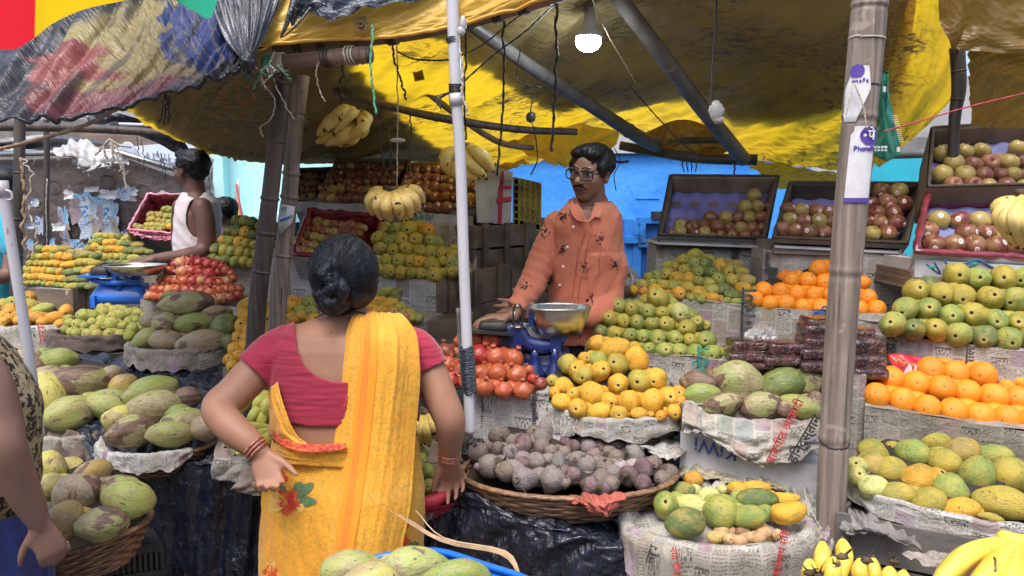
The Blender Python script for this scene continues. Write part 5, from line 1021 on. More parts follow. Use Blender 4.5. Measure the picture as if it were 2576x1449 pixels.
pile('mango','large grey basket lower right','@3d 1035,877,112,76,-8y 1245,925,118,90,-8y 1482,985,112,76,-10Y 1682,1037,78,28,0y 1772,935,184,104,-6y 1990,985,90,70b 755,755,66w 865,826,94,78,-20w 990,715,98,92,0y 1185,770,114,100,0Y 1405,840,110,100g 1592,750,114,128,18g 1812,747,124,108,-20y 1990,790,120,100g 755,690,68w 866,672,98,82,-15b 862,578,94,80,0y 1000,560,54^y 1140,596,110,92,0g 1362,660,108,90,0y 1480,573,110,88,-12b 1702,615,118,78,0g 1852,580,114,94,0g 1150,502,54^Y 1290,490,118,90,-6y 1620,475,130,88,-4G 1822,490,96b 1960,480,80g',1.98,2.38,group='big speckled mangoes in the grey basket',liner=t)
plank_crate('wooden_crate','grey weathered plank crate under the large grey basket',(2108,1290,2.1),(2760,1400,1.75),.75,.5,6,2,'plank_grey')
sheet('newspaper_sheet','torn dirty newspaper sticking out under the large grey basket','newspaper',[[(2265,1385,1.83),(2350,1385,1.8),(2460,1390,1.76)],[(2290,1400,1.80),(2360,1410,1.77),(2450,1402,1.75)],[(2320,1410,1.78),(2385,1428,1.75),(2430,1415,1.74)]],30,14,'news_old',folds(3,2,.01),thick=.003)
sheet('newspaper_sheet','grey paper rag hanging between the bamboo pole and large grey basket','newspaper',[[(2110,1290,2.12),(2160,1275,2.1),(2260,1320,2.0)],[(2112,1325,2.04),(2180,1320,2.0),(2300,1350,1.94)],[(2125,1345,2.02),(2200,1345,1.98),(2320,1372,1.9)]],40,20,'card_grey',folds(5,3,.02),thick=.004)
crate('newspaper_crate','purple-edged newspaper crate just behind the foot of the big bamboo pole','crate',(2080,930,2.5),(2178,945,2.46),.42,.2,'news_color',wave=.01)
LC=P(205,1062,2.62)
t,pt=basket('newspaper-rimmed heap tray holding the largest coconuts at the left',LC,.24,.20,.12,'wicker_dark',rings=8)
rim_paper(t,pt,165,372,.1,'news_old',.012,.06,seed=6)
pile('coconut','big left heap','@3a 502,308,168,102,-8w 770,258,140,98,22w 320,215,118,160,0y 850,225,70,60,0o 1000,250,70,50p 580,102,196,116,6h 860,120,90,70,-20o 340,55,110,66p 230,100,70,60y @2a 180,1290,102,66p 425,1300,114,78,0g 260,1350,62,60b 180,1375,64g 800,1400,72,60p 60,1290,70b',2.5,2.78,group='coconuts in the big left heap',liner=t)
LC=P(405,1112,2.40)
t,pt=basket('shallow wicker basket with newspaper rim and half-peeled coconuts',LC,.165,.15,.075,'wicker',rings=9)
rim_paper(t,pt,172,320,.1,'news_white',.015,.035,seed=8)
pile('coconut','shallow wicker basket','@3a 920,440,160,96,-10h 1185,455,146,80,4w 1430,415,86,80p 1285,372,140,80,0h 840,355,110,82,8y 1085,272,196,106,-8h 1300,205,90,66b 1050,165,168,90,-12g 1250,320,80,60g',2.3,2.46,group='coconuts in the shallow wicker basket',liner=t)
LC=P(205,1338,2.02)
t,pt=basket('deep brown wicker basket of blotchy coconuts held by the leopard-print woman',LC,.165,.14,.10,'wicker',rings=10,tilt=.16)
pile('coconut','deep basket by leopard-print woman','@3a 430,1080,150,104,-52o 705,1092,158,108,0h 900,912,156,116,20w 830,842,128,86,0h 545,885,150,146,40p 350,832,100,86,0y 345,700,100,110,0y 640,740,122,90,-20o',1.88,2.12,group='coconuts in the deep basket',liner=t)
t=thing('plastic_crate','black ventilated plastic crate under the deep brown basket','crate',P(215,1600,2.1))
A,B=P(60,1400,2.0),P(405,1355,2.18);x=B-A;xd=x.normalized();yd=Vector((-xd.y,xd.x,0));mb=MB()
for k in range(24):mb.box(A+x*(k/23)+Vector((0,0,-.22)),xd*.004,yd*.004,(0,0,.2))
for z in(-.02,-.1,-.2,-.3,-.4):mb.box(A+x/2+Vector((0,0,z))-yd*.003,x/2,yd*.006,(0,0,.012))
mb.build('front_grille',MT['black_crate'],t,smooth=False)
mb=MB();mb.box(A+x/2+yd*.2+Vector((0,0,-.03)),x/2,yd*.2,(0,0,.008));mb.box(B+yd*.2+Vector((0,0,-.23)),xd*.006,yd*.2,(0,0,.2));mb.box(A+x/2+yd*.1+Vector((0,0,-.3)),x/2,yd*.01,(0,0,.25));mb.build('body',MT['black_crate'],t,smooth=False)
sheet('jute_sack','grey brown jute sack hanging below the big left coconut heap','sack',[[(110,1085,2.46),(200,1080,2.44),(285,1075,2.42)],[(110,1130,2.4),(200,1130,2.38),(285,1130,2.38)],[(120,1190,2.36),(200,1200,2.35),(280,1200,2.35)],[(130,1400,2.36),(200,1400,2.35),(280,1400,2.35)]],50,50,'jute',folds(4,2,.03,2),thick=.004)
pile('coconut','closest row at bottom of picture','@3b 800,1500,190,120,-4y 690,1415,205,130,8w 1090,1392,210,128,-4w 1400,1480,220,132,-4g',1.32,1.42,group='green coconuts at the bottom edge')
t=thing('plastic_tub','bright blue plastic tub rim at the bottom beside the closest coconuts','tub',P(1160,1560,1.4))
mb=MB();rim=[P(1062,1384,1.52),P(1120,1390,1.50),P(1220,1422,1.44),P(1330,1460,1.38),P(1400,1520,1.30),P(1300,1640,1.2),P(900,1640,1.2),P(780,1560,1.3),P(800,1470,1.42),P(920,1410,1.5),P(1062,1384,1.52)]
rp=spline(rim,80);mb.tube(rp,.007,8,cap=False);mb.build('rim',MT['blue_plastic'],t)
c=sum(rim[:-1],Vector())/10;mb=MB();mb.grid([rp,[c+(p-c)*.93+Vector((0,0,-.08))for p in rp],[c+(p-c)*.85+Vector((0,0,-.2))for p in rp],[c+(p-c)*.1+Vector((0,0,-.21))for p in rp]]);mb.build('wall',MT['blue_plastic'],t).modifiers.new('s','SOLIDIFY').thickness=.004
mb=MB();A,B=P(1310,1450,1.44),P(1210,1340,1.50)
for k in range(4):mb.tube(spline([A,(A+B)/2+Vector((.003*k,0,.002*k)),P(1110+2*k,1362-3*k,1.50),P(980+22*k,1284+10*(k%3),1.55)],12),[.0024-.0013*i/12 for i in range(13)],5)
mb.build('coconut_stalk',std('straw',(.55,.38,.22),(.4,.26,.15),30,.7),label='dry straw coloured stalk rising from the closest coconuts',cat='stalk')
t,pt=basket('red net-wrapped basket of small pears beside the right hand of the woman in yellow',P(1085,1240,2.36),.10,.11,.05,'net_red',rings=5)
mb=MB();mb.tube(spline([P(1030,1252,2.24),P(1060,1262,2.2),P(1100,1255,2.2),P(1132,1228,2.24)],20),[.018]*21,12)
o=mb.build('rolled_net',MT['net_red'],t)
pile('guava','red net basket','@3b 1125,830,50g 1225,825,54g 1110,770,48g 1205,722,58g 1120,720,44g 1185,790,40^g 1255,755,34G 1115,670,44g 1170,640,46g 1180,600,40G 1110,600,36b 1135,560,36G',2.24,2.46,mode='up',word='pear',cat='pear',group='small green pears in the red net basket',liner=t)
sheet('newspaper_sheet','folded newspaper hanging under the green bananas left of the woman','newspaper',[[(545,1100,2.34),(620,1110,2.34),(700,1120,2.32)],[(535,1150,2.27),(620,1165,2.26),(700,1180,2.25)],[(528,1208,2.26),(600,1215,2.25),(700,1220,2.24)]],40,30,'news',folds(3,2,.012),thick=.003)
sheet('newspaper_sheet','darker newspaper flap by the hand on the left hip','newspaper',[[(600,1180,2.25),(650,1170,2.24),(700,1185,2.24)],[(590,1215,2.23),(650,1225,2.22),(700,1240,2.22)],[(572,1240,2.24),(640,1248,2.22),(700,1245,2.22)]],30,20,'news_old',folds(3,2,.012),thick=.003)
sheet('newspaper_sheet','strip of newspaper hanging below the red net basket','newspaper',[[(1030,1262,2.26),(1070,1265,2.25),(1110,1262,2.26)],[(1035,1300,2.25),(1065,1302,2.25),(1090,1298,2.25)],[(1040,1320,2.25),(1055,1322,2.25),(1075,1316,2.25)]],20,20,'news',folds(3,2,.01),thick=.003)
mb=MB();mb.ell(P(1190,1150,2.5),.065,.06,.055,60,40,fn=lambda q:q*(1+.16*ridge(q.x*2.2,q.y*2.2,q.z*2.2)+.06*nz(q.x*7,q.y*7,q.z*7)));mb.build('polythene_bag',plastic_sheet('black_bag',(.012,.012,.014),(.02,.02,.024),.12),label='shiny black polythene bag behind the right wrist of the woman',cat='bag')
merge_small()
def banana_mat(name,c1,c2,spots=.60,sc_=30.):
 g=G(name);v=g.tc.outputs['Object']
 c=g.mix(g.step(g.noise(14.,3.,v),.35,.65),c1,c2)
 c=g.mix(g.step(g.noise(sc_,4.,v,.6),spots,spots+.03),c,(.03,.018,.012))
 c=g.mix(g.math('MULTIPLY',g.step(g.noise(90.,3.,v),.62,.68),.35),c,(.25,.15,.05))
 return g.set(c,.45,g.bump(g.noise(25.,3.,v),.15,.01))
MT['ban_pale']=banana_mat('ban_pale',(.70,.54,.16),(.58,.43,.10),.63)
MT['ban_spot']=banana_mat('ban_spot',(.74,.56,.20),(.66,.47,.13),.625,24.)
MT['ban_green']=banana_mat('ban_green',(.52,.55,.12),(.62,.55,.13),.69)
MT['ban_yellow']=banana_mat('ban_yellow',(.74,.50,.06),(.78,.56,.09),.665,22.)
MT['ban_tip']=std('ban_tip',(.035,.025,.018),(.12,.08,.04),40,.8,.4,90)
def bunch(label,hub,fingers,mat,group='banana bunches',stem=None,rs=1.0):
 """hub=(u,v,d); fingers: (tip u,v,d, bulge u,v,d, radius px)"""
 t=thing('banana_bunch',label,'bananas',P(*hub),group);H=P(*hub)
 for k,(tu,tv,td,bu,bv,bd,r)in enumerate(fingers):
  T=P(tu,tv,td);B=P(bu,bv,bd);rr=r*td/F*rs
  S=H+(B-H)*.12
  pts=spline([H,S+(B-S)*.35,B,B+(T-B)*.55,T],16)
  prof=[.28,.32,.38,.55,.75,.9,.97,1,1,1,.98,.95,.88,.76,.58,.36,.26]
  mb=MB();n=15;vs=[];up0=Vector((0,0,1))
  for i,p in enumerate(pts):
   tt=(pts[min(i+1,16)]-pts[max(i-1,0)]).normalized();a=up0-tt*up0.dot(tt)
   if a.length<.05:a=Vector((1,0,0))-tt*tt.x
   a.normalize();b=tt.cross(a);up0=a
   for q in range(n):
    w=2*math.pi*q/n;f=.9+.085*math.cos(5*w)
    vs.append(p+(a*math.cos(w)+b*math.sin(w))*prof[i]*rr*f)
  fs=[(i*n+q,i*n+(q+1)%n,(i+1)*n+(q+1)%n,(i+1)*n+q)for i in range(16)for q in range(n)]
  mi=[1 if(i>=15 or i<0)else 0 for i in range(16)for q in range(n)]
  mb.add(vs,fs);mb.m=mi;mb.add([pts[-1]+(pts[-1]-pts[-2]).normalized()*rr*.25]+vs[-n:],[(0,1+(q+1)%n,1+q)for q in range(n)],1)
  mb.build('banana',[MT[mat],MT['ban_tip']],t)
 if stem:
  mb=MB();limb(mb,[P(*q[:3])for q in stem],[q[3]*q[2]/F for q in stem],10);mb.build('crown',[MT['ban_tip']if stem[0][3]<14 else MT[mat]],t)
 return t
d=2.75
bunch('pale yellow banana bunch hanging high beside the grey bamboo post',(905,285,d),[(795,345,d-.02,840,300,d-.06,17),(790,362,d,850,330,d-.04,15),(815,366,d,870,340,d-.07,16),(840,340,d-.06,880,285,d-.08,17),(815,330,d-.08,862,280,d-.09,17),(870,352,d-.05,915,320,d-.1,17),(893,345,d-.02,922,300,d-.05,17),(850,368,d+.02,890,345,d-.02,15),(905,350,d+.03,915,320,d+.03,15),(835,358,d+.04,870,320,d+.04,16)],'ban_pale',stem=[(900,275,d,9),(908,290,d,12),(914,305,d,9)])
d=2.7
bunch('spotted yellow banana bunch hanging in the middle above the woman',(985,478,d),[(938,545,d,932,500,d-.03,15),(962,556,d-.03,950,510,d-.08,16),(985,560,d-.06,972,515,d-.11,16),(1010,556,d-.08,1000,510,d-.12,16),(1035,552,d-.06,1020,505,d-.11,16),(1056,535,d-.04,1035,495,d-.09,16),(1070,512,d,1045,480,d-.05,15),(930,515,d+.03,940,485,d+.02,15),(1015,545,d,995,505,d-.02,15),(970,545,d+.04,955,510,d+.03,15),(1045,540,d+.04,1025,500,d+.03,15)],'ban_spot',stem=[(970,474,d,8),(985,478,d-.02,10),(1005,474,d,8)])
d=2.75
bunch('large pale banana bunch hanging directly behind the white pole',(1165,368,d),[(1150,455,d,1120,400,d-.03,18),(1138,440,d+.04,1118,395,d+.03,18),(1242,432,d-.05,1210,390,d-.1,18),(1236,425,d,1190,380,d-.02,17),(1218,442,d-.08,1180,410,d-.1,16),(1205,450,d-.06,1170,430,d-.08,16),(1190,458,d-.02,1150,430,d-.04,16),(1225,450,d+.04,1190,420,d+.04,16)],'ban_pale',stem=[(1155,362,d,8),(1168,368,d-.02,11),(1180,366,d,8)])
d=1.9
bunch('heavily spotted banana bunch cut by the right picture edge',(2570,490,d),[(2545,615,d,2512,540,d,18),(2560,625,d-.03,2530,550,d-.06,18),(2580,628,d-.05,2552,550,d-.09,18),(2605,628,d-.05,2580,555,d-.1,18),(2530,590,d+.03,2508,520,d+.02,16),(2630,610,d-.05,2610,550,d-.09,18)],'ban_spot',stem=[(2560,484,d,9),(2580,486,d,12),(2600,486,d,9)])
d=2.5
bunch('green-yellow banana hands on the counter left of the woman',(690,985,d),[(600,1045,d-.05,630,1000,d-.05,15),(640,1060,d-.08,650,1010,d-.1,15),(672,1070,d-.08,670,1020,d-.12,15),(620,1080,d-.1,640,1040,d-.12,15),(700,1065,d-.08,690,1015,d-.1,15),(608,1022,d,640,985,d,14),(655,1088,d-.1,660,1050,d-.12,15)],'ban_green',stem=[(670,975,d,9),(690,980,d,12),(712,985,d,9)])
bunch('lower green banana hand on the newspaper left of the woman',(700,1075,d-.1),[(560,1105,d-.22,620,1075,d-.2,14),(565,1125,d-.24,625,1100,d-.24,14),(590,1145,d-.26,640,1120,d-.26,14),(640,1140,d-.26,670,1110,d-.26,14)],'ban_green')
bunch('cream yellow banana bunch seen between pallu and right forearm of the woman',(1070,1040,2.5),[(1045,1115,2.44,1048,1075,2.42,14),(1060,1120,2.43,1060,1080,2.40,14),(1080,1122,2.42,1075,1080,2.39,14),(1098,1108,2.42,1092,1070,2.39,14),(1108,1090,2.44,1100,1058,2.42,13),(1036,1100,2.48,1038,1065,2.46,13),(1070,1118,2.48,1068,1080,2.48,13)],'ban_pale',stem=[(1062,1032,2.5,10),(1070,1038,2.49,12),(1082,1034,2.5,10)])
d=1.45
bunch('big bright yellow banana hand at the bottom right corner',(2570,1355,d),[(2340,1480,d-.1,2440,1395,d-.06,34),(2420,1530,d-.14,2500,1430,d-.1,34),(2490,1560,d-.16,2545,1450,d-.12,33),(2560,1570,d-.16,2585,1450,d-.13,33),(2640,1560,d-.14,2640,1440,d-.1,33)],'ban_yellow',stem=[(2525,1352,d,20),(2550,1362,d-.01,23),(2590,1368,d-.01,24),(2640,1365,d,22)])
FG=[(2070,1358,1.60,2068,1420,1.56,25),(2118,1352,1.64,2125,1410,1.6,24),(2035,1405,1.56,2040,1450,1.52,24),(2098,1398,1.53,2092,1450,1.5,28)]
bunch('blunt yellow bananas standing up beside the foot of the bamboo pole',(2080,1520,1.56),FG,'ban_yellow')
bunch('small yellow banana fingers with black tips in the bottom right',(2200,1530,1.58),[(2162,1402,1.58,2165,1450,1.55,22),(2196,1398,1.6,2200,1450,1.58,20),(2240,1422,1.6,2235,1465,1.58,24),(2275,1432,1.6,2270,1470,1.58,22)],'ban_yellow')
BB_=[o for o in bpy.data.objects if o.name.startswith('banana_bunch')][-1]
for k,(u,v)in enumerate(((2035,1440),(2060,1448),(2100,1425),(2180,1410),(2250,1412),(2120,1400))):
 mb=MB();q=P(u,v,1.50);mb.ell(q,.012,.007,.007,10,7,fn=lambda z:z*(1+.5*nz(z.x*3+k,z.y*3,z.z*3)))
 for j in range(3):mb.tube([q,q+Vector((random.uniform(-.02,.02),-.005,random.uniform(.005,.03)))],[.003,.0008],5)
 mb.build('dried_tip',MT['ban_tip'],BB_)
def pole(name,label,cat,pts,rpx,mat,nodes=(),sag=0.,n=16,group=None,bulge=.12):
 Q=[P(*q)for q in pts];L=spline(Q,60);rr=[]
 for i in range(61):
  s=i/60;k=1.
  for nd in nodes:k+=bulge*math.exp(-((s-nd)/.007)**2)-.05*math.exp(-((s-nd-.012)/.006)**2)
  k*=1+.02*nz(s*5,pts[0][0])
  m=len(rpx)-1;x=s*m;j=min(int(x),m-1);dd=pts[0][2]+(pts[-1][2]-pts[0][2])*s
  rr.append((rpx[j]+(rpx[j+1]-rpx[j])*(x-j))*dd/F*k)
 if nodes:
  x=[];y=[]
  for i in range(60):
   for q in range(6):s=(i+q/6)/60;x.append(s)
  x.append(1.);LL=spline(Q,360);rr2=[]
  for s in x:
   k=1+.02*nz(s*5,pts[0][0])
   for nd in nodes:k+=bulge*math.exp(-((s-nd)/.004)**2)-.05*math.exp(-((s-nd-.008)/.004)**2)
   m=len(rpx)-1;xx=s*m;j=min(int(xx),m-1);dd=pts[0][2]+(pts[-1][2]-pts[0][2])*s
   rr2.append((rpx[j]+(rpx[j+1]-rpx[j])*(xx-j))*dd/F*k)
  L,rr=LL,rr2
 t=thing(name,label,cat,min(Q,key=lambda p:p.z),group);mb=MB();mb.tube(L,rr,n);mb.build('culm' if 'bamboo' in name else 'shaft',MT[mat],t);return t,L,rr
bp,BL,BR_=pole('bamboo_pole','thick pale grey bamboo pole in the right foreground carrying two payment cards','pole',[(2200,-150,2.14),(2180,100,2.14),(2150,420,2.14),(2118,800,2.14),(2092,1240,2.14),(2080,1640,2.14)],[43,42,40,38,37,38],'bamboo_pale',(.135,.325,.54,.735,.95),bulge=.05)
dpo,*_=pole('bamboo_pole','blackened bamboo post standing left of the grey one','pole',[(712,170,2.6),(690,400,2.6),(665,620,2.6),(645,800,2.6),(625,1200,2.6)],[20,21,22,23,22],'bamboo_dark',(.04,.2,.36,.46,.60),bulge=.14)
gpo,*_=pole('bamboo_pole','split grey bamboo post right of the blackened one with a torn paper','pole',[(760,190,2.7),(742,330,2.7),(722,560,2.7),(700,760,2.7),(680,1200,2.7)],[19,19,21,22,22],'bamboo_pale',(.18,.37,.43,.62),bulge=.18)
mb=MB();prism(mb,[P(704,512,2.66),P(742,520,2.66),P(735,560,2.655),P(706,590,2.655),P(698,560,2.66)],(0,.002,0));mb.build('torn_card',MT['white_paper'],gpo)
mb=MB();prism(mb,[P(704,552,2.652),P(735,540,2.652),P(735,546,2.652),P(704,559,2.652)],(0,.001,0));mb.build('card_stripe',MT['blue_scale'],gpo)
mb=MB();text_into(mb,'ay',.022,P(715,523,2.65),(1,0,0),(0,0,1));mb.build('print',MT['ink'],gpo)
wp,*_=pole('white_pole','white painted pipe standing centre in front of the stall, bound with tape near its foot','pole',[(1136,-150,2.3),(1138,0,2.3),(1148,235,2.3)],[15,15,15],'pvc')
mb=MB();L=spline([P(1146,225,2.3),P(1158,400,2.3),P(1166,640,2.3),P(1178,960,2.3),P(1182,1090,2.3)],50);mb.tube(L,.0158,16);mb.build('lower_shaft',MT['pvc'],wp)
mb=MB();mb.tube([P(1146,236,2.3),P(1149,265,2.3)],.0205,16);mb.build('socket',MT['pvc'],wp)
def wraps(par,A,B,r,n,mat,rt=.003,wob=.3,name='rope_binding'):
 A,B=Vector(A),Vector(B);ax=(B-A).normalized();a=ax.orthogonal().normalized();b=ax.cross(a);pts=[]
 N=n*14
 for i in range(N+1):
  w=2*math.pi*i/14;s=i/N;pts.append(A+(B-A)*(s+wob/n*nz(i*.35,n))+(a*math.cos(w)+b*math.sin(w))*(r+rt*.6+rt*.5*nz(i*.2,4.)))
 mb=MB();mb.tube(pts,rt,6);return mb.build(name,MT[mat],par)
wraps(wp,P(1174,870,2.3),P(1182,985,2.3),.0165,30,'grey_sheet',.0035,1.2,'tape_binding')
wraps(wp,P(1146,212,2.3),P(1147,232,2.3),.017,6,'wire',.0022,.5,'wire_binding');wraps(wp,P(1138,92,2.3),P(1140,108,2.3),.0165,4,'wire',.0016,.6,'wire_binding')
mb=MB();L2=spline([P(1152,775,2.32),P(1160,900,2.31),P(1170,1000,2.3),P(1178,1085,2.3)],20);mb.tube(L2,.0065,8);mb.build('twisted_rod',MT['strut'],wp)
lw,*_=pole('white_pole','white pipe leaning at the far left with a hooked cap','pole',[(6,470,1.95),(20,560,1.95),(52,760,1.95),(72,890,1.95),(100,1100,1.95)],[13,13,13,13,13],'pvc')
mb=MB();mb.tube([P(2,455,1.95),P(8,495,1.95)],.016,14);mb.tube(spline([P(14,478,1.94),P(28,484,1.94),P(30,500,1.94),P(18,504,1.94)],12),.003,6);mb.build('cap',MT['pvc'],lw)
pole('bamboo_pole','dark slim bamboo post at the far left wrapped with jute rope','pole',[(50,300,3.6),(48,450,3.6),(42,620,3.6),(38,900,3.6)],[13,13,14,14],'bamboo_dark',(.3,.55,.7))
pole('bamboo_pole','thin dark post behind the rope at the upper left','pole',[(116,300,4.6),(118,380,4.6),(117,460,4.6),(116,700,4.6)],[7,7,7,7],'bamboo_dark')
bm1,BML,_=pole('bamboo_beam','long bamboo beam carrying the front edge of the yellow tarp','beam',[(690,122,2.5),(860,104,2.48),(1040,82,2.42),(1220,40,2.36),(1400,-15,2.3),(1700,-120,2.2)],[17,18,19,20,21,20],'beam',(.06,.2,.35,.5,.62,.78))
bm2,BL2,_=pole('bamboo_beam','short reddish bamboo beam with a slanted cut end under the front beam','beam',[(665,160,2.45),(760,152,2.43),(860,142,2.4),(930,138,2.38)],[18,18,20,21],'beam',(.3,.62,.9))
mb=MB();q=P(930,138,2.375);ax=(BL2[-1]-BL2[-2]).normalized();mb.tube([q-ax*.004,q+ax*.004],.0235,18);mb.build('cut_end',MT['bamboo_dark'],bm2)
for(bm,LL,s,n,m,rad)in((bm1,BML,.06,4,'rope_black',.022),(bm1,BML,.13,3,'rope_black',.022),(bm1,BML,.33,5,'rope_black',.023),(bm1,BML,.62,4,'rope_black',.024),(bm1,BML,.70,4,'rope_black',.024),(bm2,BL2,.10,8,'rope_pale',.024),(bm2,BL2,.02,6,'rope_green',.024),(bm2,BL2,.72,3,'rope_pale',.025),(bm2,BL2,.5,3,'rope_black',.025)):
 i=int(s*(len(LL)-1));j=min(i+8,len(LL)-1);wraps(bm,LL[i],LL[i]+(LL[j]-LL[i]).normalized()*.03,rad*1.03,n,m,.0028,.6)
pole('roof_strut','dark round strut running from top centre down to the right back corner','beam',[(1530,-40,2.75),(1640,105,3.0),(1760,265,3.5),(1870,400,4.0)],[20,19,19,18],'strut',(.45,))
pole('roof_strut','long dark strut crossing under the tarp behind the white pole','beam',[(1180,60,2.6),(1330,165,3.0),(1480,262,3.5),(1600,340,3.9),(1650,365,4.1)],[17,17,17,18,17],'strut',(.3,.7))
pole('bamboo_beam','thin bamboo crossing behind the hanging bananas','beam',[(840,230,3.2),(960,262,3.2),(1100,295,3.2),(1300,325,3.3),(1450,332,3.4)],[9,9,10,9,8],'bamboo_dark',(.1,.3,.5,.75))
pole('bamboo_beam','thin pale stick lying behind the bright tarp centre','beam',[(1010,180,3.35),(1130,275,3.5),(1250,355,3.7),(1340,372,3.8)],[8,8,8,7],'bamboo')
pole('bamboo_beam','back bamboo beam above the blue wall','beam',[(1560,366,4.3),(1640,380,4.25),(1760,398,4.2),(1905,402,4.1)],[11,12,13,14],'strut',(.3,.6))
pole('bamboo_beam','stick under the orange tarp patch above the blue wall','beam',[(1600,345,4.3),(1700,352,4.25),(1840,352,4.1)],[8,8,8],'strut')
pole('bamboo_beam','dark beam at the upper left below the coloured black tarp','beam',[(-60,318,3.9),(200,322,3.9),(420,336,3.9),(480,345,3.9)],[11,11,10,9],'bamboo_dark')
pole('metal_rod','thin bright tube lamp rod above the signboard','rod',[(300,312,4.2),(420,316,4.2)],[4,4],'pvc')
pole('bamboo_pole','dark post behind the gold cloth at upper right','pole',[(2408,120,3.3),(2412,220,3.3),(2400,330,3.3),(2400,600,3.3)],[18,17,13,13],'bamboo_dark',(.2,.45))
pole('bamboo_beam','dark beam end behind the upper right apple carton','beam',[(2200,390,4.2),(2340,386,4.2)],[11,11],'strut')
def wrapcard(par,s0,s1,c0,cc,w0,w1,mat,off=.002,name='card',rr_=None,shape=None,tw=0.):
 """card bent round the pole: between arc params s0..s1, angle centre c0 deg, half angle w"""
 g=[];n=16
 for j in range(n+1):
  s=s0+(s1-s0)*j/n;i=s*(len(BL)-1);k=int(i);p=BL[k]+(BL[min(k+1,len(BL)-1)]-BL[k])*(i-k);r=BR_[min(k,len(BR_)-1)]*1.0+off
  hw=(w0+(w1-w0)*j/n)if shape is None else shape(j/n);cen=c0+tw*j/n
  row=[]
  for q in range(n+1):
   a=R(cen+hw*(2*q/n-1));row.append(p+Vector((math.sin(a)*r,-math.cos(a)*r,0)))
  g.append(row)
 mb=MB();mb.grid(g);return mb.build(name,mat if not isinstance(mat,str)else MT[mat],par)
PUR=std('purple_ink',(.10,.055,.34),None,rough=.5,bump=0)
def sv(v):return(v+150)/1790.
c1=thing('payment_card','white and purple payment card wrapped round the big bamboo pole at head height','card',P(2140,650,2.1))
wrapcard(c1,sv(462),sv(655),0,0,0,0,'white_paper',.0022,'card_sheet',shape=lambda t:34 if t<.12 else 44,tw=-4)
wrapcard(c1,sv(644),sv(655),-4,0,45,45,PUR,.0032,'purple_band')
def polept(v,ang,off):
 s=sv(v);k=int(s*(len(BL)-1));r=BR_[k]+off;return BL[k]+Vector((math.sin(R(ang))*r,-math.cos(R(ang))*r,0))
mb=MB();ctr=polept(490,20,.0045);vs=[ctr]
for k in range(28):
 a=2*math.pi*k/28;vs.append(polept(490-25*math.sin(a),20+36*math.cos(a),.004))
mb.add(vs,[(0,k+1,(k+1)%28+1)for k in range(28)]);mb.build('logo_disc',PUR,c1)
xr=Vector((math.cos(R(20)),math.sin(R(20)),0));mb=MB();text_into(mb,'पे',.036,polept(490,20,.0062),xr,(0,0,1),bold=.0008);mb.build('logo_glyph',MT['white_paper'],c1)
for ch,an in zip('PhonePe',(-26,-14,-3,8,19,30,41)):
 mb=MB();text_into(mb,ch,.018,polept(522,an,.0035),(math.cos(R(an)),math.sin(R(an)),0),(0,0,1),bold=.0004);mb.build('letter',PUR,c1)
mb=MB()
for k in range(7):mb.add([polept(628,-30+9*k,.003),polept(628,-24+9*k,.003),polept(630,-24+9*k,.003),polept(630,-30+9*k,.003)],[(0,1,2,3)])
mb.build('fine_print',MT['ink'],c1)
c2=thing('payment_card','torn white payment card tied higher on the big bamboo pole','card',P(2130,420,2.1))
wrapcard(c2,sv(295),sv(450),-28,0,0,0,'white_paper',.003,'card_sheet',shape=lambda t:20+22*min(1,t*2.5)*(1-max(0,t-.45)*1.7),tw=-26)
mb=MB();vs=[polept(315,-42,.0055)]
for k in range(20):
 a=2*math.pi*k/20;vs.append(polept(312-20*math.sin(a),-42+22*math.cos(a),.005))
mb.add(vs,[(0,k+1,(k+1)%20+1)for k in range(20)]);mb.build('logo_disc',PUR,c2)
for ch,an in zip('onePe',(-50,-40,-30,-20,-10)):
 mb=MB();text_into(mb,ch,.015,polept(342,an,.0045),(math.cos(R(an)),math.sin(R(an)),0),(0,0,1));mb.build('letter',PUR,c2)
wraps(bp,polept(330,0,-.0425),polept(332,0,-.0425),.0425,1,'rope_red',.0016);wraps(bp,polept(345,0,-.0425),polept(350,0,-.0425),.0425,2,'wire',.0013);wraps(bp,polept(205,0,-.0435),polept(208,0,-.0435),.0435,1,'rope_pale',.0025);wraps(bp,polept(1175,0,-.04),polept(1178,0,-.04),.040,2,'wire',.0013)
t=thing('green_packet','tall dark green foil packet hanging beside the big bamboo pole','packet',P(2235,400,2.25))
gp=std('green_foil',(.015,.17,.10),(.012,.13,.08),6,.35,.5,18,coat=.3);D=2.25
g=surf([[P(2212,178,D),P(2225,180,D-.01),P(2238,178,D)],[P(2208,240,D),P(2222,240,D-.02),P(2242,240,D)],[P(2203,320,D),P(2228,320,D-.025),P(2258,320,D)],[P(2197,392,D),P(2232,404,D-.02),P(2272,390,D)]],24,40,folds(3,3,.006));mb=MB();mb.grid(g);o=mb.build('foil',gp,t);o.modifiers.new('s','SOLIDIFY').thickness=.012
mb=MB()
def tinyrect(mb,u,v,w,h,D):mb.add([P(u,v,D),P(u+w,v,D),P(u+w,v+h,D),P(u,v+h,D)],[(0,3,2,1)])
for k in range(14):tinyrect(mb,2246+k*1.2,290+k*5,12,1.6,D-.022)
tinyrect(mb,2221,217,8,14,D-.028);tinyrect(mb,2256,370,9,12,D-.022)
for k in range(4):tinyrect(mb,2198+k*9,367,7,6,D-.03);tinyrect(mb,2198+k*9,376,7,4,D-.03)
mb.build('label_print',MT['white_paper'],t)
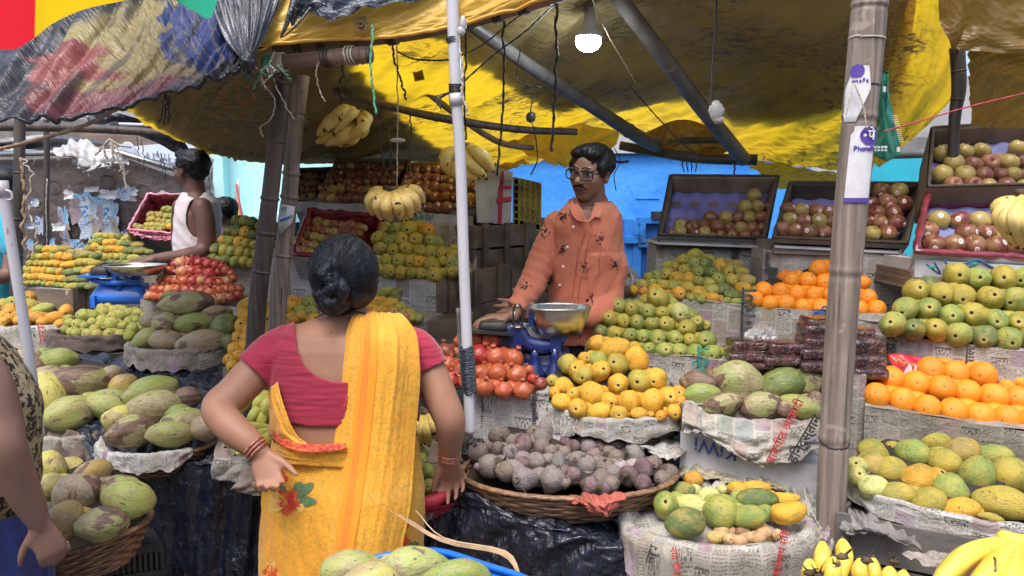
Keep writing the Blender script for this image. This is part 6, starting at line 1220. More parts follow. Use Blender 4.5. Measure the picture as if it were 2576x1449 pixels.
CE=[[(230,150,2.7),(640,128,2.62),(950,70,2.55),(1300,-20,2.5),(1700,-140,2.4),(2150,-240,2.4),(2330,-240,2.4)],[(330,290,3.0),(640,235,3.1),(950,190,3.1),(1300,110,3.0),(1700,10,3.0),(2100,-60,3.0),(2310,-40,3.0)],[(425,350,3.6),(650,330,3.6),(950,310,3.6),(1300,230,3.6),(1700,165,3.7),(2050,140,3.6),(2285,130,3.5)],[(515,384,4.2),(655,395,4.2),(940,390,4.2),(1300,335,4.2),(1640,285,4.4),(1890,320,4.2),(2230,320,4.0)],[(560,400,4.5),(665,416,4.6),(935,412,4.6),(1300,418,4.5),(1600,345,4.8),(1880,405,4.5),(2190,440,4.1)]]
def cf(s,t):
 a=.018*ridge(s*26+t*7,t*2.)+.012*nz(s*45+t*20,t*8,3.)+.006*nz(s*90,t*60);return a
NU,NV=260,130
cg=PR(CE,NU,NV,cf)
ct=thing('yellow_tarp','big yellow tarpaulin roof over the centre of the stall, glowing where light comes through','tarpaulin',(0,3.4,1.9))
mb=MB();mb.grid(cg);mb.build('sheet',MT['tarp_yellow'],ct)
def inpoly(x,y,pl):
 c=False;j=len(pl)-1
 for i in range(len(pl)):
  if((pl[i][1]>y)!=(pl[j][1]>y))and x<(pl[j][0]-pl[i][0])*(y-pl[i][1])/(pl[j][1]-pl[i][1])+pl[i][0]:c=not c
  j=i
 return c
DA=[(100,-400),(880,-400),(900,100),(880,165),(905,190),(960,240),(1010,300),(1060,345),(1130,385),(1150,440),(600,460),(475,385),(400,330),(320,278)]
DB=[(1040,84),(1100,100),(1180,155),(1250,200),(1330,255),(1400,285),(1440,268),(1500,275),(1560,278),(1640,262),(1705,250),(1735,225),(1790,275),(1850,310),(1960,312),(2080,290),(2200,250),(2250,170),(2285,60),(2290,-500),(1040,-500)]
def add_shade_sheet(poly,name,off,label,par,mt='tarp_shade'):
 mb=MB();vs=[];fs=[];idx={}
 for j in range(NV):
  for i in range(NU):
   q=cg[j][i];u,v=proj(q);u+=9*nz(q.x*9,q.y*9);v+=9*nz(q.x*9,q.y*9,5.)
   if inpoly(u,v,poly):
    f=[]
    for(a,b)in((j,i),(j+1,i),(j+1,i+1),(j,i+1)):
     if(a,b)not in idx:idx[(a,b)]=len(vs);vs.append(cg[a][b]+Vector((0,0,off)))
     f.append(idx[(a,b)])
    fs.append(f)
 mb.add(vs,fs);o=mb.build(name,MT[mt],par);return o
add_shade_sheet(DA,'shade_sheet',.03,'',ct,'tarp_shade_dark');add_shade_sheet(DB,'shade_sheet',.03,'',ct)  # unseen sheets added above the tarp, outlined to shade its dark areas
RT=[[(2290,-160,2.9),(2350,-160,2.9),(2410,-160,2.9)],[(2250,20,3.2),(2325,20,3.2),(2405,20,3.1)],[(2215,170,3.5),(2310,170,3.5),(2410,150,3.3)],[(2195,300,3.8),(2290,280,3.7),(2402,240,3.5)],[(2195,420,4.0),(2220,418,3.95),(2300,355,3.8)],]
g=PR(RT,60,80,folds(4,2,.02,3.));mb=MB();mb.grid(g);mb.build('side_flap',MT['tarp_yellow'],ct)
SG=[[(1868,396,4.46),(1960,408,4.4),(2080,424,4.25),(2195,436,4.1)],[(1895,420,4.3),(1980,430,4.25),(2090,446,4.15),(2188,440,4.05)],[(1925,442,4.2),(2010,452,4.15),(2100,462,4.08),(2180,438,4.0)],[(1955,465,4.12),(2030,474,4.08),(2110,474,4.02),(2170,440,3.98)]]
g=PR(SG,70,50,folds(4,2,.02,3.));mb=MB();mb.grid(g);mb.build('sagging_corner',MT['tarp_yellow'],ct)
for rows,m in(([[(1270,330,4.3),(1400,300,4.3),(1560,330,4.35)],[(1290,372,4.3),(1400,360,4.25),(1545,368,4.35)],[(1330,392,4.3),(1410,398,4.25),(1500,395,4.3)],[(1390,418,4.3),(1420,422,4.25),(1460,412,4.3)]],'tarp_yellow'),([[(1620,335,4.2),(1720,300,4.2),(1840,345,4.1)],[(1640,368,4.2),(1730,362,4.2),(1835,370,4.1)],[(1680,388,4.2),(1740,390,4.2),(1815,385,4.1)]],'tarp_gold'),([[(1150,425,4.5),(1240,400,4.5),(1330,372,4.5)],[(1150,440,4.5),(1240,428,4.45),(1340,385,4.5)],[(1240,440,4.5),(1290,418,4.45),(1345,395,4.5)]],'tarp_yellow')):
 g=PR(rows,50,30,folds(5,2,.025,2.));mb=MB();mb.grid(g);mb.build('back_lobe',MT[m],ct)
HM=[[(640,-180,2.55),(800,-190,2.55),(1000,-200,2.5),(1200,-230,2.45),(1450,-260,2.4)],[(655,0,2.42),(820,-20,2.42),(1000,-40,2.38),(1180,-70,2.34),(1440,-130,2.28)],[(650,70,2.38),(830,55,2.37),(1000,40,2.34),(1160,20,2.31),(1430,-60,2.24)],[(650,113,2.38),(760,97,2.37),(900,98,2.35),(1040,74,2.32),(1150,60,2.3),(1420,-18,2.24)][0:1]+[(830,98,2.37),(960,92,2.34),(1150,58,2.3),(1420,-16,2.23)]]
g=PR(HM,140,50,folds(9,2,.012,4.));mb=MB();mb.grid(g);mb.build('front_hem',MT['tarp_hem'],ct)
mb=MB();e=g[-1];mb.tube([p+Vector((0,-.003,0))for p in e],.0055,7);mb.build('rolled_edge',MT['tarp_hem'],ct)
for(u,v,dd)in((908,62,2.33),(1053,190,3.15)):
 mb=MB();q=P(u,v,dd);mb.box(q,Vector((.019,0,.004)),(0,.001,0),Vector((-.004,0,.019)));mb.tube([q+Vector((.007*math.cos(k*.6283),-.004,.007*math.sin(k*.6283)))for k in range(11)],.0028,6,cap=False);mb.build('eyelet_patch',MT['tarp_gold'],ct)
G1=[[(2362,-120,2.95),(2480,-120,2.95),(2700,-120,2.95)],[(2368,50,3.0),(2480,60,2.98),(2700,60,2.95)],[(2398,122,3.0),(2470,128,2.98),(2700,140,2.95)]]
gt=thing('gold_tarp','brown gold tarpaulin hanging in two layers at the upper right corner','tarpaulin',P(2500,300,3.1))
g=PR(G1,60,50,folds(3,2,.02));mb=MB();mb.grid(g);mb.build('upper_drape',MT['tarp_gold'],gt)
G2=[[(2436,118,3.04),(2500,122,3.04),(2700,140,3.02)],[(2442,200,3.1),(2530,190,3.1),(2700,200,3.08)],[(2446,320,3.2),(2530,325,3.2),(2700,330,3.2)]]
g=PR(G2,70,60,folds(5,2,.018,6.));mb=MB();mb.grid(g);mb.build('lower_drape',MT['tarp_gold'],gt)
g_=G('black_tarp_reflections');uv=g_.tc.outputs['UV'];n1=g_.noise(5.,4.,uv,.6);u,v,_=g_.sep(uv)  # umbrella reflections painted into the base colour as yellow, red and blue patches
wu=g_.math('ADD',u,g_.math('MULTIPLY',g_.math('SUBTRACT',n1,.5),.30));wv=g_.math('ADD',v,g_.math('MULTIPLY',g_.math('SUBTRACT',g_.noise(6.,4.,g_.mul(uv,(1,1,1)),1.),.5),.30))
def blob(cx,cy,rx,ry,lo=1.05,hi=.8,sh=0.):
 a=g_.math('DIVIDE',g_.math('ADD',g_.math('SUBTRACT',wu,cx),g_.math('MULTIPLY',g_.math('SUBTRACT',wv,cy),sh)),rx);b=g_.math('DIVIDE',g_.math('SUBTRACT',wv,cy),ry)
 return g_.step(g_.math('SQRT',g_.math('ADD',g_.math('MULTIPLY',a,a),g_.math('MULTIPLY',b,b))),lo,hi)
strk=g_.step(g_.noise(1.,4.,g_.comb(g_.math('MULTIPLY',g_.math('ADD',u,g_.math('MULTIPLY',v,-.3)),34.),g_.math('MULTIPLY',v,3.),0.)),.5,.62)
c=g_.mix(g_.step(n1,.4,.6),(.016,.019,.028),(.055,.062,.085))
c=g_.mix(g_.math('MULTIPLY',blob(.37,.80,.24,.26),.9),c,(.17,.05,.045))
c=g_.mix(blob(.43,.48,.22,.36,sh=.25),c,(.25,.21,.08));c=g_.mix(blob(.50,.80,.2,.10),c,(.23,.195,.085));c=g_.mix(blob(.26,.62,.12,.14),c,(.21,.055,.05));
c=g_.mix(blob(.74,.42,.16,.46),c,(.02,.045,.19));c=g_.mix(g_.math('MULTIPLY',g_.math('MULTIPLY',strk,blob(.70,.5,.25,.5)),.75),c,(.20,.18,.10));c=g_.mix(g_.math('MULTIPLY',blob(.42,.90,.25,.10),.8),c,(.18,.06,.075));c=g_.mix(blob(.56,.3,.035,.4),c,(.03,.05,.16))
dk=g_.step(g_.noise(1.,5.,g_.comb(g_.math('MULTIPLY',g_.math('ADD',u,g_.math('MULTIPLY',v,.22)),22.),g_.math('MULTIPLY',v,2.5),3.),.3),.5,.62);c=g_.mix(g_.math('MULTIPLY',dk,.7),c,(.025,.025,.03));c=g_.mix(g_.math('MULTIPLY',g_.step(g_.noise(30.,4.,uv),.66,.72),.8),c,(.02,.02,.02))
MT['tarp_reflections']=g_.set(c,.42,g_.bump(g_.math('ADD',g_.math('ABSOLUTE',g_.math('SUBTRACT',g_.noise(1.,5.,g_.comb(g_.math('MULTIPLY',g_.math('ADD',u,g_.math('MULTIPLY',v,-.4)),16.),g_.math('MULTIPLY',v,3.5),0.),.4),.5)),g_.math('MULTIPLY',g_.noise(12.,3.,uv,.4),.15)),.8,.06),Coat_Weight=.08,Coat_Roughness=.3)
bt=thing('black_tarp','shiny black tarpaulin with painted yellow, red and blue umbrella reflections at the upper left','tarpaulin',P(300,290,2.2))
A_=[[(-120,-100,2.75),(120,-100,2.75),(330,-100,2.75),(470,-100,2.75),(580,-100,2.62),(640,-100,2.6)],[(-120,50,2.5),(120,50,2.5),(320,50,2.5),(460,50,2.5),(570,40,2.48),(625,60,2.45)],[(-120,180,2.3),(110,180,2.32),(310,160,2.34),(440,140,2.36),(560,120,2.36),(620,130,2.36)],[(-120,290,2.2),(100,292,2.2),(250,268,2.22),(420,225,2.26),(560,182,2.3),(620,158,2.34)]]
def af(s,t):return .034*ridge((s+t*.22)*13,t*1.1+2)*(1-.3*t)+.012*nz(s*40+t*9,t*5)
g=PR(A_,240,120,af);n_,m_=len(g),len(g[0]);mb=MB();mb.grid(g,0,[(i/(m_-1),j/(n_-1))for j in range(n_)for i in range(m_)]);mb.build('sheet',MT['tarp_reflections'],bt)
mb=MB();L=[p+Vector((0,-.004,0))for p in g[-1]];mb.tube(L,[.006+.004*nz(i*.05)for i in range(len(L))],8);mb.build('rolled_edge',MT['black_sheet'],bt)
def cfun(s,t):
 return(1-t)**1.0*(.028*ridge(s*13,t*.5+1)+.01*nz(s*40,t*3))+.002
B_=[[(515,-110,2.5),(570,-110,2.46),(640,-110,2.44),(740,-110,2.45)],[(530,0,2.44),(580,0,2.38),(640,0,2.36),(705,0,2.38)],[(560,90,2.38),(600,90,2.33),(635,90,2.32),(668,90,2.34)],[(606,150,2.33),(616,152,2.31),(624,152,2.31),(632,150,2.32)]]
g=PR(B_,130,90,cfun);mb=MB();mb.grid(g);mb.build('gathered_end',MT['grey_sheet'],bt)
B2=[[(735,-110,2.4),(800,-110,2.38),(900,-110,2.36),(1060,-110,2.36),(1130,-110,2.36)],[(742,-20,2.37),(800,-10,2.34),(880,-10,2.32),(980,-30,2.32),(1110,-50,2.32)],[(720,60,2.36),(765,25,2.34),(820,40,2.31),(900,15,2.3),(1045,-5,2.3)],[(705,95,2.36),(712,92,2.35),(722,84,2.34),(735,76,2.34),(745,66,2.34)]]
g=PR(B2[:3],90,60,folds(6,2,.02));mb=MB();mb.grid(g);mb.build('front_flap',MT['grey_sheet'],bt)
for(u0,v0,u1,v1,w)in((745,-20,708,92,10),(780,20,712,94,9),(735,20,706,95,8)):
 mb=MB();mb.tube(spline([P(u0,v0,2.34),P((u0+u1)/2,(v0+v1)/2+6,2.32),P(u1,v1,2.33)],16),[w*2.34/F*(1-.7*i/16)for i in range(17)],8,flat=.5);mb.build('twisted_corner',MT['black_sheet'],bt)
mb=MB();mb.ell(P(625,158,2.30),.018,.02,.022,20,14,fn=lambda q:q*(1+.4*ridge(q.x*3,q.y*3,q.z*3)))
for k in range(7):mb.tube(spline([P(625,160,2.3),P(625+random.uniform(-30,30),180,2.29),P(630+random.uniform(-45,45),195+random.uniform(0,30),2.3)],8),[.005-.0005*i for i in range(9)],5,flat=.4)
mb.build('knot',MT['black_sheet'],bt)
sheet('black_tarp','dark tarp corner hanging behind the head of the vest man','tarpaulin',[[(180,270,4.3),(300,285,4.4),(420,330,4.6),(480,370,4.8)],[(200,290,4.3),(300,308,4.4),(390,335,4.6),(480,380,4.8)],[(230,305,4.3),(310,325,4.4),(385,355,4.6),(450,395,4.8)]],50,24,'black_sheet',folds(4,2,.02))
UB=thing('street_umbrella','big red, yellow and green street umbrella cut by the top left corner','umbrella',P(150,-300,1.9))
def ufab(n,c):
 g=G(n);d=g.n('BsdfDiffuse',{'Color':(*c,1)});t=g.n('BsdfTranslucent',{'Color':(*c,1)});m=g.n('MixShader',{0:.55,1:d.outputs[0],2:t.outputs[0]});g.nt.links.new(m.outputs[0],g.out.inputs[0]);return g.m
AP=(120,-900,2.2)
for nm,c,rim_ in(('red_cloth',(.85,.03,.05),[(-260,0,1.65),(-160,100,1.6),(-60,118,1.58),(33,124,1.56),(87,95,1.55)]),('yellow_cloth',(.95,.66,.02),[(87,95,1.55),(137,57,1.58),(214,23,1.6),(328,-2,1.62),(420,-28,1.62)]),('green_cloth',(.05,.52,.33),[(405,-25,1.70),(450,6,1.68),(490,28,1.66),(531,42,1.64),(560,-60,1.66)]),('blue_cloth',(.03,.12,.6),[(420,-28,1.64),(430,-60,1.66),(470,-90,1.7),(500,-120,1.72),(560,-140,1.75)])):
 rim3=spline([P(*q)for q in rim_],40);ap=P(*AP);c3=[p+(ap-p)*.5+Vector((0,0,.07))for p in rim3];g=[]
 for j in range(17):
  s=j/16;g.append([p*(1-s)**2+q*2*s*(1-s)+ap*s*s for p,q in zip(rim3,c3)])
 mb=MB();mb.grid(g);mb.build(nm,ufab(nm,c),UB)
 mb=MB();mb.tube([r_[-1]+Vector((0,.004,-.006))for r_ in g],.004,6);mb.build('rib',MT['steel'],UB)
mb=MB();mb.tube([P(*AP)+Vector((0,0,.1)),P(*AP)+Vector((0,0,-.6))],.012,10);mb.build('shaft',MT['steel'],UB)
RC=[0]
def rope(pts,r,mat,label,wob=.004,cat='rope',name=None,group='loose cords under the roof'):
 L=spline([P(*q)for q in pts],max(16,10*len(pts)));RC[0]+=1
 L=[p+Vector((wob*nz(i*.3,RC[0]),wob*nz(i*.3,RC[0],5.),0))for i,p in enumerate(L)]
 mb=MB();mb.tube(L,[r*(1+.25*math.sin(i*2.1))for i in range(len(L))],6);return mb.build(name or('rope' if r>.0025 else 'cord'),MT[mat],label=label,cat=cat,group=group)
rope([(1265,40,2.36),(1268,180,2.6),(1262,320,2.7),(1250,440,2.75)],.0042,'rope_black','black twisted rope hanging right of the white pole',.008)
rope([(1398,-30,2.4),(1400,120,2.5),(1395,260,2.6),(1388,380,2.6)],.0048,'rope_black','thick black rope hanging above the head of the shopkeeper',.01)
rope([(1803,-20,2.7),(1800,80,2.7),(1792,180,2.7),(1790,265,2.7)],.004,'rope_black','black cord with a white flower knot at upper right',.006)
rope([(1580,210,3.2),(1640,280,3.4),(1710,355,3.7),(1775,408,4.0)],.0028,'rope_black','thin black cord sagging to the back beam',.003)
rope([(1480,-30,2.6),(1520,70,2.8),(1560,140,3.0),(1600,210,3.2)],.0018,'rope_pale','pale thread running beside the light bulb',.003)
rope([(998,95,2.42),(1000,200,2.6),(1000,340,2.68),(998,470,2.7)],.0024,'rope_pale','pale string holding the middle banana bunch',.003)
rope([(860,120,2.45),(862,180,2.55),(858,240,2.65),(862,280,2.74)],.0045,'rope_black','black rope holding the left hanging banana bunch',.012)
rope([(935,60,2.33),(938,85,2.32),(932,160,2.32),(938,220,2.32),(946,288,2.32)],.0032,'rope_green','green plastic ribbon dangling from the tarp eyelet',.004)
rope([(985,95,2.42),(992,150,2.5),(1008,200,2.55),(1022,250,2.6)],.0035,'rope_black','black rope end knotted near the bright tarp',.006)
rope([(1000,130,2.6),(1040,148,2.6),(1100,152,2.6),(1130,150,2.6)],.003,'wire','black wire sagging left of the white pole',.002,'wire')
rope([(1395,10,2.5),(1320,80,2.45),(1240,140,2.42),(1150,220,2.36)],.0028,'wire','black wire crossing down to the white pole',.002,'wire')
rope([(1330,20,2.4),(1280,60,2.4),(1210,115,2.4),(1160,140,2.36)],.0022,'wire','second black wire just above it by the white pole',.002,'wire')
rope([(640,185,2.5),(690,250,2.5),(680,300,2.5),(655,320,2.5),(662,345,2.5)],.0022,'rope_pale','pale curly strip hanging beside the blackened post',.004)
rope([(600,230,2.5),(598,250,2.5),(620,262,2.5),(640,245,2.5),(618,220,2.5)],.0018,'rope_red','reddish looped thread under the tarp knot',.003)
rope([(690,130,2.4),(680,165,2.38),(700,230,2.4),(740,300,2.45)],.002,'rope_pale','pale ribbon dangling from the short beam',.006)
rope([(815,130,2.4),(795,180,2.4),(805,230,2.42),(818,255,2.42)],.002,'rope_pale','grey ribbon hanging from the long beam',.006)
rope([(960,262,3.2),(955,330,3.2),(962,400,3.2),(975,430,3.2),(985,390,3.2),(970,300,3.2)],.003,'rope_black','black rope loop hanging over the stacked apples',.005)
rope([(1030,290,3.2),(1035,330,3.2),(1030,370,3.2),(1034,405,3.2)],.0028,'rope_black','thin black rope end over the stickered apples',.005)
rope([(1170,30,2.35),(1172,120,2.4),(1168,240,2.5),(1172,350,2.7)],.0036,'rope_black','black rope just right of the white pole',.006)
rope([(1158,130,2.28),(1165,190,2.28),(1162,230,2.28),(1178,290,2.28)],.0035,'rope_pale','pale plastic strip hung on the white pole',.006)
rope([(1340,240,3.0),(1335,290,3.0),(1345,335,3.0),(1352,400,3.2),(1335,440,3.3)],.0025,'wire','thin black cord by the yellow crate',.004)
rope([(1310,120,2.7),(1300,180,2.8),(1310,210,2.8),(1360,220,2.8)],.0022,'wire','loose black wire end below the long strut',.004,'wire')
rope([(-20,380,2.9),(60,360,2.9),(200,320,2.7),(300,270,2.5),(400,225,2.35)],.007,'rope_jute','thick jute rope slanting up to the black tarp edge',.006,group='jute ropes at left')
rope([(52,398,3.5),(62,480,3.5),(58,560,3.5),(70,650,3.5)],.007,'rope_jute','frayed jute rope hanging on the far left post',.02,group='jute ropes at left')
rope([(58,400,3.45),(78,440,3.45),(72,520,3.45),(92,590,3.45),(82,640,3.45)],.0035,'rope_pale','white cord loop hanging on the far left post',.02)
rope([(118,450,4.5),(116,520,4.5),(118,600,4.5),(114,640,4.5)],.003,'rope_pale','pale cord hanging in front of the tin shack',.006)
for k,(a,b,c_)in enumerate([((275,350),(250,380),(240,390)),((275,350),(305,395),(318,480)),((275,350),(285,400),(272,425)),((275,350),(300,365),(330,370)),((275,350),(262,372),(268,400)),((275,350),(305,420),(300,432))]):
 rope([(a[0],a[1],4.0),(b[0],b[1],4.0),(c_[0],c_[1],4.0)],.005,'rope_pale','white plastic strips knotted before the tin shack',.006,group='white plastic strips')
for k,(u,v)in enumerate(((415,235),(420,240),(425,238),(345,345),(355,350),(405,385),(395,380))):
 rope([(u,v,2.6 if v<300 else 4.2),(u-6+3*k,v+35,2.6 if v<300 else 4.2),(u-12+5*k,v+75,2.6 if v<300 else 4.2)],.0025,'wire','frayed dark string ends hanging at the upper left',.01,'string',group='frayed dark string ends')
rope([(2225,330,2.15),(2330,300,2.3),(2450,265,2.4),(2620,225,2.5)],.0022,'rope_red','thin red cord stretched from the bamboo pole to the right',.001)
rope([(2148,210,2.09),(2135,260,2.08),(2128,290,2.08)],.002,'rope_pale','pale string holding the torn payment card',.001);rope([(2150,210,2.09),(2172,270,2.08),(2180,325,2.08)],.002,'rope_pale','pale string end on the big bamboo pole',.001)
rope([(1545,372,3.6),(1560,405,3.6),(1545,440,3.6),(1550,480,3.6)],.0022,'wire','dangling wire against the blue wall',.004,'wire');rope([(1545,405,3.6),(1560,408,3.6),(1582,406,3.6)],.006,'wire','black plug end against the blue wall',.002,'plug')
for k in range(4):rope([(1720+8*k,400,4.05),(1716+12*k,415,4.05),(1722+9*k,432,4.05)],.003,'wire','rope ends under the back beam',.006,group='rope ends under the back beam')
rope([(1850,405,4.0),(1848,425,4.0),(1846,445,4.0)],.004,'wire','single rope end below the beam corner',.006)
for k in range(9):
 a=random.uniform(0,6.28);u=690+16*math.cos(a);rope([(u,165,2.38),(u+random.uniform(-25,25),180,2.37),(u+random.uniform(-40,40),205+random.uniform(-10,25),2.39)],.0022,['rope_pale','rope_green','rope_black'][k%3],'frayed binding ends at the post and beam joint',.01,group='frayed binding ends')
for k in range(6):rope([(1140,228,2.3),(1120-4*k,235+4*k,2.28),(1092+3*k,245+5*k,2.28),(1110,262+3*k,2.28)],.0016,'wire','coil of spare wire tied to the white pole',.002,'wire',group='coil of spare wire')
mb=MB();mb.ell(P(1802,278,2.69),.022,.012,.026,20,14,fn=lambda q:q*(1+.3*ridge(q.x*2,q.z*3,1)));mb.ell(P(1806,300,2.69),.02,.01,.014,16,10,fn=lambda q:q*(1+.4*nz(q.x*3,q.z*3)));mb.build('plastic_flower',MT['white_plastic'],label='white crumpled plastic flower tied to the hanging cord',cat='plastic flower')
mb=MB();mb.ell(P(1000,353,2.66),.026,.01,.008,14,8);mb.build('cloth_knot',MT['white_plastic'],label='white plastic knot on the string of the middle bananas',cat='knot')
mb=MB();mb.ell(P(1165,60,2.27),.010,.008,.022,14,8);mb.ell(P(1160,78,2.27),.012,.008,.014,14,8);mb.build('cloth_knot',MT['white_plastic'],label='white plastic knot tied on top of the white pole',cat='knot')
mb=MB();mb.ell(P(1335,295,3.0),.018,.012,.02,14,8,fn=lambda q:q*(1+.4*nz(q.x*3,q.z*3)));mb.build('cloth_knot',MT['wire'],label='black knot hanging under the long strut',cat='knot')
t=thing('light_bulb','lit white bulb hanging from the tarp at the top centre','light bulb',P(1480,118,2.75));D=2.75
mb=MB();mb.tube([P(1482,0,D),P(1484,-60,D)],.004,6);mb.tube([P(1478,30,D),P(1484,-5,D)],.016,12);mb.build('holder',MT['strut'],t)
mb=MB();a=P(1484,20,D);ax=(P(1481,90,D)-a);mb.tube([a+ax*s for s in(0,.5,.7,.85,1,1.05)],[.017,.02,.024,.032,.042,.044],20);mb.build('bulb_base',std('bulb_base',(.5,.52,.55),None,rough=.4),t)
g=G('bulb_glow');e=g.n('Emission',{'Color':(.9,.97,1,1),'Strength':60.});g.nt.links.new(e.outputs[0],g.out.inputs[0])
mb=MB();mb.ell(P(1480,103,D),.043,.043,.036,24,14);mb.build('bulb_globe',g.m,t)
def pan(t,C,rx,ry,h,mat,name='pan',b=.7,e=1.):
 mb=MB();rows=[]
 for k,(s,z)in enumerate(((1,0),(1.0,-.004),(b+(1-b)*.6,-h*.45),(b,-h),(b*.7,-h*1.02),(.02,-h*1.02))):
  rows.append([C+Vector((rx*s*math.copysign(abs(math.cos(a))**e,math.cos(a)),ry*s*math.copysign(abs(math.sin(a))**e,math.sin(a)),z))for a in[2*math.pi*i/48 for i in range(49)]])
 mb.grid(rows);o=mb.build(name,MT[mat],t);o.modifiers.new('s','SOLIDIFY').thickness=.0018
 mb=MB();mb.tube(rows[0],.003,6,cap=False);mb.build('pan_rim',MT[mat],t)
D=2.72
sc2=thing('weighing_scale','navy cast-iron counter scale with deep steel pan before the shopkeeper','weighing scale',P(1370,950,D))
pan(sc2,P(1405,772,D),82*D/F,.085,66*D/F,'steel',b=.72,e=.8)
mb=MB()
def bxp(mb,u0,v0,u1,v1,d,th):
 p,q=P(u0,v0,d),P(u1,v1,d);mb.abox(min(p.x,q.x),d,min(p.z,q.z),max(p.x,q.x),d+th,max(p.z,q.z))
p0=P(1365,945,D);W=.115
mb.loft([(p0+Vector((0,.05,z)),Vector((w,0,0)),Vector((0,dd,0)),.5)for z,w,dd in((-.005,.125,.07),(.01,.125,.07),(.02,.115,.065),(.05,.10,.058),(.085,.095,.055),(.09,.08,.05))],28);mb.build('base',MT['navy_scale'],sc2)
for u in(1345,1395):
 mb=MB();q=P(u,948,D-.03);mb.loft([(q+Vector((0,0,z)),Vector((w,0,0)),Vector((0,w,0)))for z,w in((0,.036),(.015,.034),(.04,.02),(.07,.014),(.1,.016))],20);mb.build('foot',MT['navy_scale'],sc2)
mb=MB();prism(mb,[P(1345,905,D-.01),P(1345,942,D-.01),P(1400,940,D-.01),P(1400,900,D-.01)],(0,.01,0));mb.build('face_plate',std('plate_blue',(.16,.22,.42),(.10,.14,.30),60,.3,.5,200),sc2)
mb=MB();L=spline([P(1255,838,D-.02),P(1285,830,D-.03),P(1305,835,D-.03),P(1325,862,D-.03),P(1365,872,D-.03),P(1400,865,D-.02),P(1410,850,D-.01)],30);mb.tube(L,[.012+.006*math.sin(i/30*3.1)for i in range(31)],8,flat=1.5);mb.build('beam',MT['navy_scale'],sc2)
for q in((1285,822,1311,885,-.045,.02),(1385,822,1411,885,-.045,.02),(1412,800,1426,860,-.05,.012),(1330,785,1342,822,-.05,.012),(1258,855,1300,880,-.02,.015),(1388,880,1405,915,-.01,.02)):
 mb=MB();bxp(mb,*q[:4],D+q[4],q[5]);mb.build('bracket',MT['navy_scale'],sc2,smooth=False)
mb=MB();mb.tube(spline([P(1292,820,D-.04),P(1291,790,D-.04),P(1295,770,D-.04),P(1302,766,D-.04),P(1310,772,D-.04),P(1314,795,D-.04),P(1313,820,D-.04)],24),.0035,7);mb.build('pointer_loop',MT['wire'],sc2)
mb=MB();mb.ell(P(1303,822,D-.04),.02,.02,.006,18,8);mb.ell(P(1302,772,D-.04),.008,.005,.010,10,8);mb.build('pointer_mount',MT['steel'],sc2)
mb=MB();q=P(1235,832,D-.02);mb.box(q,Vector((.075,0,-.006)),(0,.05,0),(0,0,.005));mb.build('weight_plate',MT['black_iron'],sc2,smooth=False)
mb=MB();q=P(1240,818,D-.02);mb.loft([(q+Vector((0,0,z)),Vector((w,0,0)),Vector((0,w*.7,0)),.45)for z,w in((-.016,.05),(0,.048),(.01,.046),(.014,.04))],16);mb.build('iron_weight',MT['black_iron'],None,label='black iron weight under the hand of the shopkeeper',cat='weight')
t=flat_box('price_board','white board with hand-written marks hanging behind the navy scale','board',[(1310,812),(1385,818),(1382,858),(1316,848)],D+.06,.006,'white_paper')
mb=MB();text_into(mb,'अं O दे',.04,P(1345,826,D+.055),(1,0,0),(0,0,1));mb.build('writing',MT['ink_blue'],t)
D=3.55
s1=thing('weighing_scale','bright blue counter scale with wide shallow steel pan at the left','weighing scale',P(300,770,D))
q=P(298,766,D);mb=MB();mb.loft([(q+Vector((0,.06,z)),Vector((w,0,0)),Vector((0,dd,0)),.4)for z,w,dd in((.005,.138,.08),(.04,.132,.075),(.06,.12,.065),(.075,.11,.055),(.088,.1,.05),(.09,.09,.045))],28);mb.build('base',MT['blue_scale'],s1)
for u in(232,366):mb=MB();bxp(mb,u-7,745,u+7,775,D-.03,.03);mb.build('foot',MT['blue_scale'],s1,smooth=False)
for q in((279,688,293,712,-.02,.03),(330,690,352,715,-.01,.02),(228,702,280,710,-.01,.02),(345,700,358,735,.02,.02)):mb=MB();bxp(mb,*q[:4],D+q[4],q[5]);mb.build('bracket',MT['blue_scale'],s1,smooth=False)
mb=MB();mb.tube(spline([P(215,692,D),P(240,705,D),P(285,712,D-.02),P(330,705,D-.01),P(345,695,D)],20),.010,8,flat=1.3);mb.tube(spline([P(310,694,D-.02),P(335,706,D-.02),P(352,704,D-.02)],12),.006,8);mb.tube([P(300,730,D),P(300,700,D)],.012,8);mb.build('beam',MT['blue_scale'],s1)
mb=MB();q=P(245,694,D);mb.box(q,Vector((.065,0,0)),(0,.045,0),(0,0,.005));mb.build('weight_plate',MT['blue_scale'],s1,smooth=False)
mb=MB();q=P(258,682,D);mb.loft([(q+Vector((0,0,z)),Vector((w,0,0)),Vector((0,w*.8,0)),.4)for z,w in((-.017,.045),(.0,.045),(.016,.042),(.02,.036))],14);mb.build('iron_weight',MT['black_iron'],None,label='black iron weight on the plate of the bright blue scale',cat='weight')
pan(s1,P(342,667,D),72*D/F,.10,24*D/F,'steel',b=.75,e=.8)
sheet('white_sack','white polythene sack slumped behind the right elbow of the shopkeeper','sack',[[(1560,690,3.4),(1575,672,3.35),(1600,672,3.35),(1622,700,3.4)],[(1562,720,3.3),(1580,700,3.25),(1605,700,3.25),(1628,720,3.3)],[(1560,760,3.3),(1585,750,3.22),(1605,750,3.22),(1615,750,3.3)]],30,30,'white_plastic',folds(3,2,.03))
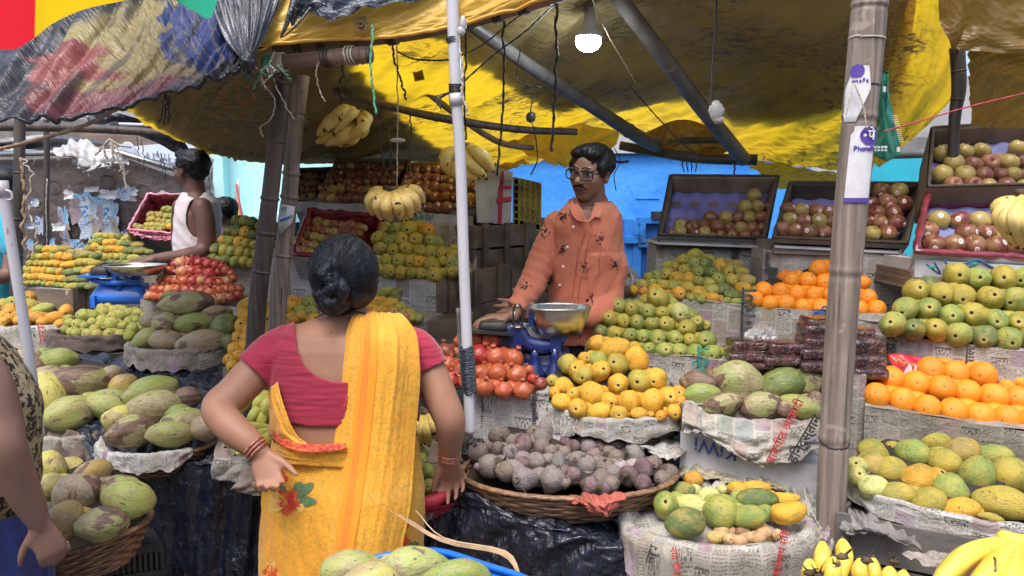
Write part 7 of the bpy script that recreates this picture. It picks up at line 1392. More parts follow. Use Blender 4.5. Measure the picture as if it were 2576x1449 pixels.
def skin(name,c1,c2,rough=.56,sss=.12):
 g=G(name);v=g.tc.outputs['Object']
 c=g.mix(g.step(g.noise(9.,4.,v),.3,.7),c1,c2);c=g.mix(g.math('MULTIPLY',g.step(g.noise(70.,4.,v),.58,.75),.18),c,tuple(x*.5 for x in c1))
 return g.set(c,rough,g.bump(g.noise(220.,3.,v),.12,.002),Subsurface_Weight=sss,Subsurface_Radius=(.012,.006,.003),Subsurface_Scale=1.)
def hairmat(name,c1=(.004,.005,.007),c2=(.014,.016,.022),stretch=(1,1,.12)):
 g=G(name);v=g.mul(g.tc.outputs['Object'],stretch);n=g.noise(190.,3.,v,.3);n2=g.noise(45.,3.,v,.4)
 return g.set(g.mix(g.step(n,.4,.65),c1,c2),g.n('MapRange',{'Value':n2,'To Min':.34,'To Max':.6}).outputs[0],g.bump(g.math('ADD',n,g.math('MULTIPLY',n2,1.0)),.7,.004),Specular_IOR_Level=.32)
def cloth(name,c1,c2=None,rough=.85,sc_=5.,wv=600.,extra=None,bs=.35):
 g=G(name);v=g.tc.outputs['Object'];c=g.mix(g.step(g.noise(sc_,4.,v),.35,.65),c1,c2 or c1)
 if extra:c=extra(g,v,c)
 f=g.math('ADD',g.noise(11.,4.,g.mul(v,(1,1,.5)),.8),g.math('MULTIPLY',g.noise(wv,1.,v),.05))
 return g.set(c,rough,g.bump(f,bs,.02),Sheen_Weight=.15)
def hand(mb,W,d,n,thumb=1,L=.088,w=.074,curl=(25,35,25),spread=7,tdir=None,th=.013,scale=1.,tb=20):
 W=Vector(W);d=Vector(d).normalized();n=Vector(n);n=(n-d*n.dot(d)).normalized();s=d.cross(n)*thumb;L*=scale;w*=scale;th*=scale
 mb.loft([(W-d*.02,s*.024*scale,n*.017*scale),(W+d*L*.15,s*w*.40,n*th*1.1),(W+d*L*.5,s*w*.50,n*th),(W+d*L*.85,s*w*.52,n*th*.85),(W+d*L*1.03,s*w*.46,n*th*.6)],20,e=.8)
 ln=[.068,.077,.071,.056]
 for k in range(4):
  o=.375-.25*k;b=W+d*L*(.97-.05*abs(k-1)-.03*(k==3))+s*w*o
  a=R(spread*(1.5-k));dd=(d*math.cos(a)+s*math.sin(a)).normalized();pts=[b-dd*.012];ang=0;p=b
  pts.append(p)
  for j,fr in enumerate((.45,.3,.25)):
   ang+=R(curl[j]*(1+.12*(k-1.5)));q=dd*math.cos(ang)-n*math.sin(ang);p=p+q*ln[k]*scale*fr;pts.append(p)
  rr=[.0092,.0092,.0085,.0078,.0066];limb(mb,pts,[x*scale*(.88 if k==3 else 1)for x in rr],10,3)
 b=W+d*L*.28+s*w*.36;td=Vector(tdir).normalized()if tdir is not None else(d*.62+s*.70-n*.25).normalized()
 limb(mb,[b-td*.01,b+td*.030*scale,b+td*.055*scale+d*.006,b+td*.072*scale+d*.018*scale],[.0145*scale,.0115*scale,.0098*scale,.0078*scale],10,3)
def strands(par,C,rad,end,ok,n,name,M=None,r0=.0006,stop=.86):
 mb=MB();k=0
 while k<n:
  q=Vector((random.gauss(0,1),random.gauss(0,1),random.gauss(0,1))).normalized()
  if not ok(q)or q.dot(end)>.7:continue
  k+=1;st=random.uniform(.0,.45);en=min(stop,st+random.uniform(.3,.6));L=[];w=random.uniform(1.0,1.035)
  for i in range(10):
   s=st+(en-st)*i/9;p=(q*(1-s)+end*s).normalized();p=Vector((p.x*rad[0],p.y*rad[1],p.z*rad[2]))*w
   if M is not None:p=M@p
   L.append(C+p+Vector((.0015*nz(i*.5,k),0,.0015*nz(i*.5,k,3.))))
  mb.tube(L,[r0*(.5+.5*math.sin(math.pi*(i+.5)/10))for i in range(10)],4,cap=False)
 return mb.build(name,MT['hair_brownish'],par)
class Head:
 def __init__(s,C,fwd,up,h):
  s.C=Vector(C);s.f=Vector(fwd).normalized();u=Vector(up);s.u=(u-s.f*u.dot(s.f)).normalized();s.r=s.f.cross(s.u);s.s=h/2
  s.M=Matrix((s.r,s.f,s.u)).transposed()
 def p(s,x,y,z):return s.C+(s.r*x+s.f*y+s.u*z)*s.s
 def ell(s,mb,c,r,fn=None,n=20):mb.ell(s.p(*c),r[0]*s.s,r[1]*s.s,r[2]*s.s,n,n*2//3,M=s.M,fn=fn)
 def skull(s,mb,ears=True,face=True):
  s.ell(mb,(0,-.14,.27),(.66,.80,.70),n=28);s.ell(mb,(0,.16,-.16),(.55,.56,.74),n=28);s.ell(mb,(0,.34,-.70),(.30,.28,.24));s.ell(mb,(0,.10,-.52),(.46,.44,.34))
  if face:
   for x in(-1,1):s.ell(mb,(.30*x,.44,-.16),(.22,.22,.22));s.ell(mb,(.10*x,.80,-.24),(.07,.09,.06));s.ell(mb,(.25*x,.62,.20),(.22,.12,.07))
   limb(mb,[s.p(0,.66,.14),s.p(0,.80,-.06),s.p(0,.92,-.20)],[.07*s.s,.08*s.s,.115*s.s],12,3)
   s.ell(mb,(0,.68,-.43),(.21,.11,.055));s.ell(mb,(0,.66,-.56),(.18,.11,.06))
  if ears:
   for x in(-1,1):
    s.ell(mb,(.66*x,-.04,-.02),(.06,.17,.25));s.ell(mb,(.66*x,-.02,-.22),(.06,.10,.09))
 def eyes(s,par,lidm):
  for x in(-1,1):
   mb=MB();s.ell(mb,(.24*x,.575,.045),(.125,.125,.075));mb.build('eye',MT['eye_white'],par)
   mb=MB();s.ell(mb,(.24*x-.02,.665,.05),(.058,.042,.058));mb.build('iris',MT['eye_dark'],par)
   mb=MB();limb(mb,[s.p(.12*x,.70,.115),s.p(.24*x,.715,.135),s.p(.37*x,.60,.10)],[.018*s.s,.022*s.s,.018*s.s],8,4);mb.build('eyelid',lidm,par)
   mb=MB();limb(mb,[s.p(.08*x,.76,.235),s.p(.22*x,.76,.285),s.p(.42*x,.60,.22)],[.035*s.s,.042*s.s,.02*s.s],8,4,flat=.6);mb.build('eyebrow',MT['hair'],par)
MT['hair']=hairmat('hair');MT['hair_brownish']=hairmat('hair_bluish',(.004,.006,.010),(.016,.022,.034))
MT['eye_white']=std('eye_white',(.55,.5,.46),None,rough=.25,bump=0);MT['eye_dark']=std('eye_dark',(.012,.008,.006),None,rough=.12,bump=0)
SK1=skin('skin_warm',(.39,.20,.125),(.32,.16,.098));SK2=skin('skin_brown',(.31,.165,.115),(.24,.125,.085));SK3=skin('skin_dark',(.15,.075,.055),(.115,.055,.042));SK4=skin('skin_left',(.22,.125,.095),(.18,.095,.07));LIP=skin('lip',(.17,.07,.06),(.13,.05,.045))
def bvh(o):
 me=o.data;M=Matrix.Translation(wloc(o));return BVHTree.FromPolygons([M@v.co for v in me.vertices],[tuple(p.vertices)for p in me.polygons])
def decal(bv,polys,mats,par,name,off=.0018):
 """printed shapes that lie on the cloth surface; polys: (list of (u,v), mat index)"""
 mb=MB();O=Vector((0,0,CAMZ))
 for pl,mi in polys:
  cu=sum(p[0]for p in pl)/len(pl);cv=sum(p[1]for p in pl)/len(pl);vs=[];n=len(pl);ok=True;rings=[[(cu,cv)]]+[[(cu+(p[0]-cu)*k,cv+(p[1]-cv)*k)for p in pl]for k in(.5,1.)]
  for rg in rings:
   for(u,v)in rg:
    r=ray(u,v).normalized();h=bv.ray_cast(O,r)
    if h[0]is None:ok=False;break
    vs.append(h[0]-r*off)
   if not ok:break
  if ok:mb.add(vs,[(0,1+i,1+(i+1)%n)for i in range(n)]+[(1+i,1+n+i,1+n+(i+1)%n,1+(i+1)%n)for i in range(n)],mi)
 if mb.v:return mb.build(name,mats,par)
def petal(cu,cv,a,L,w):
 c,s=math.cos(a),math.sin(a);P_=[(0,0),(.25,.7),(.6,1),(.9,.55),(1,0),(.9,-.55),(.6,-1),(.25,-.7)]
 return[(cu+(x*L)*c-(y*w)*s,cv+(x*L)*s+(y*w)*c)for x,y in P_]
def flower(cu,cv,sz,rot=0.,leaves=True):
 out=[]
 if leaves:
  for a,L in((rot-1.0,1.9),(rot-.4,1.7)):out.append((petal(cu+math.cos(a)*sz*.4,cv+math.sin(a)*sz*.4,a,L*sz,sz*.38),2))
  for a in(rot+2.3,rot+3.1):out.append((petal(cu,cv,a,1.5*sz,sz*.4),3))
 for k in range(5):out.append((petal(cu,cv,rot+k*1.2566,sz,sz*.42),0))
 out.append((petal(cu-sz*.25,cv,0,sz*.5,sz*.22),1));return out
def px(w,d):return w*d/F
def ringp(v,uL,uR,d,hd,e=.85):a,b=P(uL,v,d),P(uR,v,d);return((a+b)/2,(b-a)/2,Vector((0,hd,0)),e)
def woman():
 t=thing('person','woman from behind in yellow saree and crimson blouse, hands on hips, black hair clipped up','person',(P(865,1000,2.15).x,2.15,0))
 mb=MB()
 mb.loft([ringp(752,822,918,2.18,.055,1),ringp(785,812,928,2.17,.058,1),ringp(800,790,955,2.165,.062,1),ringp(818,745,1005,2.16,.075),ringp(838,705,1045,2.15,.09),ringp(870,680,1070,2.15,.105),ringp(920,682,1072,2.15,.118),ringp(980,690,1062,2.15,.125),ringp(1050,696,1048,2.15,.125),ringp(1100,698,1044,2.15,.13),ringp(1160,688,1050,2.15,.145),ringp(1240,676,1058,2.15,.16),ringp(1449,672,1058,2.15,.16)],40)
 for x in(820,905):limb(mb,[P(x,1430,2.15),Vector((P(x,1430,2.15).x,2.15,.35)),Vector((P(x,1430,2.15).x,2.15,.07))],[.075,.05,.035]);mb.ell(Vector((P(x,1430,2.15).x,2.21,.035)),.042,.11,.033)
 limb(mb,[P(712,872,2.14),P(648,930,2.12),P(588,990,2.07),P(548,1028,2.03),P(585,1078,1.99),P(625,1110,1.97),P(652,1136,1.96)],[.050,.052,.048,.043,.042,.036,.026],18)
 limb(mb,[P(1040,870,2.15),P(1078,930,2.14),P(1108,1000,2.12),P(1131,1056,2.11),P(1133,1105,2.14),P(1130,1150,2.17)],[.05,.048,.047,.043,.036,.026],18)
 hand(mb,P(654,1138,1.96),(.42,-.45,-.75),(.1,.8,-.55),1,curl=(36,46,26),tdir=(.85,-.3,-.35),scale=.95,spread=8)
 hand(mb,P(1130,1156,2.17),(.05,.5,-.85),(.0,.85,.5),-1,curl=(34,42,25),tdir=(-.35,.1,-.9),scale=.98,spread=10)
 H=Head(P(866,706,2.165),(.38,.92,-.05),(0,0,1),.200);H.skull(mb)
 limb(mb,[P(868,740,2.17),P(868,800,2.165)],[.056,.060],20)
 body=remesh(mb,.0048,8,.5).build('body',SK1,t)
 H.eyes(t,SK1)
 def hd(c):return .004*ridge(c.x*60,c.y*20,c.z*12)+.002*nz(c.x*160,c.y*160,c.z*20)
 mb=MB();C=P(866,686,2.14);mb.ell(C,.090,.100,.100,40,26);mb.ell(P(862,735,2.13),.078,.085,.052,30,20);mb.ell(P(848,768,2.12),.048,.05,.026,24,16);mb.ell(P(905,715,2.15),.045,.07,.06,24,16)
 remesh(mb,.0042,5,.5,disp=hd).build('hair',MT['hair_brownish'],t)
 mb=MB()
 for(a,b,c_,r)in(((812,668,2.045),(835,660,2.03),(843,690,2.03),.016),((835,665,2.03),(815,690,2.02),(838,712,2.02),.017),((843,690,2.03),(835,725,2.02),(812,740,2.03),.016),((812,740,2.03),(830,765,2.03),(858,752,2.04),.020),((822,755,2.03),(840,778,2.04),(865,768,2.05),.018),((850,700,2.04),(862,730,2.03),(850,755,2.035),.018)):
  limb(mb,[P(*a),P(*b),P(*c_)],[r*.8,r,r*.7],12,5)
 remesh(mb,.0035,2,.5,disp=lambda c:.002*ridge(c.x*90,c.y*40,c.z*90)).build('hair_knot',MT['hair_brownish'],t)
 mb=MB();q=P(803,700,2.02);mb.box(q,(.016,0,.002),(0,.006,0),(0,0,.014))
 for k in range(4):mb.tube(spline([q+Vector((.012,-.006,.012-.008*k)),q+Vector((.03,-.012,.010-.008*k)),q+Vector((.042,0,.012-.008*k))],6),.0022,6)
 mb.build('hair_clip',std('clip',(.01,.01,.012),None,rough=.12,bump=0),t)
 mb=MB()
 for k in range(26):
  u=random.uniform(795,940);q=P(u,770+random.uniform(-15,15),2.10 if u<900 else 2.16);mb.tube(spline([q,q+Vector((random.uniform(-.012,.012),-.01,-.012)),q+Vector((random.uniform(-.02,.02),-.006,-.03))],6),.0005,4)
 for k in range(40):
  a=random.uniform(.1,3.0);q=C+Vector((.090*math.cos(a),0,.095*math.sin(a)));mb.tube(spline([q,q+Vector((.006*math.cos(a),-.01,.006*math.sin(a))),q+Vector((random.uniform(-.01,.01)+.004*math.cos(a),-.03,-.008))],5),.0005,4)
 mb.build('loose_hair',MT['hair'],t)
 strands(t,C,(.0915,.1015,.1015),(P(826,715,2.03)-C).normalized(),lambda q:q.y<.75 and q.z>-.5,420,'hair_strands')
 gold=std('gold',(.8,.52,.2),None,rough=.25,bump=0,metal=1.)
 mb=MB();e=H.p(.70,-.04,-.30);e=P(932,745,2.14);mb.ell(e,.0045,.004,.006,10,8);mb.ell(e+Vector((-.003,0,-.011)),.0035,.003,.005,10,8);mb.build('earring',gold,t)
 mb=MB();L=spline([P(792,800,2.13),P(820,788,2.10),P(860,781,2.095),P(900,785,2.105),P(930,792,2.14)],46)
 for p in L:mb.ell(p,.0022,.0022,.0022,7,5)
 mb.build('bead_necklace',std('beads',(.01,.01,.012),None,rough=.15,bump=0),t)
 bm=std('bangle_red',(.30,.035,.03),(.5,.22,.12),160,.25,.3,300,coat=.5)
 for k in range(3):
  for(a,b,r,nm)in(((640,1124,1.963),(652,1136,1.96),.030,'l'),((1131,1140,2.165),(1130,1150,2.17),.030,'r')):
   A,B=P(*a),P(*b);ax=(B-A).normalized();x=ax.orthogonal().normalized();y=ax.cross(x);c=A+(B-A)*(k*.55-.2);mb=MB()
   mb.tube([c+(x*math.cos(q*.2094)+y*math.sin(q*.2094))*(r+.0006*(q%2))for q in range(31)],.0026,7,cap=False);mb.build('bangle',bm,t)
 mb=MB();mb.ell(P(832,838,2.05),.002,.001,.002,8,6);mb.build('mole',SK3,t)
 mb=MB()
 mb.loft([ringp(812,735,1010,2.16,.08),ringp(830,700,1050,2.15,.098),ringp(870,674,1078,2.15,.113),ringp(920,677,1078,2.15,.125),ringp(980,684,1068,2.15,.132),ringp(1050,690,1054,2.15,.132),ringp(1110,692,1050,2.15,.134)],48)
 limb(mb,[P(720,868,2.14),P(690,892,2.135),P(648,930,2.12),P(610,968,2.1)],[.056,.061,.062,.062],20);limb(mb,[P(1030,868,2.15),P(1055,890,2.145),P(1079,932,2.14),P(1095,975,2.13)],[.054,.056,.055,.055],20)
 fl=[(742,806),(747,870),(765,915),(795,944),(840,960),(1000,966),(1035,900),(1040,806)]
 def fn(u):
  for(a,b),(c,d)in zip(fl,fl[1:]):
   if a<=u<=c:return b+(d-b)*(u-a)/(c-a)
  return 0
 def keep(c):
  u,v=proj(c)
  if v>1062+16*math.sin(max(0,min(1,(u-690)/360))*math.pi):return False
  if 742<u<1040 and v<fn(u):return False
  if u<683 and(u-641)*-.69+(v-937)*.72>0:return False
  if u>1056 and(u-1078)*.45+(v-932)*.89>0:return False
  return True
 def bd(c):
  u,v=proj(c);k=.0022*ridge(c.x*7+2,c.z*55)+.0014*nz(c.x*20,c.z*110)
  if u<700:k=.003*ridge((u-v*.2)*.03,v*.02)
  return k
 g=G('blouse_knit');v=g.tc.outputs['Object'];n=g.noise(1.,3.,g.mul(v,(8,8,75)),.3);c=g.mix(g.step(g.noise(3.,3.,v),.3,.7),(.38,.015,.052),(.31,.013,.044));x,y,z=g.sep(v)
 hs=g.math('MULTIPLY',g.step(g.math('ABSOLUTE',g.math('SUBTRACT',g.math('FRACT',g.math('MULTIPLY',z,60.)),.5)),.4,.5),.25)
 blm=g.set(g.mix(hs,c,(.28,.01,.045)),.8,g.bump(n,.5,.008),Sheen_Weight=.3,Sheen_Roughness=.5)
 o=remesh(mb,.0045,5,.5,keep,bd,12).build('blouse',blm,t);o.modifiers.new('s','SOLIDIFY').thickness=.0025
 def saree(name,border=False):
  g=G(name);v=g.tc.outputs['Object'];uv=g.tc.outputs['UV']
  c=g.mix(g.step(g.noise(7.,4.,v,.5),.3,.7),(.78,.33,.02),(.82,.42,.035));c=g.mix(g.math('MULTIPLY',g.step(g.noise(1.,3.,g.mul(v,(3,3,26)),.8),.5,.68),.45),c,(.84,.36,.02));c=g.mix(g.math('MULTIPLY',g.step(g.noise(4.,3.,v,.3),.6,.72),.7),c,(.74,.47,.10))
  w=g.n('VectorMath',{0:v,1:g.n('VectorMath',{0:g.n('TexNoise',{'Vector':v,'Scale':40.,'Detail':2.}).outputs[1],1:(.05,.05,.05)},operation='MULTIPLY').outputs[0]},operation='ADD').outputs[0]
  e=g.step(g.vor(46.,w,'DISTANCE_TO_EDGE'),.075,.03);c=g.mix(g.math('MULTIPLY',e,.6),c,(.46,.25,.03))
  if border:
   u,vv,_=g.sep(uv);s1=g.step(g.math('ABSOLUTE',g.math('SUBTRACT',u,.335)),.122,.116);c=g.mix(s1,c,(.84,.30,.012));s2=g.step(g.math('ABSOLUTE',g.math('SUBTRACT',u,.315)),.048,.040);c=g.mix(g.math('MULTIPLY',s2,.75),c,(.72,.19,.012))
   ed=g.step(g.math('ABSOLUTE',g.math('SUBTRACT',u,.375)),.005,.002);c=g.mix(g.math('MULTIPLY',g.math('MULTIPLY',g.step(g.noise(160.,3.,v),.5,.6),s2),.3),c,(.85,.4,.08))
  d=g.noise(14.,4.,g.mul(v,(1,1,.3)),.6);g.set(c,.75,g.bump(d,.4,.015),Sheen_Weight=.2,Subsurface_Weight=.1,Subsurface_Radius=(.02,.01,.002));return g.m
 S1=saree('saree');S2=saree('saree_pallu',True)
 n=200;rows=[]
 for(v_,uL,uR,hd_,zz)in((1098,694,1046,.137,0),(1120,690,1048,.145,0),(1160,682,1054,.155,0),(1220,672,1060,.168,0),(1300,667,1062,.178,0),(1380,665,1060,.18,0),(1480,668,1058,.185,0),(1650,672,1062,.19,0),(0,675,1068,.2,.04)):
  if zz:a,b=Vector((P(uL,1449,2.15).x,2.15,zz)),Vector((P(uR,1449,2.15).x,2.15,zz))
  else:a,b=P(uL,v_,2.15),P(uR,v_,2.15)
  rows.append(((a+b)/2,(b-a)/2,hd_))
 sp=spline([r[0]for r in rows],120);sa=spline([r[1]for r in rows],120);sh=spline([Vector((r[2],0,0))for r in rows],120);g=[]
 for j in range(121):
  row=[]
  for i in range(n+1):
   a=2*math.pi*i/n;k=j/120;z_=sp[j].z
   w=.010*k*ridge(a*4.5+z_*3,z_*1.2)+.006*ridge(a*2.2,z_*7+a*2.5)*(1-.5*k)+.003*nz(a*20,z_*25)
   row.append(sp[j]+Vector((math.cos(a)*(sa[j].x+w),math.sin(a)*(sh[j].x+w),0)))
  g.append(row)
 mb=MB();mb.grid(g);sk=mb.build('saree_skirt',S1,t);bv=bvh(sk)
 fm=[std('flower_red',(.62,.04,.025),(.75,.12,.03),40,.8),std('flower_orange',(.85,.25,.04),None,rough=.8),std('flower_leaf',(.08,.16,.07),(.14,.22,.1),60,.8),std('flower_gold',(.82,.42,.06),(.75,.5,.15),60,.8)]
 decal(bv,flower(722,1262,36,.4)+[(petal(712,1205,-1.9,26,9),0),(petal(715,1215,-1.2,20,7),0),(petal(738,1240,-.9,34,12),2),(petal(716,1240,-2.,24,8),2),(petal(706,1262,2.9,30,14),3),(petal(745,1275,.3,22,12),3)],fm,t,'printed_flower')
 decal(bv,flower(1015,1362,18,1.2)+[(petal(1020,1335,-1.4,24,8),0)],fm,t,'printed_flower');decal(bv,flower(680,1440,20,2.),fm,t,'printed_flower')
 g=PR([[(694,1098,2.10),(706,1118,2.03),(760,1135,1.995),(820,1132,1.99),(880,1125,1.99)],[(690,1118,2.09),(712,1135,2.00),(770,1148,1.985),(820,1140,1.985),(880,1136,1.99)],[(684,1160,2.1),(715,1168,2.01),(770,1172,1.985),(820,1176,1.985),(880,1180,1.985)]],60,24,folds(2,5,.004));mb=MB();mb.grid(g);o=mb.build('waist_fold',S1,t);o.modifiers.new('s','SOLIDIFY').thickness=.003
 g=PR([[(679,1078,2.12),(700,1098,2.02),(730,1110,1.985),(775,1117,1.975),(824,1117,1.975),(870,1114,1.985)],[(680,1092,2.12),(698,1113,2.01),(730,1130,1.975),(775,1138,1.965),(824,1135,1.965),(870,1130,1.975)]],60,8,folds(5,1,.002));mb=MB();mb.grid(g);o=mb.build('red_border',std('saree_red',(.42,.02,.015),(.62,.13,.03),90,.7,.3,120),t);o.modifiers.new('s','SOLIDIFY').thickness=.003
 g=PR([[(672,985,2.12),(682,972,2.06),(692,962,2.035)],[(672,1035,2.12),(690,1035,2.03),(716,1045,1.995)],[(674,1080,2.12),(705,1085,2.01),(742,1098,1.99)],[(680,1108,2.12),(722,1118,2.0),(785,1128,1.985)]],24,50,folds(3,2,.006));mb=MB();mb.grid(g);o=mb.build('side_drape',S1,t);o.modifiers.new('s','SOLIDIFY').thickness=.003
 RWS=[(850,915,1015,2.29),(800,912,1000,2.235),(788,902,1002,2.17),(797,886,1018,2.095),(838,872,1047,2.035),(900,866,1056,2.008),(970,857,1057,1.998),(1080,845,1047,1.990),(1180,829,1040,1.976),(1280,812,1031,1.955),(1400,796,1008,1.945),(1640,780,985,1.945)]
 g=PR([[(uL,v_,d_+.035*(v_>805 and d_<2.05)),(uL+(uR-uL)*.33,v_,d_),(uL+(uR-uL)*.66,v_,d_),(uR,v_,d_+.045*(v_>805 and d_<2.05))]for v_,uL,uR,d_ in RWS],130,220,lambda s,q:-(.0040*ridge(s*6+q*1.0,q*1.1)+.0016*nz(s*18,q*5)+.0006*nz(s*60,q*70))+(.005 if .27<s<.45 else 0)*-1)
 mb=MB();nr,nc=len(g),len(g[0]);mb.grid(g,0,[(i/(nc-1),j/(nr-1))for j in range(nr)for i in range(nc)]);pl=mb.build('pallu',S2,t);bv=bvh(pl);pl.modifiers.new('s','SOLIDIFY').thickness=.003
 decal(bv,flower(858,1008,17,-.3,False)+[(petal(855,985,-1.6,26,9),0),(petal(852,1040,1.5,24,13),3),(petal(850,1022,1.9,22,8),0)],fm,t,'printed_flower',.003);decal(bv,[(petal(800,1400,-.9,22,9),0),(petal(795,1402,-1.9,16,7),0)],fm,t,'printed_flower',.003)
woman()
def shopkeeper():
 D=3.05;t=thing('person','shopkeeper with glasses and moustache in salmon orange shirt, hand on black weights','person',(P(1470,800,D).x,D,.2))
 mb=MB();H=Head(P(1483,437,D-.02),(-.52,-.84,-.10),(.16,.02,1),.217);H.skull(mb)
 limb(mb,[P(1488,470,D+.01),P(1486,535,D+.02)],[.052,.056],18)
 mb.loft([ringp(512,1440,1530,D+.01,.05),ringp(530,1408,1552,D,.08),ringp(560,1398,1556,D,.095),ringp(640,1398,1550,D,.10),ringp(760,1394,1542,D,.105),ringp(860,1390,1534,D,.11)],32)
 limb(mb,[P(1402,552,D),P(1366,640,D-.02),P(1340,710,D-.08),P(1312,762,D-.16),P(1290,796,D-.25)],[.036,.038,.036,.031,.024],14)
 hand(mb,P(1288,798,D-.25),(-1,-.12,.02),(0,.0,1),-1,curl=(20,32,25),tdir=(-.6,-.55,-.5),scale=1.0,spread=9)
 limb(mb,[P(1532,566,D),P(1544,650,D-.02),P(1534,738,D-.06),P(1496,792,D-.14),P(1420,792,D-.16),P(1352,784,D-.18)],[.036,.038,.038,.036,.030,.024],14)
 hand(mb,P(1350,784,D-.18),(-1,-.05,.10),(0,-1,.35),1,curl=(10,18,15),scale=1.0,spread=5)
 for x in(1430,1505):q=P(x,850,D);limb(mb,[q,Vector((q.x,D,.62)),Vector((q.x,D,.28))],[.07,.05,.036]);mb.ell(Vector((q.x,D-.05,.24)),.04,.11,.035)
 remesh(mb,.0045,6,.5).build('body',SK2,t)
 H.eyes(t,SK3)
 mb=MB();H.ell(mb,(0,.755,-.505),(.15,.03,.022));mb.build('mouth_opening',std('mouth',(.03,.01,.01),None,rough=.5),t)
 for z,w,h_ in((-.465,.19,.036),(-.56,.17,.05)):
  mb=MB();limb(mb,[H.p(-w,.66,z),H.p(0,.765,z-.005),H.p(w,.66,z)],[h_*.5*H.s,h_*H.s,h_*.5*H.s],8,5);mb.build('lip',LIP,t)
 mb=MB()
 for x in(-1,1):
  limb(mb,[H.p(.02*x,.80,-.35),H.p(.14*x,.765,-.375),H.p(.27*x,.66,-.47)],[.042*H.s,.05*H.s,.018*H.s],8,5,flat=.7)
 remesh(mb,.0022,2,.5,disp=lambda c:.0012*nz(c.x*300,c.y*300,c.z*300)).build('moustache',MT['hair'],t)
 mb=MB();H.ell(mb,(0,-.22,.39),(.77,.80,.66),n=32);H.ell(mb,(.0,.20,.78),(.56,.38,.24));H.ell(mb,(-.22,.36,.72),(.34,.26,.20));H.ell(mb,(.25,.34,.70),(.34,.26,.19));H.ell(mb,(0,-.50,-.02),(.52,.42,.40))
 for x in(-1,1):H.ell(mb,(.60*x,.18,.22),(.10,.16,.28))
 hl=Matrix((H.r,H.f,H.u))
 def hd(c):q=hl@c;return .004*ridge(q.x*40+q.z*25,q.y*18,1.)+.0025*nz(q.x*110,q.y*40,q.z*60)
 remesh(mb,.0042,3,.5,disp=hd).build('hair',hairmat('hair_short',(.004,.005,.006),(.018,.02,.024),(1,.3,.4)),t)
 fm=std('spectacle_frame',(.008,.008,.010),None,rough=.2,bump=0);gt=bpy.data.objects.new('glasses',None);mb=MB()
 for x in(-1,1):
  c=(.27*x,.86,.02);L=[]
  for k in range(25):
   a=2*math.pi*k/24;ex=math.copysign(abs(math.cos(a))**.5,math.cos(a))*.235;ez=math.copysign(abs(math.sin(a))**.55,math.sin(a))*.165
   L.append(H.p(c[0]+ex,c[1]-.30*abs(c[0]+ex)**2,c[2]+ez))
  mb.tube(L,.0022,7,cap=False);mb.tube([H.p(.505*x,.785,.10),H.p(.68*x,.45,.09),H.p(.72*x,-.05,.05)],.0022,6)
 mb.tube(spline([H.p(-.06,.865,.08),H.p(0,.885,.10),H.p(.06,.865,.08)],6),.0022,6);gl=mb.build('glasses',fm,t)
 lg=G('lens');tr=lg.n('BsdfTransparent',{'Color':(.95,.96,.97,1)});gs=lg.n('BsdfGlossy',{'Roughness':.05});mx=lg.n('MixShader',{0:.07,1:tr.outputs[0],2:gs.outputs[0]});lg.nt.links.new(mx.outputs[0],lg.out.inputs[0])
 for x in(-1,1):
  mb=MB();vs=[]
  for k in range(24):
   a=2*math.pi*k/24;ex=math.copysign(abs(math.cos(a))**.5,math.cos(a))*.23;ez=math.copysign(abs(math.sin(a))**.55,math.sin(a))*.16
   vs.append(H.p(.27*x+ex,.86-.30*abs(.27*x+ex)**2,.02+ez))
  mb.add(vs,[tuple(range(24))]);mb.build('lens',lg.m,gl)
 mb=MB()
 mb.loft([ringp(505,1436,1532,D+.01,.062),ringp(522,1415,1548,D,.085),ringp(540,1398,1560,D,.10),ringp(580,1392,1564,D,.112),ringp(650,1390,1558,D,.118),ringp(740,1386,1550,D,.122),ringp(820,1380,1544,D,.126),ringp(868,1376,1540,D,.13),ringp(880,1376,1540,D,.13)],44)
 limb(mb,[P(1408,552,D),P(1372,632,D-.02),P(1343,705,D-.08),P(1316,752,D-.15),P(1303,772,D-.19)],[.040,.042,.040,.036,.034],18)
 limb(mb,[P(1532,566,D),P(1544,650,D-.02),P(1534,738,D-.06),P(1496,790,D-.135),P(1470,794,D-.15)],[.041,.041,.043,.040,.037],18)
 A1,A2=P(1300,776,D-.19),P(1456,794,D-.155)
 def keep(c):
  u,v=proj(c)
  if v>872:return False
  if c.y<D+.05 and v<556 and abs(u-1478+(v-556)*-.05)<(556-v)*.42:return False
  if v<508 and abs(u-1486)<46:return False
  if u<1330 and(u-1300)*-.55+(v-776)*.83>0:return False
  if c.y<D-.13 and u<1458 and u>1366 and v>760:return False
  return True
 def sd(c):
  u,v=proj(c);k=.009*ridge(c.x*9+c.z*4,c.z*3+1,c.y*6)+.005*ridge(c.x*22-c.z*9,c.z*9,c.y*12)
  if v>640 and 1480<u:k+=.006*ridge(c.x*9-c.z*12,3.)
  if u<1380:k+=.004*ridge(c.z*26+c.x*12,2.)
  return k
 def sx(g,v,c):return g.mix(g.math('MULTIPLY',g.step(g.noise(400.,2.,v),.45,.6),.12),c,(.75,.45,.38))
 sm=cloth('salmon_cloth',(.60,.185,.10),(.54,.155,.08),extra=sx,bs=.5)
 sh=remesh(mb,.006,4,.5,keep,sd,8).build('shirt',sm,t);bv=bvh(sh);sh.modifiers.new('s','SOLIDIFY').thickness=.003
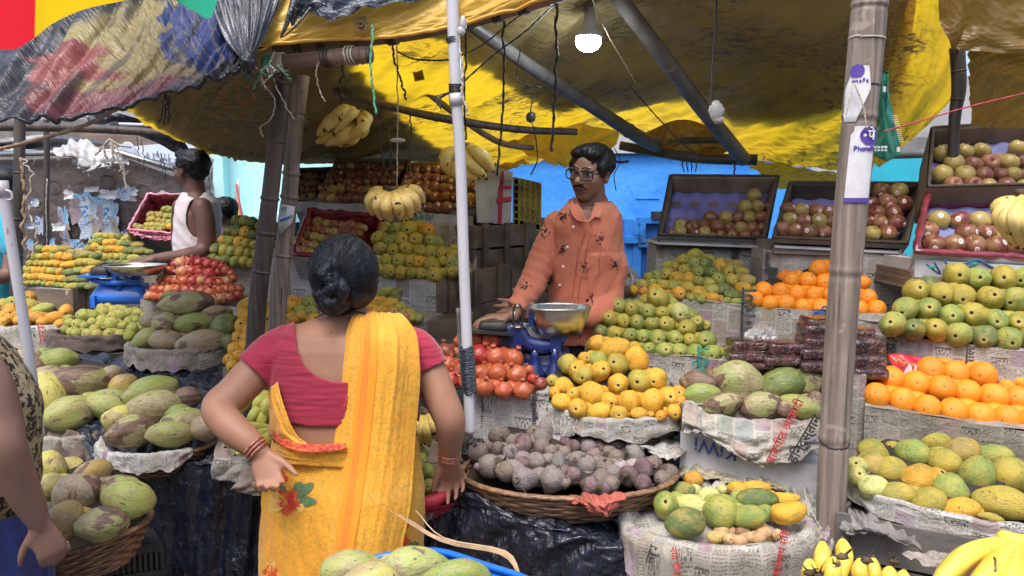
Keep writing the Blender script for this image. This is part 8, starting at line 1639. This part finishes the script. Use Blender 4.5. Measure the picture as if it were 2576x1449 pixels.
 for rows in([[(1441,497,D-.03),(1434,520,D-.085),(1437,540,D-.115)],[(1452,505,D-.045),(1452,530,D-.105),(1452,556,D-.128)],[(1448,515,D-.07),(1462,535,D-.12),(1478,562,D-.135)]],[[(1522,488,D+.03),(1530,510,D-.04),(1510,548,D-.12)],[(1512,500,D-.0),(1515,520,D-.07),(1494,546,D-.125)],[(1500,515,D-.05),(1496,532,D-.1),(1479,560,D-.135)]]):
  g=PR(rows,16,16);mb=MB();mb.grid(g);o=mb.build('collar',sm,t);o.modifiers.new('s','SOLIDIFY').thickness=.005
 O=Vector((0,0,CAMZ))
 def on(u,v,off=.003):r=ray(u,v).normalized();h=bv.ray_cast(O,r);return(h[0]-r*off)if h[0]is not None else None
 pts=[on(u,v,.001)for u,v in((1476,575),(1462,620),(1452,670),(1444,710),(1440,750))]
 pts2=[on(u+14,v,.001)for u,v in((1478,575),(1464,620),(1454,670),(1446,710),(1440,750))]
 for q in(pts,pts2):
  q=[x for x in q if x is not None]
  if len(q)>2:mb=MB();mb.tube(spline(q,20),.0013,5);mb.build('placket_seam',cloth('seam',(.36,.08,.05)),t)
 for u,v in((1442,571),(1427,622),(1416,671),(1408,718)):
  q=on(u,v,.003)
  if q:mb=MB();mb.ell(q,.0058,.002,.0058,12,6);mb.build('button',std('button',(.75,.7,.66),None,rough=.3,bump=0),t)
 pk=[on(u,v,.0015)for u,v in((1456,612),(1452,650),(1450,688),(1478,700),(1504,692),(1508,655),(1512,625))]
 pk=[x for x in pk if x is not None]
 if len(pk)>3:mb=MB();mb.tube(spline(pk,30),.0012,5);mb.build('pocket_seam',cloth('seam2',(.40,.09,.06)),t)
 dk=[std('print_dark',(.03,.018,.022),None,rough=.9,bump=0),std('print_pink',(.62,.28,.26),None,rough=.9,bump=0)]
 for k,(cu,cv)in enumerate(((1418,545),(1372,583),(1415,625),(1510,600),(1470,672),(1548,664),(1382,708),(1322,718),(1485,752),(1458,838),(1398,775))):
  pl=[]
  for j in range(15):a=random.uniform(0,6.28);r_=random.uniform(0,9);pl.append((petal(cu+r_*math.cos(a),cv+1.2*r_*math.sin(a),random.uniform(0,6.28),random.uniform(4,7.5),random.uniform(1.2,2.8)),1 if j%4==3 else 0))
  for j in range(4):a=random.uniform(0,6.28);pl.append((petal(cu+10*math.cos(a),cv+12*math.sin(a),a,6,1.),0))
  decal(bv,pl,dk,t,'printed_sprig',.003)
 mb=MB();mb.loft([ringp(855,1388,1542,D,.125),ringp(960,1384,1550,D,.13)],30)
 for x in(1428,1508):q=P(x,930,D);limb(mb,[q,Vector((q.x,D,.65)),Vector((q.x,D,.3))],[.085,.07,.06],18)
 remesh(mb,.01,5,disp=lambda c:.006*ridge(c.x*12,c.z*3)).build('trousers',cloth('navy_cloth',(.012,.016,.035),(.02,.025,.05)),t)
 A,B=P(1291,792,D-.24),P(1284,798,D-.26);ax=Vector((-1,-.2,-.1)).normalized();x=ax.orthogonal().normalized();y=ax.cross(x);mb=MB();mb.tube([A+(x*math.cos(q*.2094)*1.15+y*math.sin(q*.2094))*.030 for q in range(31)],.0035,8,cap=False,flat=.6);mb.build('bracelet',MT['steel'],t)
shopkeeper()
def vestman():
 D=4.1;t=thing('person','man in white sleeveless vest turned away to the left, hand on the scale pan','person',(P(490,600,D).x,D,.2))
 mb=MB();H=Head(P(479,430,D),(-.93,.34,-.06),(0,0,1),.215);H.skull(mb)
 limb(mb,[P(487,455,D),P(492,500,D)],[.052,.058],16)
 mb.loft([ringp(482,474,512,D,.05),ringp(496,462,528,D,.075),ringp(510,455,542,D,.10),ringp(540,450,548,D,.12),ringp(600,448,545,D,.12),ringp(660,450,535,D,.12),ringp(740,450,535,D,.13)],30)
 limb(mb,[P(508,520,D-.10),P(518,565,D-.12),P(515,625,D-.14),P(470,645,D-.2),P(415,651,D-.26),P(378,654,D-.3)],[.050,.048,.042,.042,.034,.025],16)
 limb(mb,[P(455,520,D+.10),P(450,560,D+.14),P(447,620,D+.14)],[.045,.04,.035],12)
 hand(mb,P(380,654,D-.3),(-1,-.12,-.12),(0,-.25,1),1,curl=(25,30,25),scale=1.05)
 for x in(470,515):q=P(x,740,D);limb(mb,[q,Vector((q.x,D,.6)),Vector((q.x,D,.28))],[.08,.06,.045])
 remesh(mb,.006,5,.5).build('body',SK3,t);H.eyes(t,SK3)
 mb=MB();H.ell(mb,(0,-.24,.36),(.78,.80,.68),n=28);H.ell(mb,(0,.25,.78),(.5,.36,.22));H.ell(mb,(0,-.48,-.05),(.56,.46,.42));H.ell(mb,(0,.45,.80),(.34,.22,.16))
 remesh(mb,.0055,3,.5,disp=lambda c:.006*nz(c.x*60,c.y*60,c.z*60)+.003*nz(c.x*140,c.y*140,c.z*140)).build('hair',MT['hair'],t)
 mb=MB();mb.loft([ringp(478,466,520,D,.062),ringp(494,458,533,D,.09),ringp(508,451,546,D,.112),ringp(540,446,552,D,.13),ringp(600,443,549,D,.132),ringp(660,444,540,D,.134),ringp(735,444,542,D,.14),ringp(760,444,542,D,.14)],40)
 C1=P(508,522,D-.1)
 def keep(c):
  u,v=proj(c);q=Vector(((u-500)/31.,(v-548)/50.))
  if c.y<D-.02 and q.length<1:return False
  if c.y<D+.03 and 474<u<508 and v<498-abs(u-490)*.3:return False
  if c.y>D+.02 and((u-470)/20)**2+((v-520)/26)**2<1:return False
  return v>484 and v<755
 vm=cloth('vest_cloth',(.66,.60,.62),(.58,.53,.56),bs=.5)
 o=remesh(mb,.0055,5,.5,keep,lambda c:.004*ridge(c.x*12+c.z*9,c.z*5)+.002*nz(c.x*30,c.z*30),10).build('vest',vm,t);o.modifiers.new('s','SOLIDIFY').thickness=.003
 mb=MB();mb.loft([ringp(735,448,538,D,.135),ringp(900,448,540,D,.14)],24);mb.build('trousers',cloth('dark_cloth',(.03,.03,.04)),t)
vestman()
def side_people():
 D=4.5;t=thing('person','dark-haired boy half hidden behind the vest man and the green mangoes','person',(P(562,600,D).x,D,.2));mb=MB();H=Head(P(560,540,D),(-.85,-.15,-.2),(0,0,1),.19);H.skull(mb)
 limb(mb,[P(566,555,D),P(568,590,D)],[.042,.05]);mb.loft([ringp(578,545,592,D,.05),ringp(600,530,606,D,.09),ringp(680,530,604,D,.1),ringp(900,530,604,D,.1)],24)
 remesh(mb,.007,5).build('body',SK3,t);mb=MB();H.ell(mb,(0,-.2,.36),(.80,.82,.68),n=28);H.ell(mb,(0,-.45,0),(.58,.46,.42));remesh(mb,.006,3,disp=lambda c:.004*nz(c.x*80,c.y*80,c.z*80)).build('hair',MT['hair'],t);H.eyes(t,SK3)
 mb=MB();mb.loft([ringp(586,538,598,D,.07),ringp(600,526,610,D,.1),ringp(680,526,608,D,.11),ringp(900,526,608,D,.11)],24);mb.build('shirt',cloth('navy_shirt',(.02,.03,.08)),t)
 D=4.3;t=thing('person','person in turquoise T-shirt standing behind the leaning white pole at the far left','person',(P(0,600,D).x,D,.2));mb=MB();H=Head(P(8,470,D),(-.8,.5,0),(0,0,1),.215);H.skull(mb)
 limb(mb,[P(2,495,D),P(-2,540,D)],[.052,.058]);mb.loft([ringp(528,-38,22,D,.06),ringp(548,-60,38,D,.1),ringp(620,-62,40,D,.12),ringp(760,-58,34,D,.12),ringp(900,-58,34,D,.12)],26)
 limb(mb,[P(26,570,D-.05),P(32,630,D-.08),P(20,690,D-.12),P(-20,700,D-.2),P(-55,705,D-.25)],[.045,.045,.038,.032,.024]);hand(mb,P(-55,705,D-.25),(-1,-.1,0),(0,0,1),1)
 remesh(mb,.007,5).build('body',SK4,t);H.eyes(t,SK4);mb=MB();H.ell(mb,(0,-.2,.38),(.78,.82,.66),n=28);H.ell(mb,(0,-.45,0),(.56,.44,.42));remesh(mb,.006,3).build('hair',MT['hair'],t)
 mb=MB();mb.loft([ringp(534,-44,26,D,.075),ringp(550,-64,42,D,.11),ringp(620,-68,46,D,.13),ringp(760,-64,38,D,.13),ringp(900,-64,38,D,.13)],30);limb(mb,[P(24,565,D-.05),P(32,625,D-.08)],[.055,.056])
 remesh(mb,.007,4,disp=lambda c:.005*ridge(c.x*10,c.z*8)).build('t_shirt',cloth('turquoise_cloth',(.02,.42,.58),(.03,.34,.50)),t)
 mb=MB();mb.tube([P(16,690,D-.1)+Vector((.036*math.cos(q*.3),0,.036*math.sin(q*.3)))for q in range(22)],.004,6);mb.build('wrist_thread',MT['rope_red'],t)
 D=1.62;t=thing('person','woman in leopard-print top and blue skirt at the left edge reaching for the basket','person',(P(-120,1000,D).x,D,0));mb=MB()
 H=Head(P(-185,600,D+.05),(.5,.85,-.1),(0,0,1),.215);H.skull(mb);limb(mb,[P(-185,680,D+.03),P(-185,790,D+.02)],[.052,.06])
 mb.loft([ringp(765,-230,-140,D,.06),ringp(800,-300,-95,D,.08),ringp(860,-330,-65,D,.09),ringp(940,-335,12,D+.03,.11),ringp(1010,-320,45,D+.03,.115),ringp(1120,-320,50,D+.03,.115),ringp(1300,-330,42,D+.03,.125),ringp(1449,-330,46,D+.03,.13)],34)
 limb(mb,[P(-85,895,D-.05),P(-30,965,D-.08),P(0,1060,D-.09),P(14,1130,D-.1),P(46,1210,D-.08),P(78,1275,D-.06),P(98,1316,D-.05)],[.046,.044,.041,.039,.036,.029,.021],18)
 hand(mb,P(100,1318,D-.05),(.24,.15,-1),(.35,-.9,.1),1,curl=(30,50,40),scale=.84,spread=6)
 limb(mb,[P(-290,850,D),P(-330,1000,D),P(-320,1150,D)],[.05,.045,.04])
 for x in(-190,-60):q=P(x,1400,D);limb(mb,[q,Vector((q.x,D,.4)),Vector((q.x,D,.07))],[.07,.05,.035])
 remesh(mb,.0055,6,.5).build('body',SK4,t);H.eyes(t,SK4)
 mb=MB();H.ell(mb,(0,-.2,.36),(.78,.84,.68),n=28);H.ell(mb,(0,-.7,-.1),(.4,.35,.4));remesh(mb,.006,3).build('hair',MT['hair'],t)
 g=G('leopard_print');v=g.tc.outputs['Object'];w=g.n('VectorMath',{0:v,1:g.n('VectorMath',{0:g.n('TexNoise',{'Vector':v,'Scale':45.,'Detail':3.}).outputs[1],1:(.02,.02,.02)},operation='MULTIPLY').outputs[0]},operation='ADD').outputs[0]
 d1=g.vor(66.,g.mul(w,(1,1,.7)));ring=g.math('MULTIPLY',g.step(d1,.20,.26),g.step(d1,.58,.50));brk=g.step(g.noise(70.,2.,v),.36,.46)
 k=g.math('MULTIPLY',ring,brk);c=g.mix(g.step(d1,.25,.15),(.34,.28,.16),(.13,.095,.045));c=g.mix(k,c,(.012,.010,.008));c=g.mix(g.math('MULTIPLY',g.step(g.vor(120.,w),.28,.2),.9),c,(.015,.012,.01))
 lm=g.set(c,.7,g.bump(g.noise(14.,4.,g.mul(v,(1,1,.4)),.6),.5,.02))
 mb=MB();mb.loft([ringp(790,-250,-150,D,.075),ringp(820,-305,-105,D,.09),ringp(860,-340,-35,D+.01,.11),ringp(910,-345,15,D+.03,.125),ringp(960,-345,52,D+.04,.13),ringp(1010,-335,70,D+.04,.135),ringp(1100,-335,76,D+.04,.135),ringp(1200,-340,72,D+.04,.14),ringp(1290,-345,58,D+.04,.145),ringp(1322,-345,54,D+.04,.148)],44)
 limb(mb,[P(-105,890,D-.04),P(-70,935,D-.06)],[.053,.051],18)
 remesh(mb,.006,5,disp=lambda c:.007*ridge(c.x*9,c.z*4)+.004*nz(c.x*22,c.z*18)).build('top',lm,t)
 g=[]
 for j in range(50):
  z=P(0,1295,D).z*(1-j/49)+.04*j/49;row=[]
  for i in range(121):
   a=2*math.pi*i/120;w=.012*ridge(a*5,z*1.5)*min(1,j/8);cx=(P(-345,1320,D).x+P(54,1320,D).x)/2;rx=(P(54,1320,D).x-P(-345,1320,D).x)/2;k=1+.10*j/49
   row.append(Vector((cx+(rx*k+w)*math.cos(a),D+.04+(.155*k+w)*math.sin(a),z)))
  g.append(row)
 mb=MB();mb.grid(g);mb.build('skirt',cloth('blue_cloth',(.005,.016,.11),(.008,.026,.16),sc_=30.),t)
side_people()
sc.view_settings.view_transform='Standard';sc.view_settings.look='None';sc.view_settings.gamma=1;sc.view_settings.use_curve_mapping=False
EL,AZ=R(63),R(198)
w=bpy.data.worlds.new('World');sc.world=w;w.use_nodes=True;nt=w.node_tree;nt.nodes.clear()
o=nt.nodes.new('ShaderNodeOutputWorld');b=nt.nodes.new('ShaderNodeBackground');s=nt.nodes.new('ShaderNodeTexSky');s.sky_type='NISHITA';s.sun_disc=False
s.sun_elevation=EL;s.sun_rotation=AZ;s.air_density=1.;s.dust_density=4.;s.ozone_density=1.
b.inputs[1].default_value=.13;nt.links.new(s.outputs[0],b.inputs[0]);nt.links.new(b.outputs[0],o.inputs[0])
sun=bpy.data.lights.new('sun','SUN');so=bpy.data.objects.new('sun',sun);COL.objects.link(so);sun.energy=1.3;sun.angle=R(30);sun.color=(1,.97,.92)
dv=Vector((math.sin(AZ)*math.cos(EL),math.cos(AZ)*math.cos(EL),math.sin(EL)));so.rotation_euler=dv.to_track_quat('Z','Y').to_euler();so.location=dv*20
sc.view_settings.exposure=1.12
sc.cycles.max_bounces=8;sc.cycles.transparent_max_bounces=8;sc.cycles.use_denoising=True
